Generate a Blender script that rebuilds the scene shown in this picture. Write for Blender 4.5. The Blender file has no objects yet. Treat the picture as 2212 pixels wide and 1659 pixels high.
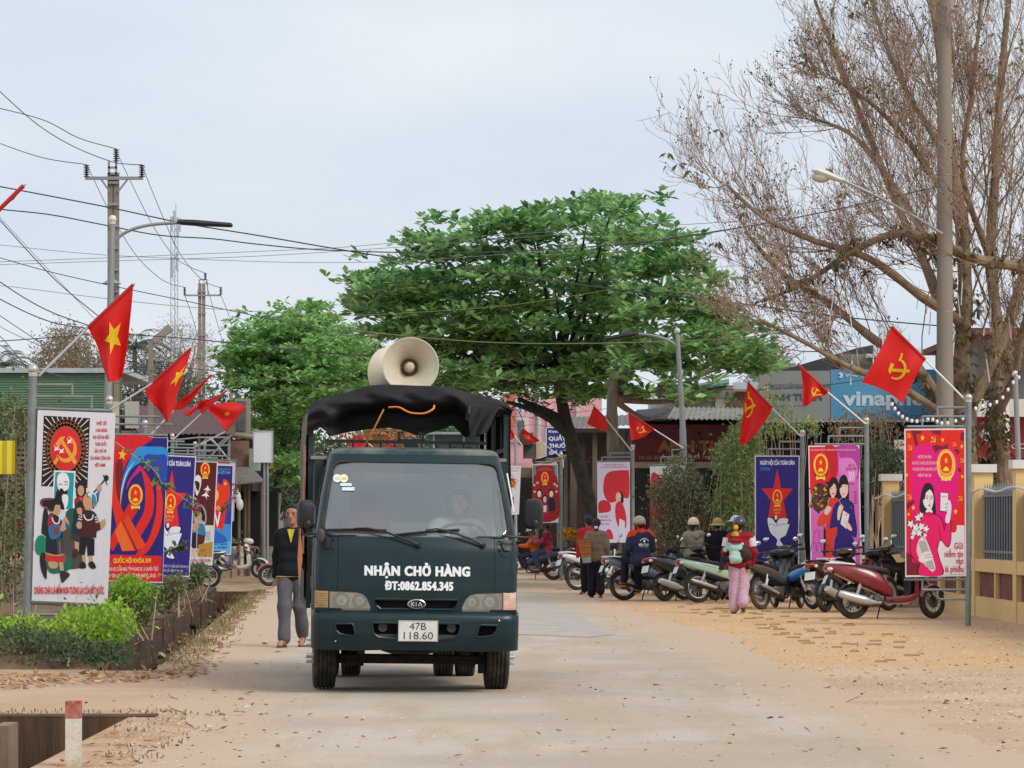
import bpy,bmesh,math,random
import numpy as np
from mathutils import Vector,Matrix,Euler,noise as mnoise

scene=bpy.context.scene
COL=scene.collection
random.seed(7)
RNG=np.random.default_rng(7)
R=math.radians
PI=math.pi

# ------------------------------------------------------------------ camera, world, sun, exposure
F,CU,HV,CAMH=7666.0,1106.0,1128.4,1.5      # focal length, axis and eye level of the 2212 px wide photograph; eye height in metres
cam_d=bpy.data.cameras.new('camera')
cam=bpy.data.objects.new('camera',cam_d)
COL.objects.link(cam)
cam.location=(0,0,CAMH)
cam.rotation_euler=(R(90),0,0)
cam_d.sensor_width=36.0
cam_d.lens=36.0*F/2212.0
cam_d.shift_y=(HV-829.5)/2212.0
cam_d.clip_start=.5
cam_d.clip_end=6000
scene.camera=cam

SUN_EL,SUN_AZ=42.0,133.0                       # degrees above the horizon; compass angle from +Y, clockwise seen from above
world=bpy.data.worlds.new('World')
scene.world=world
world.use_nodes=True
wn,wl=world.node_tree.nodes,world.node_tree.links
wn.clear()
w_out=wn.new('ShaderNodeOutputWorld')
w_bg=wn.new('ShaderNodeBackground')
w_sky=wn.new('ShaderNodeTexSky')
w_sky.sky_type='NISHITA'
w_sky.sun_disc=False
w_sky.sun_elevation=R(SUN_EL)
w_sky.sun_rotation=R(SUN_AZ)
w_sky.air_density=1.0
w_sky.dust_density=3.0
w_sky.ozone_density=1.0
w_hsv=wn.new('ShaderNodeHueSaturation')
w_hsv.inputs['Saturation'].default_value=.30
w_hsv.inputs['Value'].default_value=.55
w_tc=wn.new('ShaderNodeTexCoord')
w_map=wn.new('ShaderNodeMapping')
w_map.inputs['Scale'].default_value=(1.0,1.0,3.2)
w_noise=wn.new('ShaderNodeTexNoise')
w_noise.inputs['Scale'].default_value=6.5
w_noise.inputs['Detail'].default_value=4.0
w_noise.inputs['Roughness'].default_value=.5
w_ramp=wn.new('ShaderNodeValToRGB')               # the overcast: pale cloud with slightly bluer thin places
w_ramp.color_ramp.elements[0].position=.30
w_ramp.color_ramp.elements[0].color=(5.9,6.75,7.8,1)
w_ramp.color_ramp.elements[1].position=.72
w_ramp.color_ramp.elements[1].color=(7.35,7.85,8.35,1)
w_mix=wn.new('ShaderNodeMix')
w_mix.data_type='RGBA'
w_mix.inputs['Factor'].default_value=.85
wl.new(w_tc.outputs['Generated'],w_map.inputs['Vector'])
wl.new(w_map.outputs['Vector'],w_noise.inputs['Vector'])
wl.new(w_noise.outputs['Fac'],w_ramp.inputs['Fac'])
wl.new(w_sky.outputs['Color'],w_hsv.inputs['Color'])
wl.new(w_hsv.outputs['Color'],w_mix.inputs['A'])
wl.new(w_ramp.outputs['Color'],w_mix.inputs['B'])
wl.new(w_mix.outputs['Result'],w_bg.inputs['Color'])
w_bg.inputs['Strength'].default_value=.091
wl.new(w_bg.outputs['Background'],w_out.inputs['Surface'])

sun_d=bpy.data.lights.new('sun','SUN')
sun_d.energy=1.5
sun_d.angle=R(24)
sun_d.color=(1.0,.95,.88)
sun=bpy.data.objects.new('sun',sun_d)
COL.objects.link(sun)
_az,_el=R(SUN_AZ),R(SUN_EL)
_sd=Vector((math.sin(_az)*math.cos(_el),math.cos(_az)*math.cos(_el),math.sin(_el)))
sun.rotation_euler=_sd.to_track_quat('Z','Y').to_euler()
sun.location=(10,-10,30)

scene.view_settings.view_transform='Standard'
scene.view_settings.look='None'
scene.view_settings.exposure=.45
scene.view_settings.gamma=1.0
scene.view_settings.use_curve_mapping=False
scene.render.engine='CYCLES'
scene.cycles.use_denoising=True
scene.cycles.max_bounces=8
scene.cycles.transparent_max_bounces=12
scene.cycles.caustics_reflective=False
scene.cycles.caustics_refractive=False

# ------------------------------------------------------------------ helpers
def at(u,v,Y):
    """The place that the photograph shows at u, v (2212 px wide) and that stands Y metres away."""
    return Vector(((u-CU)*Y/F,Y,CAMH-(v-HV)*Y/F))

def gnd(u,v):
    Y=CAMH*F/(v-HV)
    return Vector(((u-CU)*Y/F,Y,0))

def S(h,k=1.0):
    """sRGB hex to linear."""
    h=h.lstrip('#')
    out=[]
    for i in (0,2,4):
        c=int(h[i:i+2],16)/255
        out.append((c/12.92 if c<=.04045 else ((c+.055)/1.055)**2.4)*k)
    return tuple(out)

_MATS={}
def mat(name,col,rough=.6,metal=.0,var=.12,vscale=3.0,bump=.0,bscale=40.0,spec=.5,coat=.0,
        dirt=None,dirt_amt=.4,dirt_scale=2.0,stretch=(1,1,1),trans=.0):
    if name in _MATS:
        return _MATS[name]
    m=bpy.data.materials.new(name)
    m.use_nodes=True
    n,l=m.node_tree.nodes,m.node_tree.links
    b=n['Principled BSDF']
    c=S(col) if isinstance(col,str) else col
    b.inputs['Roughness'].default_value=rough
    b.inputs['Metallic'].default_value=metal
    b.inputs['Specular IOR Level'].default_value=spec
    b.inputs['Coat Weight'].default_value=coat
    b.inputs['Coat Roughness'].default_value=.08
    tc=n.new('ShaderNodeTexCoord')
    mp=n.new('ShaderNodeMapping')
    mp.inputs['Scale'].default_value=stretch
    l.new(tc.outputs['Object'],mp.inputs['Vector'])
    nz=n.new('ShaderNodeTexNoise')
    nz.inputs['Scale'].default_value=vscale
    nz.inputs['Detail'].default_value=5
    l.new(mp.outputs['Vector'],nz.inputs['Vector'])
    rp=n.new('ShaderNodeValToRGB')
    rp.color_ramp.elements[0].position=.3
    rp.color_ramp.elements[1].position=.7
    rp.color_ramp.elements[0].color=(*[max(0,x*(1-var)) for x in c],1)
    rp.color_ramp.elements[1].color=(*[min(1,x*(1+var)) for x in c],1)
    l.new(nz.outputs['Fac'],rp.inputs['Fac'])
    src=rp.outputs['Color']
    if dirt:
        d=S(dirt) if isinstance(dirt,str) else dirt
        n2=n.new('ShaderNodeTexNoise')
        n2.inputs['Scale'].default_value=dirt_scale
        n2.inputs['Detail'].default_value=7
        n2.inputs['Roughness'].default_value=.65
        l.new(mp.outputs['Vector'],n2.inputs['Vector'])
        r2=n.new('ShaderNodeMapRange')
        r2.inputs['From Min'].default_value=.42
        r2.inputs['From Max'].default_value=.68
        r2.inputs['To Max'].default_value=dirt_amt
        l.new(n2.outputs['Fac'],r2.inputs['Value'])
        mx=n.new('ShaderNodeMix')
        mx.data_type='RGBA'
        l.new(r2.outputs['Result'],mx.inputs['Factor'])
        l.new(src,mx.inputs['A'])
        mx.inputs['B'].default_value=(*d,1)
        src=mx.outputs['Result']
    l.new(src,b.inputs['Base Color'])
    if bump:
        n3=n.new('ShaderNodeTexNoise')
        n3.inputs['Scale'].default_value=bscale
        n3.inputs['Detail'].default_value=4
        l.new(mp.outputs['Vector'],n3.inputs['Vector'])
        bp=n.new('ShaderNodeBump')
        bp.inputs['Strength'].default_value=bump
        bp.inputs['Distance'].default_value=.02
        l.new(n3.outputs['Fac'],bp.inputs['Height'])
        l.new(bp.outputs['Normal'],b.inputs['Normal'])
    if trans:
        tr=n.new('ShaderNodeBsdfTranslucent')
        l.new(src,tr.inputs['Color'])
        ms=n.new('ShaderNodeMixShader')
        ms.inputs['Fac'].default_value=trans
        l.new(b.outputs['BSDF'],ms.inputs[1])
        l.new(tr.outputs['BSDF'],ms.inputs[2])
        l.new(ms.outputs['Shader'],n['Material Output'].inputs['Surface'])
    _MATS[name]=m
    return m

def leafmat(name,cols,rough=.45,trans=.3,spec=.5):
    """Leaves: each leaf (mesh island) gets a colour of its own from the ramp."""
    m=bpy.data.materials.new(name)
    m.use_nodes=True
    n,l=m.node_tree.nodes,m.node_tree.links
    b=n['Principled BSDF']
    b.inputs['Roughness'].default_value=rough
    b.inputs['Specular IOR Level'].default_value=spec
    g=n.new('ShaderNodeNewGeometry')
    rp=n.new('ShaderNodeValToRGB')
    el=rp.color_ramp.elements
    while len(el)<len(cols):
        el.new(.5)
    for i,c in enumerate(cols):
        el[i].position=i/max(1,len(cols)-1)
        el[i].color=(*S(c),1)
    l.new(g.outputs['Random Per Island'],rp.inputs['Fac'])
    l.new(rp.outputs['Color'],b.inputs['Base Color'])
    tr=n.new('ShaderNodeBsdfTranslucent')
    l.new(rp.outputs['Color'],tr.inputs['Color'])
    ms=n.new('ShaderNodeMixShader')
    ms.inputs['Fac'].default_value=trans
    l.new(b.outputs['BSDF'],ms.inputs[1])
    l.new(tr.outputs['BSDF'],ms.inputs[2])
    l.new(ms.outputs['Shader'],n['Material Output'].inputs['Surface'])
    return m

def glassmat(name,tint,refl=.16,dust_haze=.05,dust_haze_col='9aa6ac'):
    """Thin vehicle glass: see-through, reflecting, a pale film of grime plus painted-in haze and brightness."""
    m=bpy.data.materials.new(name)
    m.use_nodes=True
    n,l=m.node_tree.nodes,m.node_tree.links
    n.remove(n['Principled BSDF'])
    t=n.new('ShaderNodeBsdfTransparent'); t.inputs['Color'].default_value=(*tint,1)
    g=n.new('ShaderNodeBsdfGlossy'); g.inputs['Roughness'].default_value=.04
    d=n.new('ShaderNodeBsdfDiffuse'); d.inputs['Color'].default_value=(*S(dust_haze_col),1)
    fr=n.new('ShaderNodeFresnel'); fr.inputs['IOR'].default_value=1.5
    ad=n.new('ShaderNodeMath'); ad.operation='ADD'; ad.inputs[1].default_value=refl; ad.use_clamp=True
    l.new(fr.outputs['Fac'],ad.inputs[0])
    m1=n.new('ShaderNodeMixShader'); m2=n.new('ShaderNodeMixShader')
    l.new(ad.outputs['Value'],m1.inputs['Fac'])
    l.new(t.outputs['BSDF'],m1.inputs[1]); l.new(g.outputs['BSDF'],m1.inputs[2])
    m2.inputs['Fac'].default_value=dust_haze
    l.new(m1.outputs['Shader'],m2.inputs[1]); l.new(d.outputs['BSDF'],m2.inputs[2])
    l.new(m2.outputs['Shader'],n['Material Output'].inputs['Surface'])
    return m

def vec(p):
    return p if isinstance(p,Vector) else Vector(p)

def frame(d):
    d=d.normalized()
    up=Vector((0,0,1)) if abs(d.z)<.95 else Vector((1,0,0))
    a=d.cross(up).normalized()
    return a,a.cross(d).normalized()

class MB:
    """Collects shapes into one mesh."""
    def __init__(self):
        self.v,self.f,self.m,self.s=[],[],[],[]
    def add(self,verts,faces,m=0,smooth=False):
        o=len(self.v)
        self.v.extend([tuple(p) for p in verts])
        for f in faces:
            self.f.append(tuple(i+o for i in f))
            self.m.append(m)
            self.s.append(smooth)
        return self
    def box(self,c,size,m=0,rot=None):
        sx,sy,sz=[s/2 for s in size]
        vs=[Vector((x,y,z)) for x in (-sx,sx) for y in (-sy,sy) for z in (-sz,sz)]
        if rot is not None:
            M=rot if isinstance(rot,Matrix) else Euler(rot).to_matrix()
            vs=[M @ p for p in vs]
        c=vec(c)
        return self.add([p+c for p in vs],[(0,1,3,2),(4,6,7,5),(0,4,5,1),(2,3,7,6),(0,2,6,4),(1,5,7,3)],m)
    def box2(self,lo,hi,m=0):
        return self.box([(a+b)/2 for a,b in zip(lo,hi)],[abs(b-a) for a,b in zip(lo,hi)],m)
    def bar(self,p0,p1,w,h,m=0):
        p0,p1=vec(p0),vec(p1)
        a,b=frame(p1-p0)
        vs=[]
        for p in (p0,p1):
            for i,j in ((-1,-1),(1,-1),(1,1),(-1,1)):
                vs.append(p+a*(i*w/2)+b*(j*h/2))
        return self.add(vs,[(3,2,1,0),(4,5,6,7),(0,1,5,4),(1,2,6,5),(2,3,7,6),(3,0,4,7)],m)
    def loft(self,rings,m=0,smooth=True,cap=True,closed=True):
        n=len(rings[0])
        vs=[p for r in rings for p in r]
        fs=[]
        for i in range(len(rings)-1):
            for j in range(n if closed else n-1):
                k=(j+1)%n
                fs.append((i*n+j,i*n+k,(i+1)*n+k,(i+1)*n+j))
        if cap and closed:
            fs.append(tuple(range(n-1,-1,-1)))
            o=(len(rings)-1)*n
            fs.append(tuple(o+j for j in range(n)))
        return self.add(vs,fs,m,smooth)
    def tube(self,pts,r,n=8,m=0,cap=True,smooth=True):
        pts=[vec(p) for p in pts]
        if not hasattr(r,'__len__'):
            r=[r]*len(pts)
        rings=[]
        a=None
        for i,p in enumerate(pts):
            d=(pts[min(i+1,len(pts)-1)]-pts[max(i-1,0)])
            if d.length<1e-9:
                d=Vector((0,0,1))
            d.normalize()
            if a is None:
                a,b=frame(d)
            else:
                a=(a-d*a.dot(d))
                if a.length<1e-6:
                    a,b=frame(d)
                a.normalize()
                b=a.cross(d)
            rings.append([p+a*(r[i]*math.cos(2*PI*k/n))+b*(r[i]*math.sin(2*PI*k/n)) for k in range(n)])
        return self.loft(rings,m,smooth,cap)
    def cyl(self,p0,p1,r0,r1=None,n=16,m=0,smooth=True):
        return self.tube([p0,p1],[r0,r0 if r1 is None else r1],n,m,True,smooth)
    def lathe(self,prof,M=None,n=24,m=0,smooth=True,caps=False):
        """prof: (radius, height) pairs round local z."""
        M=M or Matrix()
        rings=[[M @ Vector((r*math.cos(2*PI*k/n),r*math.sin(2*PI*k/n),z)) for k in range(n)] for r,z in prof]
        return self.loft(rings,m,smooth,caps)
    def sphere(self,c,r,nu=14,nv=8,m=0,M=None):
        rx,ry,rz=(r,r,r) if not hasattr(r,'__len__') else r
        M=M or Matrix()
        c=vec(c)
        rings=[]
        for i in range(nv+1):
            t=-PI/2+PI*i/nv
            rr=max(math.cos(t),1e-3)
            rings.append([c+M.to_3x3() @ Vector((rx*rr*math.cos(2*PI*k/nu),ry*rr*math.sin(2*PI*k/nu),rz*math.sin(t))) for k in range(nu)])
        return self.loft(rings,m,True,True)
    def torus(self,M,R0,r,n=28,k=10,m=0,sx=1.0):
        """Ring round local z; sx scales the tube across."""
        rings=[]
        for i in range(n):
            a=2*PI*i/n
            rings.append([M @ Vector(((R0+r*math.cos(2*PI*j/k))*math.cos(a),(R0+r*math.cos(2*PI*j/k))*math.sin(a),sx*r*math.sin(2*PI*j/k))) for j in range(k)])
        rings.append(rings[0])
        return self.loft(rings,m,True,False)
    def poly(self,pts,m=0):
        return self.add(pts,[tuple(range(len(pts)))],m)
    def build(self,name,mats,parent=None,loc=None,sharp=35,thick=None):
        me=bpy.data.meshes.new(name)
        me.from_pydata(self.v,[],self.f)
        if not isinstance(mats,(list,tuple)):
            mats=[mats]
        for x in mats:
            me.materials.append(x)
        me.polygons.foreach_set('material_index',self.m)
        me.polygons.foreach_set('use_smooth',self.s)
        me.update()
        if any(self.s) and sharp:
            me.set_sharp_from_angle(angle=R(sharp))
        o=bpy.data.objects.new(name,me)
        COL.objects.link(o)
        if parent is not None:
            o.parent=parent
        if loc is not None:
            o.location=loc
        return o

def npmesh(name,verts,faces,mats,parent=None,smooth=False,midx=None):
    me=bpy.data.meshes.new(name)
    verts=np.asarray(verts,dtype=np.float32)
    faces=np.asarray(faces,dtype=np.int32)
    k=faces.shape[1]
    me.vertices.add(len(verts)); me.vertices.foreach_set('co',verts.ravel())
    me.loops.add(faces.size); me.loops.foreach_set('vertex_index',faces.ravel())
    me.polygons.add(len(faces))
    me.polygons.foreach_set('loop_start',np.arange(len(faces),dtype=np.int32)*k)
    me.polygons.foreach_set('loop_total',np.full(len(faces),k,dtype=np.int32))
    me.polygons.foreach_set('use_smooth',np.full(len(faces),smooth,dtype=bool))
    for x in (mats if isinstance(mats,(list,tuple)) else [mats]):
        me.materials.append(x)
    if midx is not None:
        me.polygons.foreach_set('material_index',np.asarray(midx,dtype=np.int32))
    me.update(calc_edges=True)
    me.validate()
    o=bpy.data.objects.new(name,me)
    COL.objects.link(o)
    if parent is not None:
        o.parent=parent
    return o

def tag(o,label=None,cat=None,group=None,kind=None):
    if label: o['label']=label
    if cat: o['category']=cat
    if group: o['group']=group
    if kind: o['kind']=kind
    return o

def thing(name,label,cat,loc=(0,0,0),rotz=.0,group=None,rot=None):
    o=bpy.data.objects.new(name,None)
    o.empty_display_size=.2
    COL.objects.link(o)
    o.location=loc
    o.rotation_euler=rot if rot is not None else (0,0,rotz)
    return tag(o,label,cat,group)

def copy_tree(o,parent=None):
    kids=[c for c in o.children]
    c=o.copy()
    COL.objects.link(c)
    c.parent=parent
    for k in kids:
        copy_tree(k,c)
    return c

def cr(pts,n=6,closed=False):
    """Catmull-Rom through points (any dimension)."""
    P=[np.array(p,dtype=float) for p in pts]
    out=[]
    m=len(P)
    rng=range(m) if closed else range(m-1)
    for i in rng:
        p0=P[(i-1)%m] if closed or i>0 else P[0]
        p1,p2=P[i],P[(i+1)%m]
        p3=P[(i+2)%m] if closed or i+2<m else P[m-1]
        for k in range(n):
            t=k/n
            out.append(.5*((2*p1)+(-p0+p2)*t+(2*p0-5*p1+4*p2-p3)*t*t+(-p0+3*p1-3*p2+p3)*t**3))
    if not closed:
        out.append(P[-1])
    return out

# ---- lettering
_TXT={}
def text2d(s,bold=.0,sp=1.0):
    """Text as triangles in a unit-free plane: verts (n,2), faces; baseline at 0."""
    key=(s,bold,sp)
    if key in _TXT:
        return _TXT[key]
    cu=bpy.data.curves.new('lettering_curve','FONT')
    cu.body=s
    cu.size=1.0
    cu.offset=bold
    cu.space_character=sp
    cu.resolution_u=3
    cu.fill_mode='FRONT'
    ob=bpy.data.objects.new('lettering_curve',cu)
    COL.objects.link(ob)
    bpy.context.view_layer.update()
    me=ob.to_mesh()
    vs=np.array([v.co[:2] for v in me.vertices]) if len(me.vertices) else np.zeros((0,2))
    fs=[tuple(p.vertices) for p in me.polygons]
    ob.to_mesh_clear()
    bpy.data.objects.remove(ob)
    bpy.data.curves.remove(cu)
    _TXT[key]=(vs,fs)
    return _TXT[key]

def text_fit(s,cx,cz,w,h,bold=.02,sp=1.0):
    """Lettering scaled so that the string is w wide and capitals are h high, centred at (cx, cz)."""
    vs,fs=text2d(s,bold,sp)
    if len(vs)==0:
        return np.zeros((0,2)),[]
    x0,x1=vs[:,0].min(),vs[:,0].max()
    ch,_=text2d('H',bold)
    y0,y1=ch[:,1].min(),ch[:,1].max()
    out=np.empty_like(vs)
    out[:,0]=cx+(vs[:,0]-(x0+x1)/2)*(w/(x1-x0))
    out[:,1]=cz+(vs[:,1]-(y0+y1)/2)*(h/(y1-y0))
    return out,fs

# ---- flat prints: layered shapes on a plane or on a curved sheet
class Art:
    """Flat print made of coloured shapes; later shapes lie above earlier ones. toxy maps art units to sheet units."""
    def __init__(self,toxy,surf,step=.0001):
        self.toxy,self.surf,self.step=toxy,surf,step
        self.layer=0
        self.mb=MB()
        self.mats,self.idx=[],{}
    def mi(self,col):
        if col not in self.idx:
            self.idx[col]=len(self.mats)
            self.mats.append(mat('print_'+col,col,rough=.42,var=.04,vscale=1.5,spec=.35,bump=.6,bscale=2.2,stretch=(4,4,.5)))
        return self.idx[col]
    def up(self,n=1):
        self.layer+=n
        return self
    def P(self,pts,col,up=True,sub=0):
        if up: self.layer+=1
        q=[self.toxy(*p) for p in pts]
        if sub:
            bm=bmesh.new()
            f=bm.faces.new([bm.verts.new((a,b,0)) for a,b in q])
            bmesh.ops.triangulate(bm,faces=[f])
            bmesh.ops.subdivide_edges(bm,edges=bm.edges[:],cuts=sub,use_grid_fill=True)
            bm.verts.index_update()
            vs=[self.surf(v.co.x,v.co.y,self.layer*self.step) for v in bm.verts]
            fs=[[v.index for v in g.verts] for g in bm.faces]
            bm.free()
            self.mb.add(vs,fs,self.mi(col))
        else:
            self.mb.poly([self.surf(a,b,self.layer*self.step) for a,b in q],self.mi(col))
        return self
    def C(self,pts,col,n=5,up=True):
        return self.P([tuple(p) for p in cr(pts,n,True)],col,up)
    def E(self,cx,cy,rx,ry,col,n=28,a0=0,a1=360,up=True):
        pts=[(cx+rx*math.cos(R(a0+(a1-a0)*i/n)),cy+ry*math.sin(R(a0+(a1-a0)*i/n))) for i in range(n if a1-a0>=360 else n+1)]
        return self.P(pts,col,up)
    def line(self,pts,w,col,n=5,smooth=True,up=True):
        """Ribbon; w may be a list along the line."""
        q=[np.array(p) for p in (cr(pts,n) if smooth and len(pts)>2 else pts)]
        if up: self.layer+=1
        L,Rr=[],[]
        for i,p in enumerate(q):
            d=q[min(i+1,len(q)-1)]-q[max(i-1,0)]
            d=d/(np.hypot(*d)+1e-9)
            ww=(w if not hasattr(w,'__len__') else np.interp(i/(len(q)-1),np.linspace(0,1,len(w)),w))/2
            L.append(p+np.array((-d[1],d[0]))*ww)
            Rr.append(p-np.array((-d[1],d[0]))*ww)
        vs=[self.surf(*self.toxy(*p),self.layer*self.step) for p in L+Rr]
        k=len(q)
        self.mb.add(vs,[(i,i+1,k+i+1,k+i) for i in range(k-1)],self.mi(col))
        return self
    def star(self,cx,cy,r,col,rot=0,sx=1.0,inner=.40,up=True,sub=0):
        if up: self.layer+=1
        pts=[]
        for i in range(10):
            a=R(-90+36*i+rot)
            rr=r if i%2==0 else r*inner
            pts.append((cx+sx*rr*math.cos(a),cy+rr*math.sin(a)))
        if sub:
            return self.P(pts,col,False,sub)
        q=[self.surf(*self.toxy(*p),self.layer*self.step) for p in pts+[(cx,cy)]]
        self.mb.add(q,[(i,(i+1)%10,10) for i in range(10)],self.mi(col))
        return self
    def hs(self,cx,cy,s,col,rot=0,sx=1.0,sub=0):
        """Hammer and sickle, s = half size, art y downwards."""
        self.layer+=1
        c,d=math.cos(R(rot)),math.sin(R(rot))
        T=lambda p: (cx+sx*s*(c*p[0]-d*p[1]),cy+s*(d*p[0]+c*p[1]))
        arc,inn=[],[]
        for i in range(13):
            a=R(-75+225*i/12)
            wd=.03+.24*math.sin(PI*min(1,(i/12)*.75+.08))
            arc.append((.05+.85*math.cos(a),.0+.85*math.sin(a)))
            inn.append((.05+(.85-wd)*math.cos(a)-.02,(.85-wd)*math.sin(a)))
        for i in range(12):
            self.P([T(arc[i]),T(arc[i+1]),T(inn[i+1]),T(inn[i])],col,False)
        self.P([T(p) for p in ((-.62,.42),(-.95,.86),(-.78,.98),(-.48,.62))],col,False)
        self.up()
        self.P([T(p) for p in ((-.42,-.50),(-.22,-.62),(.92,.82),(.70,.98))],col,False)
        self.up()
        self.P([T(p) for p in ((-.80,-.30),(-.42,-.74),(-.02,-.80),(-.16,-.56),(-.52,-.12),(-.62,-.16))],col,False)
        return self
    def emblem(self,cx,cy,rx,ry,halo=None):
        """Round state emblem: ears of rice round a red disc, star, cog and ribbon."""
        if halo:
            self.E(cx,cy-.02*ry,rx*1.10,ry*1.0,halo)
        self.E(cx,cy-.12*ry,rx,ry*.86,'f0a02a')
        self.E(cx,cy-.14*ry,rx*.93,ry*.78,'f8c33c')
        self.E(cx,cy-.16*ry,rx*.72,ry*.64,'e8301c')
        self.star(cx,cy-.32*ry,ry*.26,'f7b52c',sx=rx/ry*1.1)
        self.P([(cx-.75*rx,cy+.12*ry),(cx-.2*rx,cy+.34*ry),(cx+.2*rx,cy+.34*ry),(cx+.75*rx,cy+.12*ry),(cx+.62*rx,cy+.62*ry),(cx-.62*rx,cy+.62*ry)],'e2571e')
        self.E(cx,cy+.34*ry,rx*.34,ry*.26,'fbd530',a0=180,a1=360,n=12)
        self.line([(cx-.8*rx,cy+.22*ry),(cx-.45*rx,cy+.5*ry),(cx,cy+.56*ry),(cx+.45*rx,cy+.5*ry),(cx+.8*rx,cy+.22*ry)],ry*.12,'f8b030')
        self.P([(cx-.62*rx,cy+.66*ry),(cx-.3*rx,cy+.76*ry),(cx+.3*rx,cy+.76*ry),(cx+.62*rx,cy+.66*ry),(cx+.56*rx,cy+.98*ry),(cx+.25*rx,cy+.9*ry),(cx-.25*rx,cy+.9*ry),(cx-.56*rx,cy+.98*ry)],'fbd24a')
        return self
    def T(self,s,cx,cy,w,h,col,bold=.02,up=True):
        """Lettering centred at art (cx, cy), w wide, capitals h high (art units, y down)."""
        if up: self.layer+=1
        q,fs=text_fit(s,0,0,w,h,bold)
        self.mb.add([self.surf(*self.toxy(cx+a,cy-b),self.layer*self.step) for a,b in q],fs,self.mi(col))
        return self
    def build(self,name,parent):
        return self.mb.build(name,self.mats,parent)

def quadmap(c):
    """Inverse of the bilinear map of a quad (tl, tr, br, bl in picture px) to the unit square, x right, y up."""
    tl,tr,br,bl=[np.array(p,float) for p in c]
    def f(px,py):
        s,t=.5,.5
        for _ in range(6):
            p=(1-s)*(1-t)*tl+s*(1-t)*tr+s*t*br+(1-s)*t*bl
            ds=(1-t)*(tr-tl)+t*(br-bl)
            dt=(1-s)*(bl-tl)+s*(br-tr)
            e=np.array((px,py))-p
            det=ds[0]*dt[1]-ds[1]*dt[0]
            s+=(e[0]*dt[1]-e[1]*dt[0])/det
            t+=(ds[0]*e[1]-ds[1]*e[0])/det
        return s,1-t
    return f

def panel(outline,holes,fmap,xs,zs,thick=.0,m=0):
    """A sheet with holes, cut along the lines xs, zs and laid on fmap(x, z, depth). Returns verts, faces."""
    bm=bmesh.new()
    edges=[]
    for loop in [outline]+holes:
        vs=[bm.verts.new((p[0],0,p[1])) for p in loop]
        for i in range(len(vs)):
            edges.append(bm.edges.new((vs[i],vs[(i+1)%len(vs)])))
    bmesh.ops.triangle_fill(bm,use_beauty=True,use_dissolve=False,edges=edges,normal=(0,-1,0))
    for x in xs:
        bmesh.ops.bisect_plane(bm,geom=bm.verts[:]+bm.edges[:]+bm.faces[:],dist=1e-6,plane_co=(x,0,0),plane_no=(1,0,0))
    for z in zs:
        bmesh.ops.bisect_plane(bm,geom=bm.verts[:]+bm.edges[:]+bm.faces[:],dist=1e-6,plane_co=(0,0,z),plane_no=(0,0,1))
    bmesh.ops.remove_doubles(bm,verts=bm.verts[:],dist=1e-5)
    for f in bm.faces:
        f.normal_update()
        if f.normal.y>0:
            f.normal_flip()
    bm.verts.index_update()
    src=[(v.co.x,v.co.z) for v in bm.verts]
    fs=[[v.index for v in f.verts] for f in bm.faces]
    vs=[fmap(x,z,0) for x,z in src]
    if thick:
        n=len(vs)
        vs=vs+[fmap(x,z,thick) for x,z in src]
        fs2=[list(reversed([i+n for i in f])) for f in fs]
        rim=[(e.verts[0].index,e.verts[1].index) for e in bm.edges if len(e.link_faces)==1]
        for a,b in rim:
            fs2.append([a,b,b+n,a+n])
        fs=fs+fs2
    bm.free()
    return vs,fs

def rrect(x0,z0,x1,z1,r,n=6,top=None):
    """Rounded rectangle; top = half width at the top when it tapers."""
    cx,hw=(x0+x1)/2,(x1-x0)/2
    tw=hw if top is None else top
    out=[]
    for (sx,sz,a0) in ((1,-1,-90),(1,1,0),(-1,1,90),(-1,-1,180)):
        w=hw if sz<0 else tw
        zc=(z0 if sz<0 else z1)-sz*r
        for i in range(n+1):
            a=R(a0+90*i/n)
            out.append((cx+sx*(w-r)+r*math.cos(a),zc+r*math.sin(a)))
    return out
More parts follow.
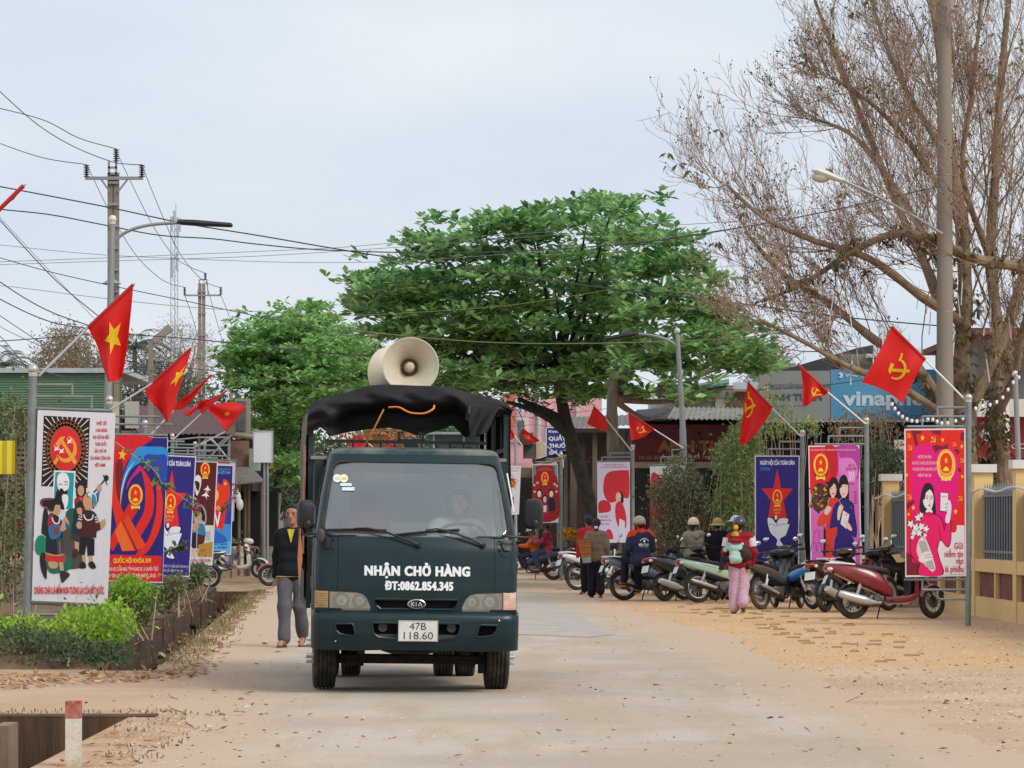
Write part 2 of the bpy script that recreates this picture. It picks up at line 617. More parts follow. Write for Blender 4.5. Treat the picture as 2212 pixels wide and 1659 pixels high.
# ================================================================== the ground, road, drains
def groundmat(name,base,base2,orange,grit=1.0,zones=True):
    m=bpy.data.materials.new(name)
    m.use_nodes=True
    n,l=m.node_tree.nodes,m.node_tree.links
    b=n['Principled BSDF']
    b.inputs['Roughness'].default_value=.92
    b.inputs['Specular IOR Level'].default_value=.2
    tc=n.new('ShaderNodeTexCoord')
    def N(sc,det=6,rough=.6,stretch=None):
        t=n.new('ShaderNodeTexNoise')
        t.inputs['Scale'].default_value=sc; t.inputs['Detail'].default_value=det; t.inputs['Roughness'].default_value=rough
        if stretch:
            mp=n.new('ShaderNodeMapping'); mp.inputs['Scale'].default_value=stretch
            l.new(tc.outputs['Object'],mp.inputs['Vector']); l.new(mp.outputs['Vector'],t.inputs['Vector'])
        else:
            l.new(tc.outputs['Object'],t.inputs['Vector'])
        return t.outputs['Fac']
    def MR(x,a,c,lo=.0,hi=1.0):
        r=n.new('ShaderNodeMapRange'); r.interpolation_type='SMOOTHSTEP'
        r.inputs['From Min'].default_value=a; r.inputs['From Max'].default_value=c
        r.inputs['To Min'].default_value=lo; r.inputs['To Max'].default_value=hi
        l.new(x,r.inputs['Value']); return r.outputs['Result']
    def MATH(op,x,y):
        q=n.new('ShaderNodeMath'); q.operation=op
        for k,z in enumerate((x,y)):
            if isinstance(z,(int,float)): q.inputs[k].default_value=z
            else: l.new(z,q.inputs[k])
        return q.outputs['Value']
    def MIX(f,A,B):
        q=n.new('ShaderNodeMix'); q.data_type='RGBA'
        l.new(f,q.inputs['Factor']) if not isinstance(f,float) else None
        for s_,z in (('A',A),('B',B)):
            if isinstance(z,str): q.inputs[s_].default_value=(*S(z),1)
            else: l.new(z,q.inputs[s_])
        return q.outputs['Result']
    col=MIX(MR(N(.35),.36,.64),base,base2)
    if zones:
        sx=n.new('ShaderNodeSeparateXYZ'); l.new(tc.outputs['Object'],sx.inputs['Vector'])
        big=MATH('MULTIPLY',N(.5,4),1.6)
        xx=MATH('ADD',sx.outputs['X'],big)
        yy=MATH('ADD',sx.outputs['Y'],MATH('MULTIPLY',N(.22,4),8.0))
        msk=MATH('MULTIPLY',MATH('MULTIPLY',MR(xx,2.0,3.4),MR(xx,9.0,6.0)),MATH('MULTIPLY',MR(yy,38.5,42.0),MR(yy,90.0,62.0)))
        msk=MATH('MULTIPLY',msk,MR(N(.9,5),.25,.6))
        col=MIX(msk,col,orange)
        left=MATH('MULTIPLY',MR(xx,-1.2,-3.0),MR(yy,36.0,44.0))
        left=MATH('MULTIPLY',left,MR(N(1.7,6),.35,.62))
        col=MIX(left,col,'8f7350')
        near=MATH('MULTIPLY',MR(xx,.2,-1.8),MR(yy,34.0,29.0))
        near=MATH('MULTIPLY',near,MR(N(1.1,6),.30,.66))
        col=MIX(MATH('MULTIPLY',near,.75),col,'b0845f')
    else:
        # tyre polishing and dust drifts along the road, worn patches
        st=N(.9,5,.6,(1.6,.22,1))
        col=MIX(MR(st,.42,.66),col,'b5a48f')
        col=MIX(MATH('MULTIPLY',MR(N(.6,6),.48,.74),.6),col,orange)
        at_=n.new('ShaderNodeAttribute'); at_.attribute_name='edge'
        e=MATH('ADD',at_.outputs['Fac'],MATH('MULTIPLY',MATH('SUBTRACT',N(1.3,7,.7),.5),.9))
        col=MIX(MR(e,.66,.22),col,'c6ab92')
    spk=MR(N(26.0,3,.7),.60,.70)
    col=MIX(MATH('MULTIPLY',spk,.40*grit),col,'8a6c4c')
    spk2=MR(N(34.0,2,.6),.66,.72)
    col=MIX(MATH('MULTIPLY',spk2,.55*grit),col,'f0dcc0')
    l.new(col,b.inputs['Base Color'])
    bp=n.new('ShaderNodeBump'); bp.inputs['Strength'].default_value=.55*grit; bp.inputs['Distance'].default_value=.03
    hh=MATH('ADD',N(18.0,6,.75),MATH('MULTIPLY',N(2.2,5),1.6))
    l.new(hh,bp.inputs['Height']); l.new(bp.outputs['Normal'],b.inputs['Normal'])
    return m

M_dirt=groundmat('dirt_ground','ceb197','bf9f84','d3a878',1.0,True)
M_road=groundmat('dusty_asphalt','c6b7a6','b5a696','c9af94',.9,False)
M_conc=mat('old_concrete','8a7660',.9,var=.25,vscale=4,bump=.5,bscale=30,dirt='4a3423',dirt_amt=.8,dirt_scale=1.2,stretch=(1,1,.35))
M_concd=mat('shade_dark_concrete','5f4631',.92,var=.3,vscale=5,bump=.6,bscale=25,dirt='2f2118',dirt_amt=.85,dirt_scale=1.6,stretch=(3,3,.25))  # drain shade built into this darker concrete colour, with stain streaks
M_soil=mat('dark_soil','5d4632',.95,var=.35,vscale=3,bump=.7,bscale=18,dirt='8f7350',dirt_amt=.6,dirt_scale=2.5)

DR1=[(-3.62,35.9),(-5.62,76.0),(-6.33,76.0),(-4.36,38.6),(-4.22,35.9)]     # roadside drain, in plan
DR2=[(-2.93,12.0),(-2.95,27.3),(-4.6,27.3),(-4.6,12.0)]                      # near drain mouth
bm=bmesh.new()
ed=[]
for loop in ([(-900,-40),(900,-40),(900,2400),(-900,2400)],DR1,DR2):
    vs=[bm.verts.new((x,y,0)) for x,y in loop]
    ed+=[bm.edges.new((vs[i],vs[(i+1)%len(vs)])) for i in range(len(vs))]
bmesh.ops.triangle_fill(bm,use_beauty=True,edges=ed,normal=(0,0,1))
for f in bm.faces:
    f.normal_update()
    if f.normal.z<0: f.normal_flip()
me=bpy.data.meshes.new('ground')
bm.to_mesh(me); bm.free()
me.materials.append(M_dirt)
ground=bpy.data.objects.new('ground',me); COL.objects.link(ground)
tag(ground,kind='structure')

# road: a strip of cross rows; 'edge' runs 0 at the ragged side to 1 in the middle
rl=[(-1.2,8),(-1.5,20),(-1.75,26),(-2.15,31),(-2.7,40),(-4.0,67),(-5.6,100),(-9.5,170),(-22,400)]
rr=[(3.6,8),(2.75,20),(2.5,24),(2.2,31),(2.15,38),(2.05,45),(1.6,54),(.9,67),(-.5,100),(-4.0,170),(-15,400)]
ys=np.concatenate([np.arange(8,80,.5),np.arange(80,400,6.0)])
vs,fs,eg=[],[],[]
ts=[-.16,-.08,.0,.06,.14,.3,.5,.7,.86,.94,1.0,1.08,1.16]
es=[.0,.25,.45,.6,.8,1,1,1,.8,.6,.45,.25,.0]
for i,y in enumerate(ys):
    a=np.interp(y,[p[1] for p in rl],[p[0] for p in rl]); c=np.interp(y,[p[1] for p in rr],[p[0] for p in rr])
    for t,e in zip(ts,es):
        x=a+(c-a)*t
        if not .05<t<.95:
            x+=.22*mnoise.noise((t*3,y*.9,1.0))
        vs.append((x,y,.006+.02*math.sin(PI*min(1,max(0,t)))*0)); eg.append(e)
k=len(ts)
for i in range(len(ys)-1):
    for j in range(k-1):
        fs.append((i*k+j,i*k+j+1,(i+1)*k+j+1,(i+1)*k+j))
road=npmesh('road',vs,fs,M_road)
at_=road.data.attributes.new('edge','FLOAT','POINT')
at_.data.foreach_set('value',np.array(eg,dtype=np.float32))
tag(road,kind='structure')

# roadside drain: concrete wall on the garden side, earth slope on the road side
mb=MB()
w0,w1=Vector((-4.36,38.6,0)),Vector((-6.33,76.0,0))
n_=24
for i in range(n_):                                     # cast in lengths, slightly out of line
    a,c=w0.lerp(w1,i/n_),w0.lerp(w1,(i+1)/n_-.0015)
    j=random.uniform(-.02,.02); h=.10+random.uniform(-.02,.02)
    p=[Vector((a.x+j,a.y,-.9)),Vector((c.x+j,c.y,-.9)),Vector((c.x-.16,c.y,-.9)),Vector((a.x-.16,a.y,-.9))]
    mb.add(p+[q+Vector((0,0,.9+h)) for q in p],[(0,1,5,4),(1,2,6,5),(2,3,7,6),(3,0,4,7),(4,5,6,7)])
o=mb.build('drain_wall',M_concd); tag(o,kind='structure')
mb=MB()
mb.box2((-6.5,75.9,-.9),(-5.4,76.15,.02))
o=mb.build('drain_end_wall',M_concd); tag(o,kind='structure')
mb=MB()
rows=[]
for i in range(60):
    t=i/59
    y=35.9+(76-35.9)*t
    xr=np.interp(y,[35.9,76],[-3.62,-5.62]); xl=np.interp(y,[35.9,38.6,76],[-4.30,-4.40,-6.36])
    row=[]
    for q in range(6):
        s=q/5
        x=xr+(xl-xr)*s
        z=-.62*min(1,s*1.7)**1.2+.07*mnoise.noise((x*2.2,y*1.1,3))*min(1,s*4)
        row.append((x,y,z+(.0 if q else .001)))
    rows.append(row)
mb.loft(rows,0,True,False,False)
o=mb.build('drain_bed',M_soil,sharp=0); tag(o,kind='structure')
mb=MB()
mb.poly([(-4.3,35.9,0),(-3.62,35.9,0),(-3.7,35.9,-.8),(-4.3,35.9,-.8)])
o=mb.build('drain_head_wall',M_conc); tag(o,kind='structure')

# near drain mouth under the side road: lintel, dark culvert, earth bank
mb=MB()
mb.box2((-4.7,27.303,-.40),(-2.75,27.62,.012))
mb.box2((-4.7,27.35,-1.3),(-4.05,27.6,-.402)); mb.box2((-3.25,27.35,-1.3),(-2.75,27.6,-.402))
mb.box2((-4.7,31.0,-1.4),(-2.7,31.1,-.39)); mb.box2((-4.12,27.6,-1.4),(-4.05,31,-.405)); mb.box2((-3.25,27.6,-1.4),(-3.18,31,-.405))
mb.box2((-4.7,27.6,-.41),(-2.7,31.1,-.403))
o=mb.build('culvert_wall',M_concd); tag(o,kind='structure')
mb=MB(); rows=[]
for i in range(40):
    y=12+15.3*i/39
    row=[]
    for q in range(8):
        s=q/7
        x=-2.93-.95*s
        z=-1.25*s**.9+(.06*mnoise.noise((x*3,y*1.6,9)))*(1 if q else 0)
        row.append((x-(.0 if q==0 else .05*mnoise.noise((y,x,5))),y,z+(.001 if q==0 else 0)))
    rows.append(row)
mb.loft(rows,0,True,False,False)
o=mb.build('drain_bank',M_dirt,sharp=0); tag(o,kind='structure')
mb=MB()
mb.poly([(-4.6,12,-1.15),(-2.7,12,-1.15),(-2.7,31,-1.15),(-4.6,31,-1.15)])
o=mb.build('drain_water',mat('drain_water','14110d',.08,var=.2)); tag(o,kind='structure')
mb=MB()
mb.poly([(-4.6,12,-1.3),(-4.6,27.3,-1.3),(-4.6,27.3,0),(-4.6,12,0)])
o=mb.build('drain_side_wall',M_concd); tag(o,kind='structure')

# garden bed on the left: earth a little higher than the road
mb=MB(); rows=[]
for i in range(50):
    y=36.2+40*i/49
    xr=np.interp(y,[36.2,38.6,76.2],[-4.25,-4.50,-6.48])
    row=[]
    for q in range(10):
        s=q/9
        x=xr-8*s**1.6
        z=.05+.28*min(1,s*4)+.09*mnoise.noise((x*1.5,y*.8,2))
        if i==0: z=.0
        row.append((x,y,z))
    rows.append(row)
mb.loft(rows,0,True,False,False)
o=mb.build('garden_soil',M_soil,sharp=0); tag(o,kind='structure')

# sunken brick paving showing through the sand on the right
M_pave=mat('sandy_brick','a5855f',.95,var=.2,bump=.4,bscale=30)
bk=[]
for q in range(4):
    b_=MB()
    L,W=.13+.025*q,.035
    b_.add([(-L/2,-W/2,-.02),(L/2,-W/2+.01,-.02),(L/2-.01,W/2,-.02),(-L/2+.02,W/2,-.02),
            (-L/2+.012,-W/2+.008,.018),(L/2-.02,-W/2+.012,.020),(L/2-.03,W/2-.01,-.004),(-L/2+.02,W/2-.01,-.004)],
           [(0,1,5,4),(1,2,6,5),(2,3,7,6),(3,0,4,7),(4,5,6,7)])
    me=bpy.data.meshes.new('paving_brick'); me.from_pydata(b_.v,[],b_.f); me.materials.append(M_pave); bk.append(me)
for rw in range(7):
    for c in range(24):
        if random.random()<.52: continue
        t=max(0,c/23+random.uniform(-.015,.015))
        u=1475+480*t+random.uniform(-9,9); v=1308+98*t**1.1+(rw-3)*(4+8*t)
        p=gnd(u,v)
        o=bpy.data.objects.new('paving_brick',random.choice(bk)); COL.objects.link(o); o.parent=ground
        o.location=(p.x+random.uniform(-.12,.12),p.y+random.uniform(-.25,.25),.004)
        o.rotation_euler=(0,0,R(random.uniform(-7,7)))
# ================================================================== buildings, fence, poles, wires
def wallm(name,col,dirt='5a4a3a',amt=.45,sc=1.2,**kw):
    return mat(name,col,.9,var=.10,vscale=1.5,bump=.25,bscale=14,dirt=dirt,dirt_amt=amt,dirt_scale=sc,**kw)
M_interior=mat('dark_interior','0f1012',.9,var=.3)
M_ply=wallm('grey_boards','8b8478','4a4238',.5,1.5)
M_whitew=wallm('white_wall','c9c6be')
M_wood=mat('weathered_wood','6a5a48',.9,var=.3,vscale=3,bump=.5,bscale=12,stretch=(1,1,.2))
M_frame=mat('steel_frame','8f9494',.5,.3,var=.1)

def pbox(u0,v0,u1,v1,Y,d,m=None,name=None,parent=None,org=None,mb=None,mi=0):
    """Box whose front, Y away, covers the picture rectangle; d deep."""
    a,c=at(u0,v1,Y),at(u1,v0,Y)
    lo,hi=Vector((a.x,Y,a.z)),Vector((c.x,Y+d,c.z))
    if org is not None: lo,hi=lo-org,hi-org
    b_=mb or MB()
    b_.box2(lo,hi,mi)
    if mb is None: return b_.build(name,m,parent)
def org_at(u,Y):
    p=at(u,HV,Y); p.z=0
    return p
def corrug(u0,v0,u1,v1,u0b,v0b,u1b,v1b,Y0,Y1,org,m,name,parent,pitch=.12,amp=.016):
    """Corrugated sheet from the front edge (u0,v0)-(u1,v1) at Y0 to the back edge at Y1."""
    A,B,C_,D_=at(u0,v0,Y0)-org,at(u1,v1,Y0)-org,at(u1b,v1b,Y1)-org,at(u0b,v0b,Y1)-org
    n=max(4,int((B-A).length/pitch))*4
    rows=[]
    nrm=(B-A).cross(D_-A).normalized()
    for j in range(2):
        rows.append([((A.lerp(B,i/n)) if j==0 else D_.lerp(C_,i/n))+nrm*(amp*math.sin(2*PI*i/4)) for i in range(n+1)])
    rows2=[[p+nrm*.008 for p in r] for r in rows]
    b_=MB(); b_.loft(rows,0,True,False,False); b_.loft([rows2[1],rows2[0]],0,True,False,False); b_.loft([rows[0],rows2[0]],0,False,False,False)
    return b_.build(name,m,parent,sharp=60)
def sign_text(parent,org,Y,items,gap=.012,name='lettering'):
    for s,uc,vc,w,h,m,bold in items:
        q,f_=text_fit(s,0,0,w*Y/F,h*Y/F,bold)
        c=at(uc,vc,Y)-org
        MB().add([(c.x+x,c.y-gap,c.z+z) for x,z in q],f_).build(name,m,parent)

# ---- left side
o=org_at(110,112)
wh=thing('warehouse','green metal clad warehouse with pale roof edge at the left','building',o)
M_greenclad=mat('green_cladding','5f8468',.6,var=.10,vscale=1,dirt='6f7a62',dirt_amt=.4,dirt_scale=.8,stretch=(.3,1,2))
b_=MB()
A,B=at(-420,884,112)-o,at(264,884,112)-o
hgt=80*112/F
rows=[]
for i in range(61):
    z=A.z+hgt*i/60; y=-.028*(1 if i%4<2 else 0)
    rows.append([Vector((A.x,y,z)),Vector((B.x,y,z))])
b_.loft(rows,0,False,False,False); b_.build('wall',M_greenclad,wh)
pbox(-420,884,264,1190,112.05,8,mat('dark_shed_wall','3b352e',.9,dirt='5c5246',dirt_amt=.4),'lower_wall',wh,o)
pbox(-424,795,266,805,111.8,10,mat('pale_roof_edge','a7b2b6',.6,.2,dirt='c2c8ca',dirt_amt=.5),'roof',wh,o)
pbox(-70,960,64,1062,111.7,.2,mat('brown_louvre','5a4d42',.8),'louvre',wh,o)
b_=MB()
for k in range(9): pbox(-70,964+11*k,64,970+11*k,111.6,.1,mb=b_,org=o)
l_=b_.build('louvre_slat',mat('louvre_slat','75665a',.8),wh); tag(l_,kind='stuff')
o=org_at(10,41.8)
yb=thing('banner','yellow cloth banner hanging at the left edge in front of the tall shrub','banner',o)
MB().loft([[at(u,v,41.8)-o+Vector((0,.03*math.sin(u*.3),0)) for u in np.linspace(-30,33,12)] for v in np.linspace(952,1024,5)],0,True,False,False).build('cloth',mat('yellow_cloth','e4cf3c',.7,var=.06),yb)
MB().tube([at(34,945,41.8)-o,at(33,1300,41.8)-o],.012,6).build('pole',M_wood,yb)

o=org_at(400,98)
sh=thing('shop','low shop with dark red corrugated roof behind the left posters','building',o)
corrug(300,938,508,938,262,876,500,880,96,104,o,mat('red_brown_roofing','5c3a38',.7,var=.15,dirt='3a2a28',dirt_amt=.6),'roof',sh,.15,.02)
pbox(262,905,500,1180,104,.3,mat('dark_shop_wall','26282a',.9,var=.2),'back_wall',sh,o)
pbox(262,930,300,1180,97,7,mat('grey_render','6d6a62',.9),'side_wall',sh,o)
b_=MB()
for a,c in (((430,938),(430,1180)),((495,938),(495,1180)),((360,938),(360,1180))): b_.bar(at(*a,96.4)-o,at(*c,96.4)-o,.07,.07)
b_.build('post',M_frame,sh)
b_=MB()
for a,c in (((430,945),(497,945)),((430,962),(497,962)),((430,962),(450,945)),((450,945),(470,962)),((470,962),(490,945)),((455,945),(500,1000)),((500,940),(440,1000)),((380,950),(430,945))): b_.tube([at(*a,95.6)-o,at(*c,95.6)-o],.025,6)
t_=b_.build('truss',M_frame,sh); tag(t_,kind='stuff')
o=org_at(520,101)
sg_=thing('shop','corner shop with stacked old signs and a grey awning left of the truck','building',o)
pbox(507,861,540,937,101,.25,mat('beige_sign_edge','8f8a74',.8),'sign_box',sg_,o)
pbox(511,866,531,931,100.97,.03,mat('old_dark_sign','55565a',.6,var=.3,vscale=4),'sign_panel',sg_,o)
MB().cyl(at(499,939,100.6)-o,at(546,944,100.6)-o,.075,None,12).build('rolled_awning',mat('rolled_canvas','8d8373',.8),sg_)
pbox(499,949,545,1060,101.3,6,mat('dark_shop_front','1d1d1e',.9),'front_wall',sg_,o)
pbox(499,952,538,1007,101,.06,mat('faded_red_sign','8a6a58',.7,var=.25,vscale=5,dirt='5e4a40',dirt_amt=.6),'sign_panel',sg_,o)
pbox(538,969,563,1017,100.8,.06,mat('faded_green_sign','8c988e',.7,var=.2,vscale=5),'sign_panel',sg_,o)
b_=MB(); P4=[at(506,1008,100.9)-o,at(540,1008,100.9)-o,at(572,1038,98.3)-o,at(508,1044,98.3)-o]; b_.add(P4+[p-Vector((0,0,.04)) for p in P4],[(0,1,2,3),(7,6,5,4),(0,4,5,1),(1,5,6,2),(2,6,7,3),(3,7,4,0)]); b_.build('awning',mat('grey_awning','77716a',.8,var=.15),sg_)
for u,Yk in ((530,99),(537,99),(566,98.6),(516,100)):
    MB().cyl(at(u,1040,Yk)-o,Vector((at(u,1040,Yk).x-o.x,Yk-o.y,0)),.045,None,8).build('post',M_wood,sg_)
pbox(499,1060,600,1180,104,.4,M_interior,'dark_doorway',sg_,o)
for u,v in ((513,1075),(518,1090)):
    o2=at(u,v,97.5)
    bg=MB(); bg.sphere((0,0,0),(.10,.08,.17),10,7); bg.cyl((0,0,.16),(0,0,.26),.02,.03,6)
    o_=bg.build('plastic_bag',mat('white_plastic_bag','d2d0d2',.5,var=.05),None,o2); tag(o_,'white plastic bag hanging under the grey awning, %s one'%('upper' if v==1075 else 'lower'),'bag','bags hanging under the awning')
o=org_at(568,97)
ws_=thing('sign_board','blank white sign board on two posts left of the truck','sign',o)
pbox(547.5,931,589,999,97,.05,mat('blank_white_board','d8d9da',.5,var=.03),'board',ws_,o)
for u in (571,578):
    MB().cyl(at(u,935,97.08)-o,Vector((at(u,935,97.08).x-o.x,.08,0)),.035,None,8).build('post',M_frame,ws_)
b_=MB(); lp=[at(a,c,96.97)-o for a,c in ((547,930),(590,930),(590,1000),(547,1000))]; b_.tube(lp+[lp[0]],.012,5); b_.build('frame',M_frame,ws_)
o=org_at(597,112)
ys_=thing('round_sign','small yellow round sign beside the whitewashed trunk','sign',o)
c=at(597,1006,112)-o
MB().cyl(c+Vector((0,.02,0)),c-Vector((0,.02,0)),.20,None,20).build('disc',mat('yellow_sign','d8c83a',.5),ys_)
MB().cyl(c+Vector((0,.05,0)),Vector((c.x,.05,0)),.03,None,8).build('post',M_frame,ys_)
o=org_at(268,90)
nb=thing('notice_board','pale handwritten notice boards behind the nearest left poster','sign',o)
pbox(241,867,257,925,90,.05,mat('pale_board','b8b29a',.8),'board',nb,o)
pbox(270,867,300,925,90,.05,mat('written_board','a9aaa2',.8,var=.2,vscale=30),'board',nb,o)
for u in (249,285):
    MB().cyl(at(u,900,90.1)-o,Vector((at(u,900,90.1).x-o.x,.1,0)),.03,None,6).build('post',M_wood,nb)

# ---- far end of the street
M_farw=[wallm('far_wall_a','8d8a84'),wallm('far_wall_b','75808a'),wallm('far_wall_c','a08c7a'),wallm('far_wall_d','6d7568')]
for i,(lab,u0,u1,v0,Y,col) in enumerate((('grey house far up the street left of the tree',600,640,1040,185,0),('bluish house far up the street behind the truck cab',640,760,1010,195,1),('tan house with flat roof far behind the truck',760,900,985,200,2),
        ('green canvas roofed stall hall seen through the truck bed',925,1045,938,150,3),('pale house far behind the right mirror',1045,1100,975,175,0))):
    o=org_at((u0+u1)/2,Y)
    hs=thing('house',lab,'house',o)
    mm_=mat('teal_canvas','5c7f78',.8,var=.1) if col==3 else M_farw[col]
    pbox(u0,v0,u1,1200,Y,8,mm_,'wall',hs,o)
    pbox(u0-4,v0-5,u1+4,v0,Y-.8,10,mat('far_roof_%d'%i,['7a5a4e','6c6f72','8a7464','8a9a94','6a5a54'][i],.8),'roof',hs,o)
    for k in range(max(1,int((u1-u0)/34))):
        uu=u0+12+34*k
        pbox(uu,v0+28,uu+14,v0+56,Y-.05,.1,mat('far_window_dark','2a2f33',.4),'window',hs,o)
        pbox(uu+2,1085,uu+22,1150,Y-.05,.1,mat('far_shutter','4a4c4c',.7),'shutter',hs,o)
    if col==3:
        for u in (935,1000,1040): pbox(u,v0,u+4,1200,Y-.4,.2,M_whitew,'post',hs,o)
tag(npmesh('hill',[(-160,420,-2),(-80,430,6),(10,440,7.5),(90,430,7),(180,420,5),(260,420,-2),(-160,470,-2),(260,470,-2)],[(0,1,6,6),(1,2,6,6),(2,7,6,6),(2,3,7,7),(3,4,7,7),(4,5,7,7)][0:0] or [(0,6,7,5),(0,1,2,3),(0,3,4,5)],mat('far_green','4c5c44',.9,var=.3,vscale=.2)),kind='structure')

# ---- right side, from far to near
o=org_at(1165,136)
ph=thing('house','pink two storey house behind the far flags right of the truck','house',o)
pbox(1080,850,1300,1200,136,9,wallm('pink_wall','d3a3a8','9a7a7a',.35),'wall',ph,o)
for u in (1080,1163,1245): pbox(u,850,u+6,1010,135.8,.3,M_whitew,'pilaster',ph,o)
for u in (1100,1182):
    pbox(u,900,u+42,955,135.9,.15,mat('pale_pink_panel','dfc0c2',.8),'wall_panel',ph,o)
    f_=pbox(u+12,908,u+32,945,135.7,.2,mat('house_window','5a6468',.3),'window',ph,o)
pbox(1080,1000,1300,1010,134.6,1.5,mat('pink_cornice','b98a8c',.8),'cornice',ph,o)
pbox(1090,1014,1240,1140,135.7,.2,M_interior,'shop_opening',ph,o)
o=org_at(1099,114)
rs=thing('sign_board','tall red and yellow shop sign at the top right of the truck cover','sign',o)
pbox(1086,850,1114,948,114,.12,mat('faded_red_panel','c0584e',.6,var=.12,vscale=2,dirt='d09a8a',dirt_amt=.5),'panel',rs,o)
pbox(1088,866,1105,906,113.95,.03,mat('faded_yellow_panel','d2a850',.6,var=.12),'yellow_field',rs,o)
pbox(1098,948,1102,1190,114.05,.1,M_frame,'post',rs,o)
o=org_at(1140,121)
aw=thing('awning','blue and white striped awning under the almond tree','awning',o)
for k in range(10):
    u0,u1=1112+5.2*k,1112+5.2*(k+1)
    b_=MB(); P4=[at(u0,886+.9*k,119.5)-o,at(u1,886.9+.9*k,119.5)-o,at(u1-6,862+.6*k,122)-o,at(u0-6,861.4+.6*k,122)-o]; b_.add(P4+[p-Vector((0,0,.02)) for p in P4],[(0,1,2,3),(7,6,5,4),(0,4,5,1)])
    b_.build('stripe',mat('awning_blue','3f5f9e',.6) if k%2==0 else mat('awning_white','c6ccd4',.6),aw)
for u in (1114,1160):
    MB().cyl(at(u,890,119.6)-o,Vector((at(u,890,119.6).x-o.x,-1.4,0)),.05,None,8).build('post',M_frame,aw)
o=org_at(1205,105)
ps=thing('sign_board','blue pharmacy sign with white lettering behind the leaning trunk','sign',o)
pbox(1180,924,1236,990,105,.15,mat('sign_blue','2c2f80',.5,var=.05),'panel',ps,o)
pbox(1179,923,1237,924.5,104.97,.2,M_white if 'M_white' in globals() else mat('white_paint','e6e6e2',.5),'frame',ps,o)
pbox(1179,923,1180.5,991,104.97,.2,mat('white_paint','e6e6e2',.5),'frame',ps,o)
wt=mat('sign_white','e4e6ec',.5)
sign_text(ps,o,105,[('Eatul',1199,932,28,5,wt,.02),('QUẦY',1204,947.5,38,8.5,wt,.035),('THUỐC',1208,963,44,8.5,wt,.035),('GIÁ GỐC',1210,978,48,8,wt,.035)])
pbox(1203,990,1207,1200,105.1,.1,M_frame,'post',ps,o)
o=org_at(1187,103)
st_=thing('stall','market stall with sloping dark edged roof behind the family poster','stall',o)
MB().bar(at(1152,999,101)-o,at(1224,977,101)-o,.14,.12).build('roof_beam',mat('dark_beam','2a2826',.8),st_)
b_=MB(); P4=[at(1156,1003,101.2)-o,at(1224,983,101.2)-o,at(1224,976,105)-o,at(1156,990,105)-o]; b_.add(P4,[(0,1,2,3)]); P5=[p-Vector((0,0,.10)) for p in P4]; b_.add(P5,[(3,2,1,0)]); b_.add([P4[0],P4[1],P5[1],P5[0]],[(0,1,2,3)]); b_.build('roof_sheet',mat('cream_sheet','cfc7b2',.7,var=.1),st_)
for u in (1160,1209,1222):
    MB().cyl(at(u,990,102)-o,Vector((at(u,990,102).x-o.x,-1,0)),.05,None,8).build('post',mat('grey_post','77776f',.7),st_)
pbox(1120,1010,1150,1030,101.5,2,mat('thatch','6d6650',.9,var=.3,vscale=12,stretch=(6,1,1)),'fringe',st_,o)
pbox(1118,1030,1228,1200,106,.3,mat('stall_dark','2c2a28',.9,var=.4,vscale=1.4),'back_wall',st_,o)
for k,(u,v,w,h,c) in enumerate(((1122,935,30,26,'3a3a3a'),(1130,960,26,30,'4c4a48'),(1158,955,26,46,'b5a68a'),(1150,945,10,55,'7a8a9a'))):
    pbox(u,v,u+w,v+h,108+k*.3,.4,mat('clutter_%s'%c,c,.8,var=.25,vscale=3),'board',st_,o)

o=org_at(1292,101)
dk=thing('shop','cluttered dark brown shop front between the two tree trunks','building',o)
pbox(1222,930,1368,1200,103,.4,mat('brown_shop_wall','4a3f38',.9,var=.4,vscale=1.2,dirt='746456',dirt_amt=.6,dirt_scale=1.2),'back_wall',dk,o)
corrug(1225,925,1372,918,1225,902,1375,896,100,104,o,mat('old_grey_roofing','6c665e',.8,var=.2),'roof',dk,.14,.018)
pbox(1222,925,1370,934,100,.2,mat('dark_beam','2a2826',.8),'beam',dk,o)
for u,w,c in ((1232,14,'5e5148'),(1256,8,'3a332e'),(1280,10,'75675a'),(1350,8,'51483f')):
    pbox(u,934,u+w,1200,100.4,.2,mat('board_'+c,c,.9,var=.2,stretch=(1,1,.2)),'post',dk,o)
for v in (985,1030,1070): pbox(1235,v,1290,v+4,100.8,.6,M_wood,'shelf',dk,o)
pbox(1245,1010,1262,1060,101,.4,mat('blue_grey_goods','6a737a',.8,var=.3,vscale=5),'goods',dk,o)
pbox(1242,985,1275,1000,101,.2,mat('pink_cloth','8a6a66',.8,var=.2),'goods',dk,o)
o=at(1232,1148,93); o.z=0
pot_=thing('flower_pot','pot of yellow chrysanthemums beside the leaning trunk','flower pot',o)
MB().lathe([(.16,0),(.20,.3),(.22,.32),(.19,.31)],None,18).build('pot',mat('brown_pot','6a4a38',.8),pot_)
n_=420; rgf=np.random.default_rng(3)
Pf=rgf.normal(0,1,(n_,3)); Pf /= np.linalg.norm(Pf,axis=1,keepdims=True); Pf *= np.array((.36,.36,.26))*rgf.uniform(.6,1,(n_,1)); Pf[:,2]=np.abs(Pf[:,2])*1.2+1.05
FL_PTS=Pf

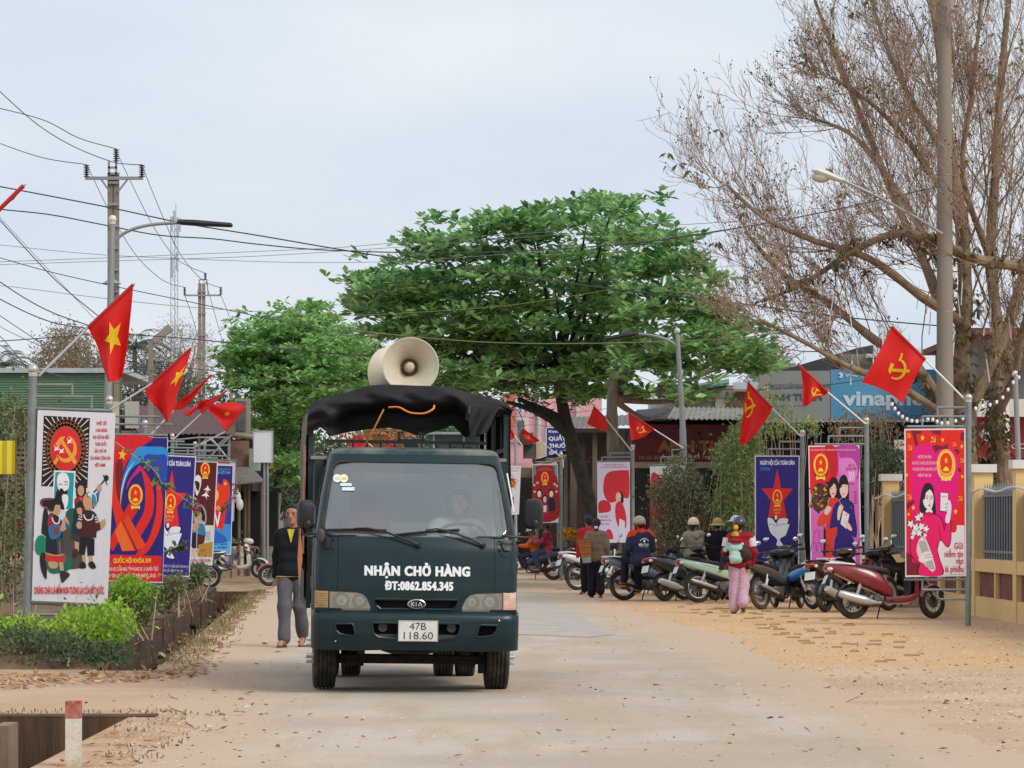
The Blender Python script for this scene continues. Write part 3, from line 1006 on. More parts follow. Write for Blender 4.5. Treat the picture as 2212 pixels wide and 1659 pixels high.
o=org_at(1560,91)
at_s=thing('shop','computer shop with dark red sign and roller shutters behind the flowering shrubs','building',o)
M_signred=mat('shop_sign_red','74282c',.55,var=.06,dirt='5a2a2c',dirt_amt=.4)
pbox(1365,917,1765,998,91,.2,M_signred,'sign_panel',at_s,o)
pbox(1365,998,1765,1011,90.97,.22,mat('cream_strip','b3a898',.6),'sign_strip',at_s,o)
gd=mat('gold_letter','9a7a44',.5); dkt=mat('outlined_letter','2a2630',.5); pl=mat('pale_letter','9a7a78',.5)
sign_text(at_s,o,91,[('MÁY VI TÍNH - ĐIỆN THOẠI - MẠNG',1530,935,270,13,pl,.05),('ANH TUẤN',1515,964,190,25,gd,.06),('MUA BÁN, SỬA CHỮA MÁY VI TÍNH, MÁY IN, LAPTOP',1540,988.5,320,8,pl,.03),('ĐC: CHỢ EA',1385,1005,34,6,dkt,.03),('ĐT: 0945',1545,1005,34,6,dkt,.03),('643',1617,1005,13,6,dkt,.03)])
sign_text(at_s,o,91,[('MÁY VI TÍNH - ĐIỆN THOẠI - MẠNG',1530,935,268,12.4,dkt,.01)],.018)
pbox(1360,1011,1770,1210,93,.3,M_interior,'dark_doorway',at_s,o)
b_=MB()
xs=np.linspace(1368,1408,41)
rows=[[at(u,v,91.2)-o+Vector((0,.03*(1 if i%4<2 else-1),0)) for i,u in enumerate(xs)] for v in (1012,1210)]
b_.loft(rows,0,False,False,False); b_.build('roller_shutter',mat('grey_shutter','5b5d60',.6,.2,dirt='3a3a3a',dirt_amt=.4),at_s)
for u in (1455,1470,1560,1590,1660,1720): pbox(u,1011,u+5,1210,91.5,.1,mat('dark_door_frame','2c3036',.5),'door_frame',at_s,o)
for u in (1475,1565,1600): pbox(u,1011,u+60 if u<1560 else u+24,1200,91.9,.04,mat('dark_glass_door','15191d',.15),'glass_door',at_s,o)
pbox(1360,899,1770,917,92.5,.4,M_interior,'awning_shade_strip',at_s,o)  # near-black strip standing in for the shade under the awning
corrug(1440,906,1880,908,1455,880,1860,884,88.5,93,o,mat('grey_fibre_roofing','8b857a',.85,var=.2,dirt='4e4a44',dirt_amt=.5,dirt_scale=1),'awning',at_s,.13,.018)
b_=MB(); P4=[at(1363,905,88.6)-o,at(1450,905,88.6)-o,at(1455,880,93)-o,at(1375,885,93)-o]; b_.add(P4+[p-Vector((0,0,.05)) for p in P4],[(0,1,2,3),(7,6,5,4),(0,4,5,1),(3,0,4,7)]); b_.build('awning_canvas',mat('dark_canvas','2b2b2d',.8),at_s)
MB().tube([at(1500,906,88.7)-o,at(1540,890,91)-o],.03,6).build('stay',M_frame,at_s)
pbox(1440,832,1645,884,96,5,wallm('board_gable','8f8778','5e554a',.6,1.0),'upper_wall',at_s,o)
for (u,v,w,h,c,yy) in ((1462,866,22,16,'6a6660',95.8),(1484,848,70,34,'a39a8c',95.7),(1545,838,22,42,'bdb8ae',95.6),(1568,836,18,44,'9a9186',95.75),(1584,846,60,26,'8a5a48',95.5),(1584,826,56,18,'c2ccd2',95.3),(1490,836,40,10,'b2aba0',95.6),(1400,860,42,24,'cfd3d0',97),(1420,840,40,20,'d8dcda',98)):
    pbox(u,v,u+w,v+h,yy,.1,mat('sheet_'+c,c,.8,var=.18,vscale=2,dirt='5a5046',dirt_amt=.35),'wall_sheet',at_s,o)
b_=MB(); P4=[at(1478,842,95)-o,at(1575,826,95)-o,at(1575,818,98)-o,at(1485,832,98)-o]; b_.add(P4+[p-Vector((0,0,.06)) for p in P4],[(0,1,2,3),(7,6,5,4),(0,4,5,1)]); b_.build('green_roof_edge',mat('green_flashing','3f7a66',.6),at_s)

o=org_at(1830,86)
vb_=thing('shop','phone shop with grey and blue sign panels below a dark gable roof','building',o)
pbox(1640,801,1795,905,86,.15,mat('grey_sign','8e918f',.6,var=.08,vscale=2,dirt='6f706c',dirt_amt=.6,dirt_scale=1.0,stretch=(1,1,.25)),'sign_panel',vb_,o)
pbox(1795,798,2045,905,85.98,.17,mat('blue_sign','4f93ba',.55,var=.08,vscale=2,dirt='7aa2b8',dirt_amt=.5,dirt_scale=1.0,stretch=(1,1,.3)),'sign_panel',vb_,o)
g1=mat('grey_letter','5c6a70',.5); g2=mat('teal_letter','3e5a66',.5); wl_=mat('pale_blue_letter','c9dbe4',.5)
sign_text(vb_,o,86,[('ĐIỂM CUNG CẤP DỊCH VỤ VIỄN THÔNG',1727,834,148,9,g1,.02),('ANH TUẤN',1716,858,120,15,g2,.04),('Điện thoại - Sim thẻ - Internet',1706,876,70,3.5,g1,.01)])
sign_text(vb_,o,86,[('VNPT',1846,811,42,7,wl_,.03),('vinaphone',1938,860,236,33,wl_,.035)],.035)
b_=MB(); c=at(1816,811,85.95)-o; b_.add([c+Vector((x,0,z)) for x,z in ((-.06,.06),(.03,.07),(.06,.0),(.02,-.06),(-.05,-.05),(.0,.0))],[(0,1,2,3,4,5)]); b_.build('logo',wl_,vb_)
corrug(1636,913,2060,911,1640,905,2050,905,84.5,86.2,o,mat('grey_fibre_roofing','8b857a',.85),'awning',vb_,.13,.018)
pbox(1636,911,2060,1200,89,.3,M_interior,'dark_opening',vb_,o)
for u in (1640,1760,1905,2040): pbox(u,911,u+6,1200,86.3,.2,M_frame,'post',vb_,o)
b_=MB(); Gp=[(1668,806),(1700,796),(1790,770),(1850,752),(1886,745),(1888,800)]; b_.add([at(u,v,92)-o for u,v in Gp]+[at(u,v,100)-o for u,v in Gp],[(0,1,2,3,4,5),(11,10,9,8,7,6),(0,6,7,1),(1,7,8,2),(2,8,9,3),(3,9,10,4)]); b_.build('gable_roof',mat('dark_gable','3b3c3e',.8,var=.2),vb_)
pbox(1822,765,1890,802,91.8,1,wallm('grey_gable_wall','8a8a84'),'gable_wall',vb_,o)
pbox(1886,770,1990,800,95,4,wallm('low_grey_wall','8f8b82'),'side_wall',vb_,o)
b_=MB(); P4=[at(1870,768,91)-o,at(1990,762,91)-o,at(1990,752,97)-o,at(1880,745,97)-o]; b_.add(P4+[p-Vector((0,0,.06)) for p in P4],[(0,1,2,3),(7,6,5,4),(0,4,5,1)]); b_.build('roof_sheet',mat('pale_sheet','b2b6b6',.7),vb_)
o=org_at(1950,76)
wb2=thing('sign_board','white shop board with red brown lettering half hidden by the nearest right poster','sign',o)
pbox(1932,950,2010,1052,76,.06,mat('white_board','c8c2b4',.7,var=.08),'panel',wb2,o)
rb_=mat('red_brown_letter','7a3a34',.6)
sign_text(wb2,o,76,[('ĐIỂM CUNG CẤP',1966,918+42,56,6,rb_,.02),('DỊCH VỤ',1962,975,46,7,rb_,.02),('ANH TUẤN',1972,1010,74,15,rb_,.04)])
for u in (1936,2004): pbox(u,1052,u+5,1215,76.02,.05,M_frame,'post',wb2,o)

o=org_at(2200,78)
rb8=thing('shop','grey building with red shop sign behind the bare tree trunks at the right edge','building',o)
pbox(2112,722,2330,1230,80,8,wallm('grey_rendered_wall','8d8a84','6a645c',.5,.8),'wall',rb8,o)
pbox(2106,708,2340,722,78.6,10,mat('rusty_roof_edge','7a4a40',.8,var=.2),'roof',rb8,o)
pbox(2112,862,2330,900,78.5,.3,mat('cream_awning','cfcabc',.7,var=.08),'awning',rb8,o)
pbox(2112,900,2330,990,79,.2,mat('red_shop_sign','8e2228',.5,var=.06),'sign_panel',rb8,o)
sign_text(rb8,o,79,[('CC',2199,964,28,11,wt,.0)])
b_=MB(); c=at(2133,940,78.9)-o; b_.sphere(c,(.14,.05,.20),12,8); b_.build('logo',wt,rb8)
pbox(2112,990,2330,1230,79.6,.3,M_interior,'shop_opening',rb8,o)
pbox(2160,868,2181,1230,78.2,.15,mat('white_pillar','dcdee0',.6),'pillar',rb8,o)
pbox(2143,905,2150,1230,78.4,.15,mat('dark_post','3a3a3c',.6),'post',rb8,o)

# ---- yellow fence on the right
M_yel=wallm('yellow_wall','e6c58a','b8945e',.3,1.5)
M_brn=mat('brown_panel','6a4034',.85,var=.2,bump=.4,bscale=12,dirt='9a7a62',dirt_amt=.4,dirt_scale=2)
M_barm=mat('dark_fence_bar','7c868c',.5,.2,var=.1,dirt='6a6c6a',dirt_amt=.3)
fa,fb=Vector((7.98,37.2,0)),Vector((7.27,69.5,0))
o=fa.copy()
fe=thing('fence','yellow walled fence with white capped pillars and dark iron bars on the right','fence',o)
dl=(fb-fa).normalized(); sdv=Vector((dl.y,-dl.x,0)); LEN=(fb-fa).length
ang=math.atan2(dl.y,dl.x)
rotm=Matrix.Rotation(ang,3,'Z')
def fbox(s0,s1,z0,z1,t,m,name,off=.0):
    b_=MB(); c=dl*((s0+s1)/2)+sdv*off+Vector((0,0,(z0+z1)/2)); b_.box(c,(s1-s0,t,z1-z0),0,rotm)
    return b_.build(name,m,fe)
ps_=[.0,3.9,7.9,11.8,15.7,19.75,23.6,27.4,31.2]
for i,s in enumerate(ps_):
    fbox(s-.15,s+.15,0,2.30,.30,M_yel,'pillar'); fbox(s-.205,s+.205,2.30,2.43,.41,mat('white_cap','d8d5ce',.7,var=.06),'pillar_cap')
for i in range(len(ps_)-1):
    a,c=ps_[i]+.152,ps_[i+1]-.152
    fbox(a,c,0,.32,.26,M_yel,'base_wall'); fbox(a,c,.32,.72,.12,M_brn,'recessed_panel'); fbox(a,c,.722,.92,.28,M_yel,'middle_rail')
    m_=(a+c)/2; fbox(m_-.07,m_+.07,.322,.72,.24,M_yel,'stud')
    n_=int((c-a)/.235)
    for k in range(n_):
        s=a+(k+.5)*(c-a)/n_
        b_=MB(); p=dl*s; b_.cyl(p+Vector((0,0,.92)),p+Vector((0,0,2.02)),.020,None,6); b_.cyl(p+Vector((0,0,2.02)),p+Vector((0,0,2.12)),.022,.002,6); b_.build('fence_bar',M_barm,fe)
    for z in (1.02,1.90): fbox(a,c,z,z+.04,.03,M_barm,'cross_rail')
    fbox(a,c,.93,2.0,.008,mat('dark_sheet','242c33',.6,dirt='33383c',dirt_amt=.4),'backing_sheet',.05*(1 if sdv.x>0 else-1))
MB().tube([dl*s+Vector((-.17,0,2.0+.03*math.sin(s*2.1))) for s in np.linspace(-.5,LEN,60)],.018,6).build('white_rope_light',mat('white_rope','dcdcd8',.5),fe)

# ---- poles and lamps
M_con=mat('pole_concrete','8b8275',.9,var=.12,vscale=3,bump=.3,bscale=20,dirt='6f6456',dirt_amt=.5,dirt_scale=1.5,stretch=(1,1,.3))
M_ins=mat('dark_insulator','2c2e30',.35)
o=org_at(2042,62.4)
cp=thing('utility_pole','thick concrete utility pole with street lamp in front of the bare tree','utility pole',o)
MB().cyl((0,0,-.1),(-.02,0,12.4),.165,.115,20).build('pole',M_con,cp)
for z in (3.3,5.2,7.6):
    MB().torus(Matrix.Translation((0,0,z)),.150-z*.003,.010,20,6).build('strap',M_frame,cp)
MB().tube([at(2035,505,62.2)-o,at(1980,470,62.1)-o,at(1903,428,62)-o,at(1822,390,62)-o],.028,8).build('lamp_arm',mat('grey_lamp_arm','9a9e9e',.5,.3),cp)
b_=MB(); c=at(1788,380,62)-o
b_.loft([[c+Vector((x,hw*math.cos(a),z+hh*math.sin(a))) for a in np.linspace(0,2*PI,14,endpoint=False)] for x,z,hw,hh in ((.30,-.075,.05,.03),(.2,-.06,.10,.05),(0,.02,.13,.07),(-.18,.085,.13,.06),(-.27,.10,.06,.03))],0,True,True); h_=b_.build('lamp_head',mat('white_lamp_shell','d8d8d2',.5,var=.05),cp)
MB().sphere(c+Vector((-.11,0,-.02)),(.17,.10,.10),12,8).build('lamp_glass',mat('milky_lamp_glass','b9b6aa',.3),h_)
def hpole(label,Y,legs,vtop,arm,ins,top,brace):
    o=org_at(legs[0],Y)
    rt=thing('utility_pole',label,'utility pole',o,group='twin concrete power poles on the left')
    for u in legs:
        MB().bar(Vector((at(u,vtop,Y).x-o.x,0,0)),at(u,vtop,Y)-o,.14,.17).build('pole',M_con,rt)
    for v in np.linspace(vtop+18,vtop+300,7):
        MB().bar(at(legs[0]-5,v,Y-.12)-o,at(legs[1]+5,v,Y-.12)-o,.06,.08).build('clamp',M_frame,rt)
    MB().bar(at(arm[0],arm[2],Y-.15)-o,at(arm[1],arm[2],Y-.15)-o,.09,.09).build('crossarm',M_frame,rt)
    for (a,c) in brace:
        MB().bar(at(*a,Y-.15)-o,at(*c,Y-.15)-o,.05,.05).build('brace',M_frame,rt)
    for (u,v0,v1) in ins:
        p0,p1=at(u,v1,Y-.15)-o,at(u,v0,Y-.15)-o
        b_=MB(); hh=(p1-p0).z
        pr_=[]
        for k in range(6): pr_+=[(.035,hh*(k+.05)/6),(.095,hh*(k+.35)/6),(.09,hh*(k+.55)/6),(.035,hh*(k+.7)/6)]
        b_.lathe(pr_+[(.02,hh)],Matrix.Translation(p0),12); b_.build('insulator',M_ins,rt)
    for (a,c) in top:
        MB().bar(at(*a,Y-.1)-o,at(*c,Y-.1)-o,.06,.06).build('bracket',M_frame,rt)
    return rt,o
hp,o=hpole('nearer twin concrete power pole with three insulators behind the street lamp',100,(239.3,250.8),376,(184,309,385),((187,355,383),(306.5,355,383),(251,321,349)),(((251,349),(251,378)),((235,349),(236,378)),((233,362),(253,362)),((232,375),(258,375))),(((219,388),(237,414)),((275,388),(255,414))))
MB().lathe([(.28,-.06),(.12,.04),(.05,.08),(.04,.12)],Matrix.Translation(at(241,608,99.6)-o),18).build('old_lamp_shade',mat('green_enamel','7c9a8a',.5),hp)
hpole('farther twin concrete power pole above the left flags',190,(431.6,440),612,(397,478,638),((399,620,637),(477,620,637),(443.5,589,604)),(((431,604),(447,604)),((431,604),(427,640)),((447,604),(450,640))),())
o=at(232,HV,65); o.z=0; o.x=at(222,HV,65).x
lp=thing('street_lamp','grey street lamp with dark flat head on a long curved arm at the left','street lamp',o)
tp=at(243,484,65)-o
MB().tube([(0,0,0),tp*.5,tp],[.085,.07,.055],14).build('pole',M_pole if 'M_pole' in globals() else M_frame,lp)
MB().sphere(tp+Vector((0,0,.09)),.075,14,9).cyl(tp,tp+Vector((0,0,.04)),.06,.06,14).build('finial',mat('white_ball','d6cfc8',.4),lp)
MB().tube([Vector(p) for p in cr([tuple(at(u,v,65)-o) for u,v in ((243,528),(262,508),(290,494),(330,485),(386,481))],5)],.030,8).build('arm',M_frame,lp)
b_=MB()
A,B=at(383,480,65)-o,at(502,487,65)-o
b_.loft([[A.lerp(B,t)+Vector((0,w*x,z*zz)) for x,zz in ((-1,0),(-.8,1),(.8,1),(1,0),(.7,-.8),(-.7,-.8))] for t,w,z in ((0,.05,.03),(.06,.12,.05),(.35,.15,.055),(.97,.13,.04),(1,.10,.03))],0,False,True); b_.build('lamp_head',mat('dark_lamp_head','23282c',.5),lp)
o=at(1487,HV,73.2); o.z=0; o.x=at(1488,HV,73.2).x
l2=thing('street_lamp','grey street lamp with dark head reaching left in front of the almond tree','street lamp',o)
tp=at(1463,722,73.2)-o
b_=MB(); md=at(1474,900,73.2)-o; b_.tube([(0,0,0),md,tp],[.075,.06,.045],14); b_.build('pole',M_frame,l2)
MB().cyl(at(1476,965,73.2)-o,at(1475,925,73.2)-o,.075,.068,14).build('joint',M_frame,l2)
MB().sphere(tp+Vector((0,0,.07)),.062,14,9).build('finial',mat('white_ball','d6cfc8',.4),l2)
MB().tube([Vector(p) for p in cr([tuple(at(u,v,73.2)-o) for u,v in ((1464,750),(1450,738),(1425,728),(1400,723),(1376,721))],5)],.024,8).build('arm',M_frame,l2)
A,B=at(1379,720,73.2)-o,at(1306,733,73.2)-o
MB().loft([[A.lerp(B,t)+Vector((0,w*x,z*zz)) for x,zz in ((-1,0),(-.8,1),(.8,1),(1,0),(.7,-.8),(-.7,-.8))] for t,w,z in ((0,.05,.03),(.1,.12,.05),(.4,.14,.055),(.97,.12,.04),(1,.10,.03))],0,False,True).build('lamp_head',mat('dark_lamp_head','23282c',.5),l2)
o=org_at(326,86)
l3=thing('street_lamp','old concrete post with a dusty box lamp behind the second left flag','street lamp',o)
MB().bar((0,0,0),at(325.5,737,86)-o,.11,.12).build('pole',M_con,l3)
MB().bar(at(333,737,86)-o,at(369,706,86)-o,.16,.17).build('lamp_head',mat('dusty_lamp_box','8d8578',.8),l3)
for i,(u,v,Y) in enumerate(((500,752,140),(545,790,120),(2193,808,61))):
    o=org_at(u,Y)
    q_=thing('post',('short concrete pole top beside the left green tree','slim grey pole with white tip in front of the left green tree','leaning grey steel post right of the nearest poster')[i],'pole',o)
    MB().cyl(Vector((.15 if i==2 else 0,0,0)),at(u,v,Y)-o,.09 if i==0 else .05,.06 if i==0 else .045,10).build('pole',M_con if i==0 else M_frame,q_)
    MB().sphere(at(u,v,Y)-o,.06,10,6).build('tip',mat('white_ball','d6cfc8',.4),q_)
# telecom mast
o=org_at(377,420)
tw_=thing('telecom_mast','thin lattice telecom mast far away on the left','mast',o)
M_mast=mat('hazed_mast_steel','a4b2bd',.6,var=.05)  # distance haze put into this pale bluish colour
zt=at(377,470,420).z; hw_=.42
cn=[(-hw_,-.25),(hw_,-.25),(0,.45)]
for x,y in cn:
    MB().cyl((x,y,0),(x,y,zt),.055,None,6).build('leg',M_mast,tw_)
b_=MB()
n_=34
for k in range(n_):
    z0,z1=zt*k/n_,zt*(k+1)/n_
    for q in range(3):
        a,c=cn[q],cn[(q+1)%3]
        b_.bar((a[0],a[1],z0),(c[0],c[1],z1),.035,.035)
br=b_.build('bracing',M_mast,tw_); tag(br,kind='stuff')
for (u,v0,v1) in ((371,468,500),(377,455,478),(384,470,510),(388,472,500),(372,555,600),(383,545,585),(380,440,470)):
    MB().cyl(at(u,v1,419.5)-o,at(u,v0,419.5)-o,.16 if v0>445 else .05,None,8).build('antenna',M_mast,tw_)
# marker post and concrete slab at the culvert
o=gnd(159,1655)
mk=thing('marker_post','short white road marker post with red top beside the drain','post',(o.x,o.y,0))
sc_=o.y/F
MB().box2((-.046,-.046,-.15),(.046,.046,.295)).build('white_shaft',mat('chipped_white_paint','d8d2c4',.7,var=.08,vscale=5,bump=.3,dirt='9a7f5c',dirt_amt=.75,dirt_scale=5),mk)
MB().box2((-.047,-.047,.297),(.047,.047,.402)).build('red_top',mat('chipped_red_paint','a43a24',.7,var=.12,vscale=8,dirt='d6c9b8',dirt_amt=.35,dirt_scale=16),mk)
o_=MB().box2((0,0,-1.2),(.10,.5,.02)).build('concrete_slab',M_conc,None,(-3.92,24.2,0)); o_.location=at(-14,1545,24.4); o_.location.z=.08; tag(o_,'brown concrete slab end standing at the lower left edge','slab')
# patch of darker asphalt to the right behind the truck
b_=MB(); b_.add([gnd(1118,1290)+Vector((0,0,.0105)),gnd(1180,1300)+Vector((0,0,.0105)),gnd(1250,1330)+Vector((0,0,.0105)),gnd(1330,1372)+Vector((0,0,.0105)),gnd(1270,1378)+Vector((0,0,.0105)),gnd(1118,1372)+Vector((0,0,.0105))],[(0,1,2,3,4,5)])
o_=b_.build('asphalt_patch',mat('grey_asphalt_patch','b0a498',.9,var=.12,vscale=2,bump=.3,bscale=30)); tag(o_,kind='structure')

# ---- overhead cables
M_wire=mat('cable_black','3a3d40',.6,var=.05)
M_wiret=mat('cable_grey','74787a',.6,var=.05)
M_wirey=mat('cable_ochre','8a8458',.6,var=.05)
CAB=[
    (((-40,225),(90,258),(170,298),(249,321)),60,100,1.7,0),(((-40,160),(67,258),(150,312),(234,347),(270,354),(305,356)),55,100,1.7,0),(((-40,293),(0,310),(93,341),(184,355)),60,100,1.6,0),
    (((190,361),(230,445),(252,486),(296,554),(340,597),(368,613),(397,620)),100,190,1.2,0),(((255,335),(324,476),(374,551),(405,574),(443,590)),100,190,1.2,0),(((309,364),(355,476),(389,548),(436,604),(475,621)),100,190,1.2,0),
    (((400,640),(420,700),(440,790)),190,250,1.0,0),(((445,610),(470,700),(495,790)),190,250,1.0,0),(((478,640),(500,700),(512,790)),190,250,1.0,0),
    (((-40,396),(0,403),(230,447),(395,482),(560,509),(741,540),(925,569),(1096,593),(1315,623),(1580,653),(1850,688),(2260,722)),66,70,2.4,0),
    (((-40,446),(9,453),(110,464),(230,487),(343,508),(460,516),(560,528),(700,540),(925,546),(1150,541),(1400,522),(1640,485),(1760,462),(1900,432),(2040,400)),68,63,2.2,0),
    (((-40,524),(0,529),(230,551),(560,565),(741,567),(925,561),(1240,536),(1560,497),(1800,455),(2040,418)),72,64,1.0,1),(((-40,567),(230,557),(560,543),(741,534),(950,516),(1200,500),(1480,485),(1700,470)),80,70,1.0,1),(((-40,573),(230,564),(560,553),(900,531),(1250,503)),82,72,1.0,1),
    (((-40,546),(0,557),(103,586),(230,615),(400,650),(560,684),(680,706),(800,728)),70,95,1.6,0),
    (((-40,432),(0,476),(97,582),(150,632),(214,684)),50,66,1.9,0),(((-40,425),(0,470),(110,588),(205,690)),52,70,.9,1),(((-40,580),(0,609),(60,648),(120,678),(195,704)),50,58,2.0,0),(((-40,620),(0,646),(60,676),(109,695),(150,704),(190,709)),50,56,2.0,0),
    (((-40,740),(0,737),(100,730),(193,723),(280,723),(420,733),(560,748),(700,762),(900,775)),74,90,2.0,0),
    (((-40,655),(0,682),(60,722),(125,763),(250,800)),60,90,1.5,0),(((-40,670),(0,705),(60,735),(140,770),(240,795)),62,90,1.2,1),(((-40,690),(0,726),(30,760),(62,800)),50,60,1.5,0),(((-40,720),(0,745),(70,790),(160,815),(330,800)),60,86,1.4,0),(((-40,735),(0,760),(100,805),(220,830),(330,815)),62,86,1.2,0),
    (((-40,615),(30,620),(230,645),(430,665),(700,680),(800,680),(1056,664),(1200,645),(1400,612)),85,80,1.1,2),(((741,711),(900,728),(1070,740),(1250,742),(1480,736),(1640,725),(1800,690)),80,72,1.6,2),
    (((250,800),(330,790),(450,800),(620,822),(760,838),(900,846)),90,105,1.6,0),(((330,815),(450,812),(620,850),(700,872)),90,105,1.0,0),(((1400,790),(1450,822),(1530,838),(1640,842),(1800,830),(1990,800)),82,70,1.5,0),(((1350,800),(1480,850),(1600,862),(1760,850)),84,78,1.1,0),(((1060,905),(1130,900),(1200,912),(1290,905)),110,108,.9,0),(((1090,880),(1170,893),(1250,890),(1330,880)),112,106,.9,0),(((1080,925),(1160,918),(1230,935)),112,108,.8,0),
]
CL=[a+' cable '+b for a,b in (
 ('upper','running from the top left corner to the near twin pole'),('steep','from the left edge to the right insulator of the near twin pole'),('sagging','from the left edge to the left insulator of the near twin pole'),
 ('long','from the left insulator of the near twin pole down to the far one'),('long','from the top insulator of the near twin pole to the far one'),('long','from the right insulator of the near twin pole to the far one'),
 ('short','dropping from the left arm of the far twin pole'),('short','dropping from the top of the far twin pole'),('short','dropping from the right arm of the far twin pole'),
 ('thick dark','crossing the whole sky and falling to the right across the almond tree'),('thick dark','rising right across the sky to the big pole'),
 ('thin grey','dipping behind the street lamp and rising to the big concrete pole'),('thin grey','rising right across the top of the almond tree, upper of two'),('thin grey','rising right across the top of the almond tree, lower of two'),
 ('slanting','from the left edge past the old lamp shade to the smaller green tree'),('steep thick','falling from the cut off flag to the nearest star flag'),('steep fine','falling beside the thicker one to the nearest star flag'),
 ('curved thick','reaching the foot of the nearest star flag, upper of two'),('curved thick','reaching the foot of the nearest star flag, lower of two'),('nearly level thick','passing behind the nearest star flag'),
 ('low slanting','from the left edge above the warehouse roof, uppermost'),('low thin grey','from the left edge above the warehouse roof'),('short low','ending at the ball of the nearest left pole'),('low curved','along the warehouse roof to the old box lamp'),('lowest curved','across the green warehouse wall'),
 ('ochre','crossing the middle of the almond tree'),('ochre','sagging just above the loudspeakers'),('low dark','from the warehouse to the truck cover through the smaller tree, upper'),('low dark','from the box lamp to the truck cover, lower'),
 ('dark sagging','in front of the grey shop sign'),('thin dark','above the computer shop awning'),('thin','over the blue and white awning, lowest but one'),('thin','over the blue and white awning, uppermost'),('thin','over the small far red flags'))]
for (pts,y0,y1,w,k),lb in zip(CAB,CL):
    q=[np.array(p,float) for p in cr(pts,6)]
    if pts[0][0]==-40:
        d_=(q[0]-q[1])/abs(q[0][0]-q[1][0])
        q=[q[0]+d_*k for k in (500,250)]+q
    n_=len(q)
    P_=[at(p[0],p[1],y0+(y1-y0)*i/(n_-1)) for i,p in enumerate(q)]
    b_=MB(); b_.tube([p-P_[0] for p in P_],[max(.005,w*.62*p.y/F) for p in P_],5)
    o_=b_.build('overhead_cable',(M_wire,M_wiret,M_wirey)[k],None,P_[0])
    tag(o_,lb,'cable','overhead cables above the street')
# ================================================================== trees and plants
def leaves(name,P,D,N,L,W,m,parent,fold=.18):
    """One folded leaf (4 triangles) per row: base P, direction D, upper side N, length L, width W."""
    P,D,N=[np.asarray(a,float) for a in (P,D,N)]
    L,W=np.broadcast_to(np.asarray(L,float),len(P)),np.broadcast_to(np.asarray(W,float),len(P))
    D=D/(np.linalg.norm(D,axis=1,keepdims=True)+1e-9)
    S_=np.cross(D,N); S_ /= (np.linalg.norm(S_,axis=1,keepdims=True)+1e-9)
    N=np.cross(S_,D)
    b=P; c=P+D*(L*.58)[:,None]-N*(W*fold)[:,None]
    l=P+D*(L*.60)[:,None]-S_*(W/2)[:,None]; r=P+D*(L*.60)[:,None]+S_*(W/2)[:,None]
    t=P+D*L[:,None]-N*(L*.10)[:,None]
    V=np.stack([b,l,t,r,c],1).reshape(-1,3)
    k=np.arange(len(P))[:,None]*5
    F_=np.concatenate([k+np.array([0,4,1]),k+np.array([1,4,2]),k+np.array([0,3,4]),k+np.array([4,3,2])],0)
    o=npmesh(name,V,F_,m,parent)
    o['kind']='stuff'
    return o

def inpoly(poly,x,y):
    poly=np.asarray(poly,float); x=np.asarray(x); y=np.asarray(y)
    c=np.zeros(x.shape,bool); j=len(poly)-1
    for i in range(len(poly)):
        xi,yi=poly[i]; xj,yj=poly[j]
        c ^= ((yi>y) != (yj>y)) & (x<(xj-xi)*(y-yi)/(yj-yi+1e-12)+xi)
        j=i
    return c

def sample_poly(poly,n,rng):
    poly=np.asarray(poly,float); lo,hi=poly.min(0),poly.max(0)
    out=np.zeros((0,2))
    while len(out)<n:
        q=lo+(hi-lo)*rng.random((n*2,2))
        out=np.vstack([out,q[inpoly(poly,q[:,0],q[:,1])]])
    return out[:n]

def W3(uv,Y):
    return np.stack([(uv[:,0]-CU)*Y/F,Y,CAMH-(uv[:,1]-HV)*Y/F],1)

M_bark=mat('grey_bark','7d7264',.9,var=.25,vscale=6,bump=.8,bscale=22,dirt='4b4238',dirt_amt=.6,dirt_scale=4,stretch=(1,1,.4))
M_barkd=mat('dark_bark','33302c',.9,var=.3,vscale=6,bump=.8,bscale=20,dirt='5a5246',dirt_amt=.4,dirt_scale=5)
M_barkb=mat('brown_bark','74604c',.9,var=.3,vscale=5,bump=.9,bscale=18,dirt='a8977c',dirt_amt=.6,dirt_scale=3)
M_twig=mat('dry_twig','a88f78',.9,var=.25,vscale=2)
M_almond=leafmat('almond_leaves',['4a744a','648f58','7eaa66','9ac27a','b2d28a'],.36,.42)
M_almond2=leafmat('young_almond_leaves',['5c8850','7cab60','98c272','b0d280','6c9858'],.4,.36)

def rosettes(C,rng,nl,L,spread=1.0):
    """Whorls of leaves round each point."""
    n=len(C)
    P=np.repeat(C,nl,0)
    az=rng.random(n*nl)*2*PI
    el=np.radians(rng.uniform(-22,52,n*nl))*spread
    D=np.stack([np.cos(az)*np.cos(el),np.sin(az)*np.cos(el),np.sin(el)],1)
    N=np.stack([-np.cos(az)*np.sin(el),-np.sin(az)*np.sin(el),np.cos(el)],1)+rng.normal(0,.35,(n*nl,3))
    ln=L*rng.uniform(.65,1.2,n*nl)
    return P+D*(ln*.12)[:,None],D,N,ln

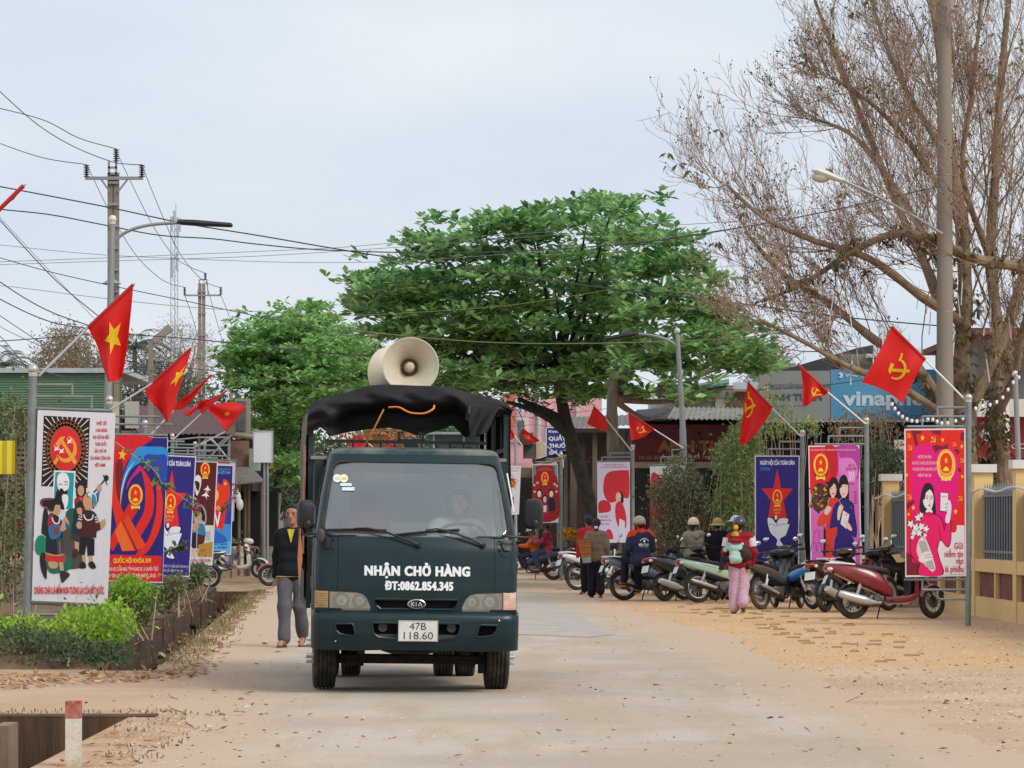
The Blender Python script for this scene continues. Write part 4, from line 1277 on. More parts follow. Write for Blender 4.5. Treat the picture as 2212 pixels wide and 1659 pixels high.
def pads(hull,tiers,npads,Y,depth,prx,rng,per,centre,bias=.0):
    """Flat layered sprays of foliage: each spray is a disc of whorls lying in one of the tiers."""
    uv=sample_poly(hull,npads,rng)
    tv=np.asarray(tiers,float)
    j=np.abs(uv[:,1][:,None]-tv[None,:]).argmin(1)
    uv[:,1]=tv[j]+rng.normal(0,6,npads)+.00014*(uv[:,0]-centre[0])**2*.5
    hw=(np.asarray(hull)[:,0].max()-np.asarray(hull)[:,0].min())/2
    fr=np.clip(1-((uv[:,0]-centre[0])/hw)**2,.08,1)**.5
    dep=Y+depth*fr*np.clip(rng.normal(bias,.6,npads),-1,1)
    C=W3(uv,dep)
    out=[]
    for c in C:
        k=int(per*rng.uniform(.6,1.3))
        r=prx*np.sqrt(rng.random(k))*rng.uniform(.6,1.15)
        a=rng.random(k)*2*PI
        out.append(np.stack([c[0]+r*np.cos(a),c[1]+r*np.sin(a)*.9,c[2]+rng.normal(0,.055,k)-.20*(r/prx)**2*rng.uniform(.2,1.2)],1))
    Q=np.vstack(out)
    u=Q[:,0]/Q[:,1]*F+CU; v=HV-(Q[:,2]-CAMH)/Q[:,1]*F
    keep=inpoly(hull,u,v) | (rng.random(len(Q))<.22)
    return Q[keep],C

def limbs(rt,base,targets,r0,m,rng,name='branch',n=5):
    for t in targets:
        b=Vector(base); t=Vector(t)
        mid=b.lerp(t,.5)+Vector((rng.normal(0,.2),rng.normal(0,.2),-.25*(t-b).length*.3+rng.normal(0,.1)))
        pts=[Vector(p) for p in cr([tuple(b),tuple(mid),tuple(t)],n)]
        MB().tube(pts,list(np.linspace(r0,r0*.18,len(pts))),7).build(name,m,rt)

H1=[(741,647),(771,589),(830,565),(870,530),(901,497),(951,453),(1020,462),(1100,455),(1175,430),(1240,446),(1323,418),(1362,443),(1430,456),(1440,490),(1525,529),(1530,570),(1576,580),(1570,640),(1600,680),(1695,705),(1690,770),(1649,825),(1600,805),(1540,835),(1503,868),(1440,842),(1400,850),(1330,862),(1272,874),(1180,862),(1100,850),(1019,848),(950,852),(895,820),(870,760),(820,745),(775,705)]
TI1=[438,476,512,550,588,626,664,702,740,778,814,846]
rg=np.random.default_rng(11)
YT=86.0
Q,C=pads(H1,TI1,280,YT,4.2,.95,rg,20,(1220,650),-.15)
u=Q[:,0]/Q[:,1]*F+CU
sel=(u>1330) & (rg.random(len(Q))<.9)
Q[sel]=np.array((0,0,CAMH))+(Q[sel]-np.array((0,0,CAMH)))*.94
for part,q,lab,trunk,m_,brt in (
    (0,Q[~sel],'large spreading green almond tree with dark leaning trunk right of the truck',[(1312,1275),(1296,1180),(1278,1110),(1252,1010),(1228,930),(1214,870),(1205,800),(1215,720)],M_barkd,.21),
    (1,Q[sel],'green tree with straight pale grey trunk in front of the lilac poster',[(1326,1262),(1327,1170),(1328,1080),(1325,980),(1322,900),(1323,850),(1326,800)],M_bark,.185)):
    Yk=YT if part==0 else 80.3
    b0=at(trunk[0][0],trunk[0][1],Yk); b0.z=0
    rt=thing('almond_tree',lab,'tree',b0)
    pts=[at(a,b,Yk)-b0 for i,(a,b) in enumerate(trunk)]
    pts[0].z=-.1
    pts=[Vector(p) for p in cr([tuple(p) for p in pts],4)]
    MB().tube(pts,[brt*(1.15 if i<2 else 1)*(1-.45*i/len(pts))*(1+.05*math.sin(i*2.1)) for i in range(len(pts))],14).build('trunk',m_,rt)
    src=pts[-6]
    sub=C[rg.choice(len(C),34,replace=False)]
    us=sub[:,0]/sub[:,1]*F+CU
    sub=sub[(us>1340) if part else (us<=1380)]
    limbs(rt,src,[tuple(np.array(s)-np.array(b0)) for s in sub],.085,m_,rg)
    if part==0:
        MB().tube([at(1232,945,YT)-b0,at(1190,905,YT-.3)-b0,at(1150,885,YT-.6)-b0,at(1095,868,YT-1)-b0],[.13,.11,.08,.04],8).build('branch',m_,rt)
        MB().tube([at(1222,912,YT)-b0,at(1180,888,YT+.3)-b0,at(1120,862,YT+.6)-b0],[.12,.09,.05],8).build('branch',m_,rt)
        tw=MB(); rr_=random.Random(5)
        for k in range(46):                                   # bare twigs hanging under the crown
            a=at(rr_.uniform(1070,1240),rr_.uniform(850,890),YT-.6)-b0
            d=Vector((rr_.uniform(-1,1),rr_.uniform(-.4,.4),rr_.uniform(-.9,.5)))*rr_.uniform(.3,.8)
            tw.tube([a,a+d*.5+Vector((0,0,.08)),a+d],[.014,.009,.004],4)
        o_=tw.build('twigs',m_,rt); tag(o_,kind='stuff')
    P,D,N,ln=rosettes(q-np.array(b0),rg,7,.285)
    leaves('foliage',P,D,N,ln,ln*.48,M_almond if part==0 else M_almond2 if False else M_almond,rt)

H3=[(469,807),(505,717),(556,686),(608,669),(640,664),(672,640),(700,668),(722,703),(756,711),(800,735),(830,770),(840,860),(760,875),(700,880),(668,930),(672,1000),(655,1040),(620,1050),(596,1000),(585,950),(552,925),(545,860),(500,850)]
Y3=108.0
Q,C=pads(H3,[655,685,708,732,756,780,806,832,858,884,912,940,970,1000,1030],240,Y3,4.2,.95,rg,21,(650,800),-.1)
b0=at(583,1235,Y3); b0.z=0
rt=thing('almond_tree','lighter green tree with whitewashed trunk left of the truck','tree',b0)
pts=[Vector(p) for p in cr([tuple(at(a,b,Y3)-b0) for a,b in ((583,1235),(588,1144),(598,1060),(606,1005),(618,920),(640,830),(655,760))],4)]
tr_=MB().tube(pts,list(np.linspace(.19,.07,len(pts))),12).build('trunk',M_barkd,rt)
MB().tube([at(a,b,Y3)-b0 for a,b in ((583,1232),(588,1144),(597,1064))],[.197,.182,.172],12).build('whitewash',mat('whitewashed_bark','9a8f80',.9,var=.25,vscale=8),tr_)
sub=C[rg.choice(len(C),20,replace=False)]
limbs(rt,pts[-5],[tuple(np.array(s)-np.array(b0)) for s in sub],.07,M_barkd,rg)
P,D,N,ln=rosettes(Q-np.array(b0),rg,8,.235)
leaves('foliage',P,D,N,ln,ln*.50,M_almond2,rt)

# ---- the bare tree on the right
class Wood:
    """Many thin tapering branches gathered in arrays."""
    def __init__(self,k): self.k,self.V,self.Fc,self.n=k,[],[],0
    def add(self,pts,r0,r1):
        pts=np.asarray(pts); m=len(pts); k=self.k
        d=np.gradient(pts,axis=0); d /= np.linalg.norm(d,axis=1,keepdims=True)+1e-9
        a=np.cross(d,np.array((.31,.83,.47))); a /= np.linalg.norm(a,axis=1,keepdims=True)+1e-9
        b=np.cross(d,a)
        r=np.linspace(r0,r1,m)[:,None]
        for q in range(k):
            t=2*PI*q/k
            self.V.append(None)
        ring=[pts+r*(a*math.cos(2*PI*q/k)+b*math.sin(2*PI*q/k)) for q in range(k)]
        del self.V[-k:]
        self.V.append(np.stack(ring,1).reshape(-1,3))
        i=np.arange(m-1)[:,None]*k+self.n
        q=np.arange(k)[None,:]
        q2=(q+1)%k
        self.Fc.append(np.stack([i+q,i+q2,i+k+q2,i+k+q],-1).reshape(-1,4))
        self.n+=m*k
    def build(self,name,m,parent,stuff=True):
        o=npmesh(name,np.vstack(self.V),np.vstack(self.Fc),m,parent,True)
        if stuff: o['kind']='stuff'
        return o

def grow_tree(rt,b0,mains,rng,gens,twig_r,up=.5,lenk=1.0,limb_m=None,twig_m=None,pods=.0,side=None):
    tips=[]
    lw,tw=Wood(5),Wood(3)
    def bra(p,d,L,r,g,Wd):
        n=5 if g<2 else 4
        pts=[p]; q=p.copy(); dd=d.copy()
        for i in range(n-1):
            dd=dd+rng.normal(0,.16,3)+np.array((0,0,up*.10))
            dd /= np.linalg.norm(dd)
            q=q+dd*L/(n-1); pts.append(q)
        Wd.add(pts,r,r*.45)
        return pts,dd
    def rec(pts,r,L,g):
        cnt=gens[g][0]
        for k in range(cnt):
            t=rng.uniform(.18,1.0) if k else 1.0
            f=t*(len(pts)-1); i=min(int(f),len(pts)-2)
            p=pts[i]+(pts[i+1]-pts[i])*(f-i)
            d=pts[i+1]-pts[i]; d=d/(np.linalg.norm(d)+1e-9)
            rv=rng.normal(0,1,3); rv -= d*(rv @ d); rv /= np.linalg.norm(rv)+1e-9
            ang=R(rng.uniform(22,55))
            nd=d*math.cos(ang)+rv*math.sin(ang)+np.array((0,0,.22*up))
            if side is not None: nd=nd+np.array(side)*.15
            nd /= np.linalg.norm(nd)
            L2=L*gens[g][1]*rng.uniform(.55,1.25)*(1-.35*t)
            last=g==len(gens)-1
            r2=max(twig_r,r*.5*(1-.4*t))
            q,e=bra(p,nd,L2,r2,g+1,tw if g>=1 else lw)
            if last: tips.append((q[-1],e))
            else: rec(q,r2,L2,g+1)
    for pts,r0,r1,nm in mains:
        P_=[np.array(x) for x in cr([tuple(p) for p in pts],5)]
        MB().tube([Vector(x) for x in P_],[rr*(1+.08*math.sin(i*1.7)) for i,rr in enumerate(np.linspace(r0,r1,len(P_)))],10).build(nm,limb_m,rt)
        L=np.linalg.norm(np.diff(np.array(P_),axis=0),axis=1).sum()
        rec(P_[len(P_)//4:] if nm=='trunk' else P_[1:],max(r1,.03),L*lenk,0)
    lw.build('limbs',limb_m,rt); tw.build('twigs',twig_m,rt)
    return tips

YB=64.5
b0=at(2100,1300,YB); b0.z=0
bt=thing('bare_tree','tall leafless tree with dry brown twigs and seed pods behind the yellow fence','tree',b0)
def ml(*p): return [np.array(at(u,v,YB+d)-b0) for u,v,d in p]
rg=np.random.default_rng(23)
mains=[
    (ml((2100,1300,0),(2095,1100,0),(2085,950,0),(2075,800,.2),(2085,640,.3),(2075,480,.2),(2050,300,0),(2030,120,.3),(2000,-90,.5)),.23,.05,'trunk'),
    (ml((2200,1300,.6),(2166,1000,.6),(2150,900,.5),(2160,760,.8),(2140,560,1),(2150,380,1.2),(2160,200,1.5),(2185,-60,1.6)),.17,.05,'trunk'),
    (ml((2095,1060,0),(2040,900,-.4),(1985,800,-.8),(1890,735,-1.0),(1790,655,-1.0),(1690,590,-.8),(1610,500,-.5)),.13,.03,'limb'),
    (ml((2078,820,.2),(2010,600,.8),(1950,470,1.2),(1880,300,1.4),(1810,130,1.5),(1760,0,1.6)),.11,.03,'limb'),
    (ml((2085,700,.3),(1990,640,-.6),(1880,560,-1.2),(1760,520,-1.5),(1650,470,-1.5),(1570,400,-1.2)),.10,.025,'limb'),
    (ml((2290,600,-1.5),(2200,575,-1.7),(2110,560,-1.8),(2000,515,-1.9),(1930,505,-1.9),(1840,545,-1.7),(1740,610,-1.4),(1650,650,-1.0)),.12,.03,'limb'),
    (ml((2095,880,.1),(2180,700,.9),(2225,520,1.5),(2270,300,2),(2300,80,2)),.12,.03,'limb'),
    (ml((2075,480,.2),(1980,330,-.4),(1890,230,-.8),(1800,170,-1)),.07,.025,'limb'),
    (ml((2060,620,.2),(1950,430,2.0),(1850,300,3),(1770,260,3.5)),.08,.025,'limb'),
    (ml((2030,890,-.4),(1950,840,-1.4),(1830,790,-1.9),(1740,740,-2.2),(1640,690,-2.2)),.08,.025,'limb'),
    (ml((2150,900,.5),(2190,820,-.3),(2212,700,-.8),(2250,560,-1)),.10,.03,'limb'),
    (ml((2040,330,0),(1960,200,1.2),(1900,60,2.0),(1870,-60,2.4)),.06,.02,'limb'),
    (ml((2140,560,1),(2080,380,-.8),(2100,200,-1.4),(2120,0,-1.6)),.07,.025,'limb'),
]
tips=grow_tree(bt,b0,mains,rg,[(18,.44),(8,.58),(5,.66),(2,.8)],.0054,up=1.05,lenk=.85,limb_m=M_barkb,twig_m=M_twig,side=(-.5,0,.1))
T_=np.array([t[0] for t in tips])
kk=rg.random(len(T_))<.10
pp=T_[kk]
octv=np.array([(1,0,0),(-1,0,0),(0,1,0),(0,-1,0),(0,0,1),(0,0,-1)],float)
octf=np.array([(0,2,4),(2,1,4),(1,3,4),(3,0,4),(2,0,5),(1,2,5),(3,1,5),(0,3,5)])
pp=np.vstack([pp+rg.normal(0,.035,pp.shape) for _ in range(3)])
rr=rg.uniform(.008,.019,len(pp))
V=(pp[:,None,:]+octv[None]*rr[:,None,None]*np.array((1,1,1.3))).reshape(-1,3)
Fc=(octf[None]+(np.arange(len(pp))*6)[:,None,None]).reshape(-1,3)
o_=npmesh('seed_pods',V,Fc,mat('seed_pod_brown','40322a',.9,var=.3),bt); o_['kind']='stuff'
kk=T_[rg.choice(len(T_),90,replace=False)]
P,D,N,ln=rosettes(kk,rg,7,.17)
leaves('last_leaves',P,D-np.array((0,0,.9)),N,ln,ln*.3,leafmat('yellowing_leaves',['5f6b2c','8a8a3a','6f5a2c','4c6a2c'],.5,.3),bt)
# mossy ferns on the level limb and dry creepers on the trunks
cs=[]
for pts,n_ in ((mains[5][0],130),(mains[0][0][:5],300),(mains[1][0][:4],240),(mains[2][0][:3],60)):
    P_=np.array(cr([tuple(p) for p in pts],10))
    cs.append(P_[rg.choice(len(P_),n_)]+rg.normal(0,.12,(n_,3)))
cs=np.vstack(cs)
P,D,N,ln=rosettes(cs,rg,5,.16)
leaves('dry_creeper',P,D-np.array((0,0,1.0)),N,ln,ln*.35,leafmat('dry_creeper_leaves',['4a4a26','6a5c36','7a6a44','55492e','3e4622'],.7,.2),bt)
# hanging light tubes
M_tube=mat('white_light_tube','e2e4e4',.4,var=.02)
tb=MB(); tb.tube([(0,0,0),(0,0,-.42)],.011,6); tb.tube([(0,0,0),(0,0,.12)],.003,4)
t0=tb.build('light_tube',M_tube)
rr_=random.Random(9)
for k in range(30):
    o_=t0 if k==0 else t0.copy()
    if k: COL.objects.link(o_)
    o_.location=at(rr_.uniform(1880,2205) if k>8 else rr_.uniform(1780,1900),rr_.uniform(600,800),YB+rr_.uniform(-2,1)); o_.rotation_euler=(R(rr_.uniform(-6,6)),R(rr_.uniform(-8,10)),0)
    tag(o_,'thin white light tube hanging from the twigs of the bare tree','light tube','light tubes hanging in the bare tree')
def bulbs(label,pts,Y,n):
    p0=at(*pts[0],Y)
    rt=thing('light_string',label,'light string',p0)
    q=[Vector(p) for p in cr([tuple(at(u,v,Y)-p0) for u,v in pts],8)]
    MB().tube(q,.007,5).build('wire',M_black,rt)
    for k in range(n):
        f=(k+.5)/n*(len(q)-1); i=int(f); p=q[i].lerp(q[min(i+1,len(q)-1)],f-i)
        hd_=MB().cyl(p,p-Vector((0,0,.055)),.016,.018,8).build('bulb_socket',M_black,rt)
        MB().sphere(p-Vector((0,0,.095)),(.027,.027,.037),10,8).build('bulb',mat('white_bulb','e9ebee',.2,var=.02),hd_)
M_black=mat('black_plastic','121417',.45,var=.2)
bulbs('string of white bulbs sagging behind the nearest right poster',[(1925,858),(1945,885),(1975,898),(2010,893),(2040,903),(2085,890)],60.0,15)
bulbs('string of white bulbs rising to the right of the nearest poster pole',[(2088,884),(2112,868),(2140,862),(2165,848),(2185,818),(2205,800)],60.5,9)

# ---- shrubs
def shrub(label,hull,Y,depth,L,W,cols,n,rng,stems=0,base=None,trans=.3,cat='shrub',name='shrub',flowers=None,droop=.0,clump=.25,tops=None,group=None):
    h=np.asarray(hull,float)
    cu=(h[:,0].min()+h[:,0].max())/2
    p0=at(cu,HV+CAMH*F/Y,Y); p0.z=0
    rt=thing(name,label,cat,p0,group=group)
    k=max(6,n//45)
    uv=sample_poly(hull,k,rng)
    dep=Y+depth*np.clip(rng.normal(0,.5,k),-1,1)
    C=W3(uv,dep)
    P=C[rng.integers(0,k,n)]+rng.normal(0,clump,(n,3))*np.array((1,1,.8))
    u=P[:,0]/P[:,1]*F+CU; v=HV-(P[:,2]-CAMH)/P[:,1]*F
    P=P[(inpoly(hull,u,v) | (rng.random(n)<.07)) & (P[:,2]>.03)]
    m_=len(P)
    D=rng.normal(0,1,(m_,3))+np.array((0,-.25,.35-droop)); N=rng.normal(0,.5,(m_,3))+np.array((0,-.3,1))
    ln=L*rng.uniform(.6,1.3,m_)
    mm=leafmat('leaves_of_'+label.replace(' ','_')[:40],cols,.5,trans)
    if tops is not None:
        # young shoots grow on the outer, upper side of the bush
        key=P[:,2]+.5*rng.normal(0,.12,m_)+.25*np.sin(P[:,0]*3.1)*np.sin(P[:,1]*2.3)
        top=key>np.quantile(key,tops[1])
        leaves('foliage',(P-np.array(p0))[~top],D[~top],N[~top],ln[~top],ln[~top]*W,mm,rt)
        leaves('young_shoots',(P-np.array(p0))[top],D[top]+np.array((0,0,.5)),N[top],ln[top],ln[top]*W,leafmat('shoots_of_'+label.replace(' ','_')[:40],tops[0],.45,.4),rt)
    else:
        leaves('foliage',P-np.array(p0),D,N,ln,ln*W,mm,rt)
    st=Wood(4)
    for c in C[rng.choice(k,min(k,stems or 12),replace=False)]:
        b=np.array((c[0]*.9+p0.x*.1+rng.normal(0,.1),c[1],.02))
        mid=(b+c)/2+rng.normal(0,.12,3)
        st.add(np.array([b,mid,c])-np.array(p0),.016,.005)
    st.build('stems',M_twig,rt)
    if flowers:
        col,cnt,size=flowers
        fp=P[rng.choice(m_,cnt)]+np.array((0,-.06,.03))
        fp=np.repeat(fp,5,0)+rng.normal(0,size*.5,(cnt*5,3))
        leaves('flowers',fp-np.array(p0),rng.normal(0,1,fp.shape)+np.array((0,-.4,.3)),rng.normal(0,1,fp.shape),size,size*.8,leafmat('flowers_'+label.replace(' ','_')[:30],col,.5,.3),rt)
    return rt
rg=np.random.default_rng(31)
GRN_=['26331c','37472a','4a5a34','5c6a40','3a4a30']
shrub('bushy grey green shrub with reddish leaves hiding the red disc poster',[(1395,1052),(1430,1030),(1440,990),(1465,975),(1490,985),(1515,1030),(1530,1070),(1528,1140),(1540,1190),(1500,1225),(1420,1225),(1400,1160),(1408,1100)],72.2,.6,.085,.42,['46583a','5a6c48','708058','7a7050','8a6a50'],9500,rg,26,trans=.25)
shrub('tall feathery shrub with yellow flowers beside the blue star poster',[(1528,1085),(1545,1040),(1530,985),(1560,945),(1600,900),(1640,870),(1655,905),(1640,950),(1650,990),(1630,1010),(1632,1200),(1600,1225),(1540,1220),(1545,1140)],72.3,.7,.115,.28,['5a7040','728a50','8aa05e','647c4a','9cb06a'],8800,rg,30,flowers=(['e8d028','d8b81c'],12,.07),droop=.8)
shrub('loose yellow flowered sprays rising above the blue star poster',[(1600,900),(1625,850),(1660,830),(1700,860),(1720,905),(1760,900),(1780,930),(1740,950),(1690,940),(1650,960),(1610,950)],72.5,.9,.11,.26,['6a7c46','829656','98a866','748452'],1500,rg,22,flowers=(['e8d028','e0c020'],9,.06),droop=.9,clump=.18)
shrub('dark hedge with pink flowers behind the gap right of the pink poster',[(1855,1010),(1880,960),(1920,955),(1960,980),(1960,1060),(1905,1068),(1858,1062)],70.0,.8,.08,.5,['2e3e28','3c4e32','4a5e3c','38462e'],4200,rg,16,flowers=(['a8425e','8a3048'],22,.05),cat='hedge',name='hedge')
shrub('dry brown creeper spilling over the awning right of the pink poster',[(1780,905),(1830,885),(1900,880),(1950,900),(1955,950),(1900,970),(1850,960),(1800,948)],74.0,.8,.10,.3,['6a5a40','85704e','5a4c36','7a6a3c'],1500,rg,26,droop=1.2,cat='creeper',name='creeper')
# left garden
DG=['33452a','435834','546a40','64784a','46502e']
shrub('tall dark shrub with red blossom at the left edge beside the nearest pole',[(-190,860),(-20,840),(20,850),(60,870),(78,930),(66,1000),(72,1080),(64,1180),(70,1300),(-190,1320)],43.5,1.1,.075,.5,['4a5a36','5e6e44','748050','80805a','52603e'],10000,rg,34,flowers=(['8a1c20','a03028','6a2024'],46,.05),group=None)
shrub('bright lime green hedge in front of the nearest left poster',[(-190,1330),(40,1335),(110,1345),(150,1320),(200,1315),(255,1300),(292,1330),(290,1370),(270,1395),(200,1410),(100,1420),(-190,1420)],38.2,.8,.074,.45,['4f7430','668c38','44622c'],9000,rg,20,tops=(['9cc23a','b4d44a','8cb236','78a232'],.42),clump=.17,cat='hedge',name='hedge')
shrub('dark green clipped shrub at the bottom left corner above the fallen leaves',[(-190,1360),(60,1355),(150,1370),(230,1390),(290,1400),(270,1450),(150,1460),(-190,1475)],36.9,.7,.058,.48,DG,8500,rg,34,clump=.14,flowers=(['b03a20','8a2418'],5,.04))
for i,(lab,hull,Y_) in enumerate((
    ('weedy green hedge below the second left poster',[(225,1272),(290,1252),(345,1270),(350,1310),(318,1352),(262,1385),(228,1388)],45.0),
    ('brownish hedge below the third left poster',[(330,1250),(395,1240),(405,1262),(385,1296),(350,1330),(325,1320)],55.5),
    ('small hedge beside the drain below the maroon poster',[(400,1222),(440,1215),(448,1240),(432,1262),(405,1275)],66.0))):
    shrub(lab,hull,Y_,.45,.062,.45,[['50663a','647c44','7a9250','465834'],['6a6a48','7a7a52','5c6440','8a845c'],['50663a','647c44','687648','465834']][i],4200,rg,16,clump=.16,cat='hedge',name='hedge',tops=(['8fae34','7a9c2c'],.70) if i==0 else None)
shrub('lime green shoots between the first two left posters',[(235,1265),(265,1240),(300,1248),(330,1275),(300,1310),(250,1310)],44.5,.4,.058,.45,['7ea428','97bd34','5f8a22'],1700,rg,8,clump=.12)
# sprigs of bougainvillea in front of the posters
def sprig(label,pts,Y,leafc,fl):
    p0=at(*pts[0],Y)
    rt=thing('sprig',label,'plant',p0)
    q=np.array(cr([tuple(at(u,v,Y)-p0) for u,v in pts],6))
    w_=Wood(4); w_.add(q,.010,.004); w_.build('stem',M_twig,rt)
    n=60; c=q[rg.integers(2,len(q),n)]+rg.normal(0,.025,(n,3))
    ln=rg.uniform(.06,.13,n)
    leaves('foliage',c,rg.normal(0,1,(n,3))+np.array((.3,0,-.5)),rg.normal(0,1,(n,3))+np.array((0,-1,.5)),ln,ln*.6,leafmat('leaves_'+label[:25],leafc,.5,.35),rt)
    if fl:
        c=np.repeat(q[-3:-1],9,0)+rg.normal(0,.035,(18,3)); leaves('flowers',c,rg.normal(0,1,c.shape),rg.normal(0,1,c.shape),.06,.05,leafmat('magenta_flowers',['b01c70','c42a86'],.5,.4),rt)
sprig('leafy sprig with magenta flowers crossing the second left poster',[(250,955),(290,985),(330,1012),(352,1045),(395,1075),(415,1090),(425,1100)],50.0,['4a6a3a','5f8048','7a9458'],True)
sprig('thin leafy sprig in front of the white dove on the third left poster',[(330,1200),(360,1190),(385,1180),(398,1176)],57.0,['3f5630','55703c'],False)
sprig('reddish leafy sprig over the bright blue poster',[(470,1105),(490,1090),(505,1070),(512,1040)],79.0,['7a5a3a','8a6a44','6a5a3a'],False)
sprig('small leafy sprig in front of the red and white scooter',[(500,1160),(520,1178),(545,1200),(556,1215)],85.0,['3a4a2c','4a5c36'],False)

# distant trees
def far_tree(label,hull,Y,cols,n,L,trunk,rng,name='tree',W=.35):
    h=np.asarray(hull,float); cu=trunk
    p0=at(cu,HV,Y); p0.z=0
    rt=thing(name,label,'tree',p0)
    uv=sample_poly(hull,n//14,rng); C=W3(uv,Y+rng.normal(0,1.6,len(uv)))
    P=C[rng.integers(0,len(C),n)]+rng.normal(0,.35,(n,3))
    leaves('crown',P-np.array(p0),rng.normal(0,1,(n,3)),rng.normal(0,1,(n,3)),L*rng.uniform(.6,1.3,n),L*W,leafmat('far_leaves_'+label[:30],cols,.7,.25),rt)
    w_=Wood(5)
    top=at(cu,h[:,1].mean(),Y)-p0
    w_.add(np.array([(0,0,0),tuple(top*.5),tuple(top)]),.22,.08)
    for c in C[rng.choice(len(C),min(len(C),40),replace=False)]:
        w_.add(np.array([tuple(top*.6),tuple((np.array(top)*.6+c-np.array(p0))/2+rng.normal(0,.3,3)),tuple(c-np.array(p0))]),.07,.015)
    o_=w_.build('trunk',M_twig,rt,False)
far_tree('brownish half bare tree behind the green warehouse on the left',[(80,800),(85,760),(110,725),(150,712),(185,722),(200,760),(230,790),(240,815),(90,815)],190,['8a7a62','7a6a54','9a8a70','6e6a4c'],5200,.22,150,rg)
far_tree('grey bare tree between the two concrete poles on the left',[(330,800),(335,750),(350,715),(390,700),(430,705),(455,730),(470,770),(450,820),(340,840)],200,['8e8678','7a7264','9a9080','6a6a58'],3600,.20,392,rg,W=.18)
far_tree('dark grey green tree tangle under the nearest star flag',[(262,860),(268,800),(280,740),(300,760),(330,790),(380,800),(420,830),(440,870),(430,905),(270,900)],125,['4a4f44','5a5f50','3c4238','6a6a58'],5200,.20,320,rg,W=.25)
far_tree('dark tree line low behind the left shops',[(440,900),(480,850),(520,860),(545,900),(600,960),(660,960),(700,940),(760,930),(760,1100),(560,1100),(450,1060)],150,['2f4028','3c5030','4a603a','55604a'],6000,.32,640,rg)
far_tree('orange flowering tree seen through the truck bed',[(760,985),(765,940),(800,915),(850,920),(880,940),(870,985),(800,1000)],140,['b05a34','c46a3e','6a7a44','4a6a38'],2600,.28,815,rg)
far_tree('green tree seen through the truck bed on the right',[(880,985),(890,930),(930,905),(990,900),(1030,920),(1040,985)],170,['3a5a34','4a6c3c','5c7e48'],2400,.35,950,rg)
far_tree('pale palm like tree between the almond tree and the grey sign',[(1625,835),(1640,790),(1660,770),(1690,785),(1720,815),(1700,850),(1640,850)],130,['6a7a62','7c8a70','5a6a54'],1500,.45,1668,rg,W=.10)
def palm(label,u,v,Y):
    p0=at(u,HV,Y); p0.z=0
    rt=thing('palm_tree',label,'palm',p0)
    top=at(u,v,Y)-p0
    w_=Wood(6); w_.add(np.array([(0,0,0),tuple(top*.5+Vector((.2,0,0))),tuple(top)]),.16,.10); w_.build('trunk',M_bark,rt,False)
    P,D,N=[],[],[]
    for k in range(16):
        a=2*PI*k/16+rg.random(); e=rg.uniform(-.2,1.2)
        d0=np.array((math.cos(a)*math.cos(e),math.sin(a)*math.cos(e),math.sin(e)))
        for j in range(26):
            t=j/25
            p=np.array(top)+d0*2.1*t+np.array((0,0,-1.3*t*t))
            for s in (-1,1):
                sd=np.cross(d0,(0,0,1)); sd /= np.linalg.norm(sd)+1e-9
                P.append(p); D.append(sd*s+d0*.6+np.array((0,0,-.5))); N.append((0,0,1))
    leaves('fronds',P,D,N,.5,.06,leafmat('palm_fronds_'+label[:20],['4f5f4c','62725c','42523f'],.5,.2),rt)
palm('palm with drooping fronds behind the nearest star flag',290,745,150)
palm('small palm behind the warehouse at the left edge',8,782,160)

# ---- ground litter
rg=np.random.default_rng(41)
def litter(name,regions,m,size,flat=.25,W=.5,col=None):
    P=[]
    for (poly,n) in regions:
        uv=sample_poly(poly,n,rg)
        for u,v in uv:
            P.append(gnd(u,v)+Vector((0,0,rg.uniform(.008,.03))))
    P=np.array([tuple(p) for p in P]); n=len(P)
    D=rg.normal(0,1,(n,3))*np.array((1,1,flat)); N=rg.normal(0,.35,(n,3))+np.array((0,0,1))
    ln=size*rg.uniform(.5,1.5,n)
    o=leaves(name,P,D,N,ln,ln*W,m,None)
    return o
litter('fallen_leaves',[([(0,1462),(300,1452),(430,1440),(440,1462),(300,1475),(120,1484),(0,1492)],520),([(420,1440),(470,1350),(530,1292),(560,1300),(520,1380),(470,1452)],150),([(120,1625),(260,1570),(360,1600),(330,1659),(110,1659)],36),([(440,1470),(640,1340),(660,1450),(560,1560),(440,1600)],30)],
       leafmat('fallen_leaf_colours',['b08a5c','c9a678','d8bf98','9a6e4a','ab7a56'],.7,.15),.085)
litter('ground_scraps',[([(1150,1640),(2100,1640),(2200,1350),(1700,1330),(1250,1330)],110),([(350,1640),(1000,1640),(650,1500),(500,1520)],40)],leafmat('scrap_colours',['5f4630','7a5a3a','d8cbb8','4a3626'],.8,.1),.055)
# weeds along the drain, dry grass
def weeds(name,spots,n,h,cols,spread):
    P,D,ln=[],[],[]
    for (x,y,k) in spots:
        for _ in range(int(n*k)):
            P.append((x+rg.normal(0,spread),y+rg.normal(0,spread*2),rg.uniform(-.01,.01))); D.append((rg.normal(0,.5),rg.normal(0,.5),1)); ln.append(h*rg.uniform(.4,1.3))
    P,D,ln=np.array(P),np.array(D),np.array(ln)
    leaves(name,P,D,rg.normal(0,1,P.shape),ln,.012,leafmat(name+'_colours',cols,.7,.3),None)
sp=[(np.interp(y,[36,76],[-3.50,-5.45])+rg.normal(0,.12),y,rg.uniform(.3,1.3)) for y in np.arange(37,77,.35)]
sp+=[(np.interp(y,[36,76],[-4.55,-6.5])+rg.normal(0,.10),y,rg.uniform(.3,1.3)) for y in np.arange(38,76,.35)]
weeds('dry_grass',sp,20,.09,['8a7a4c','6f6a3e','a08c5c','5c5a30'],.10)
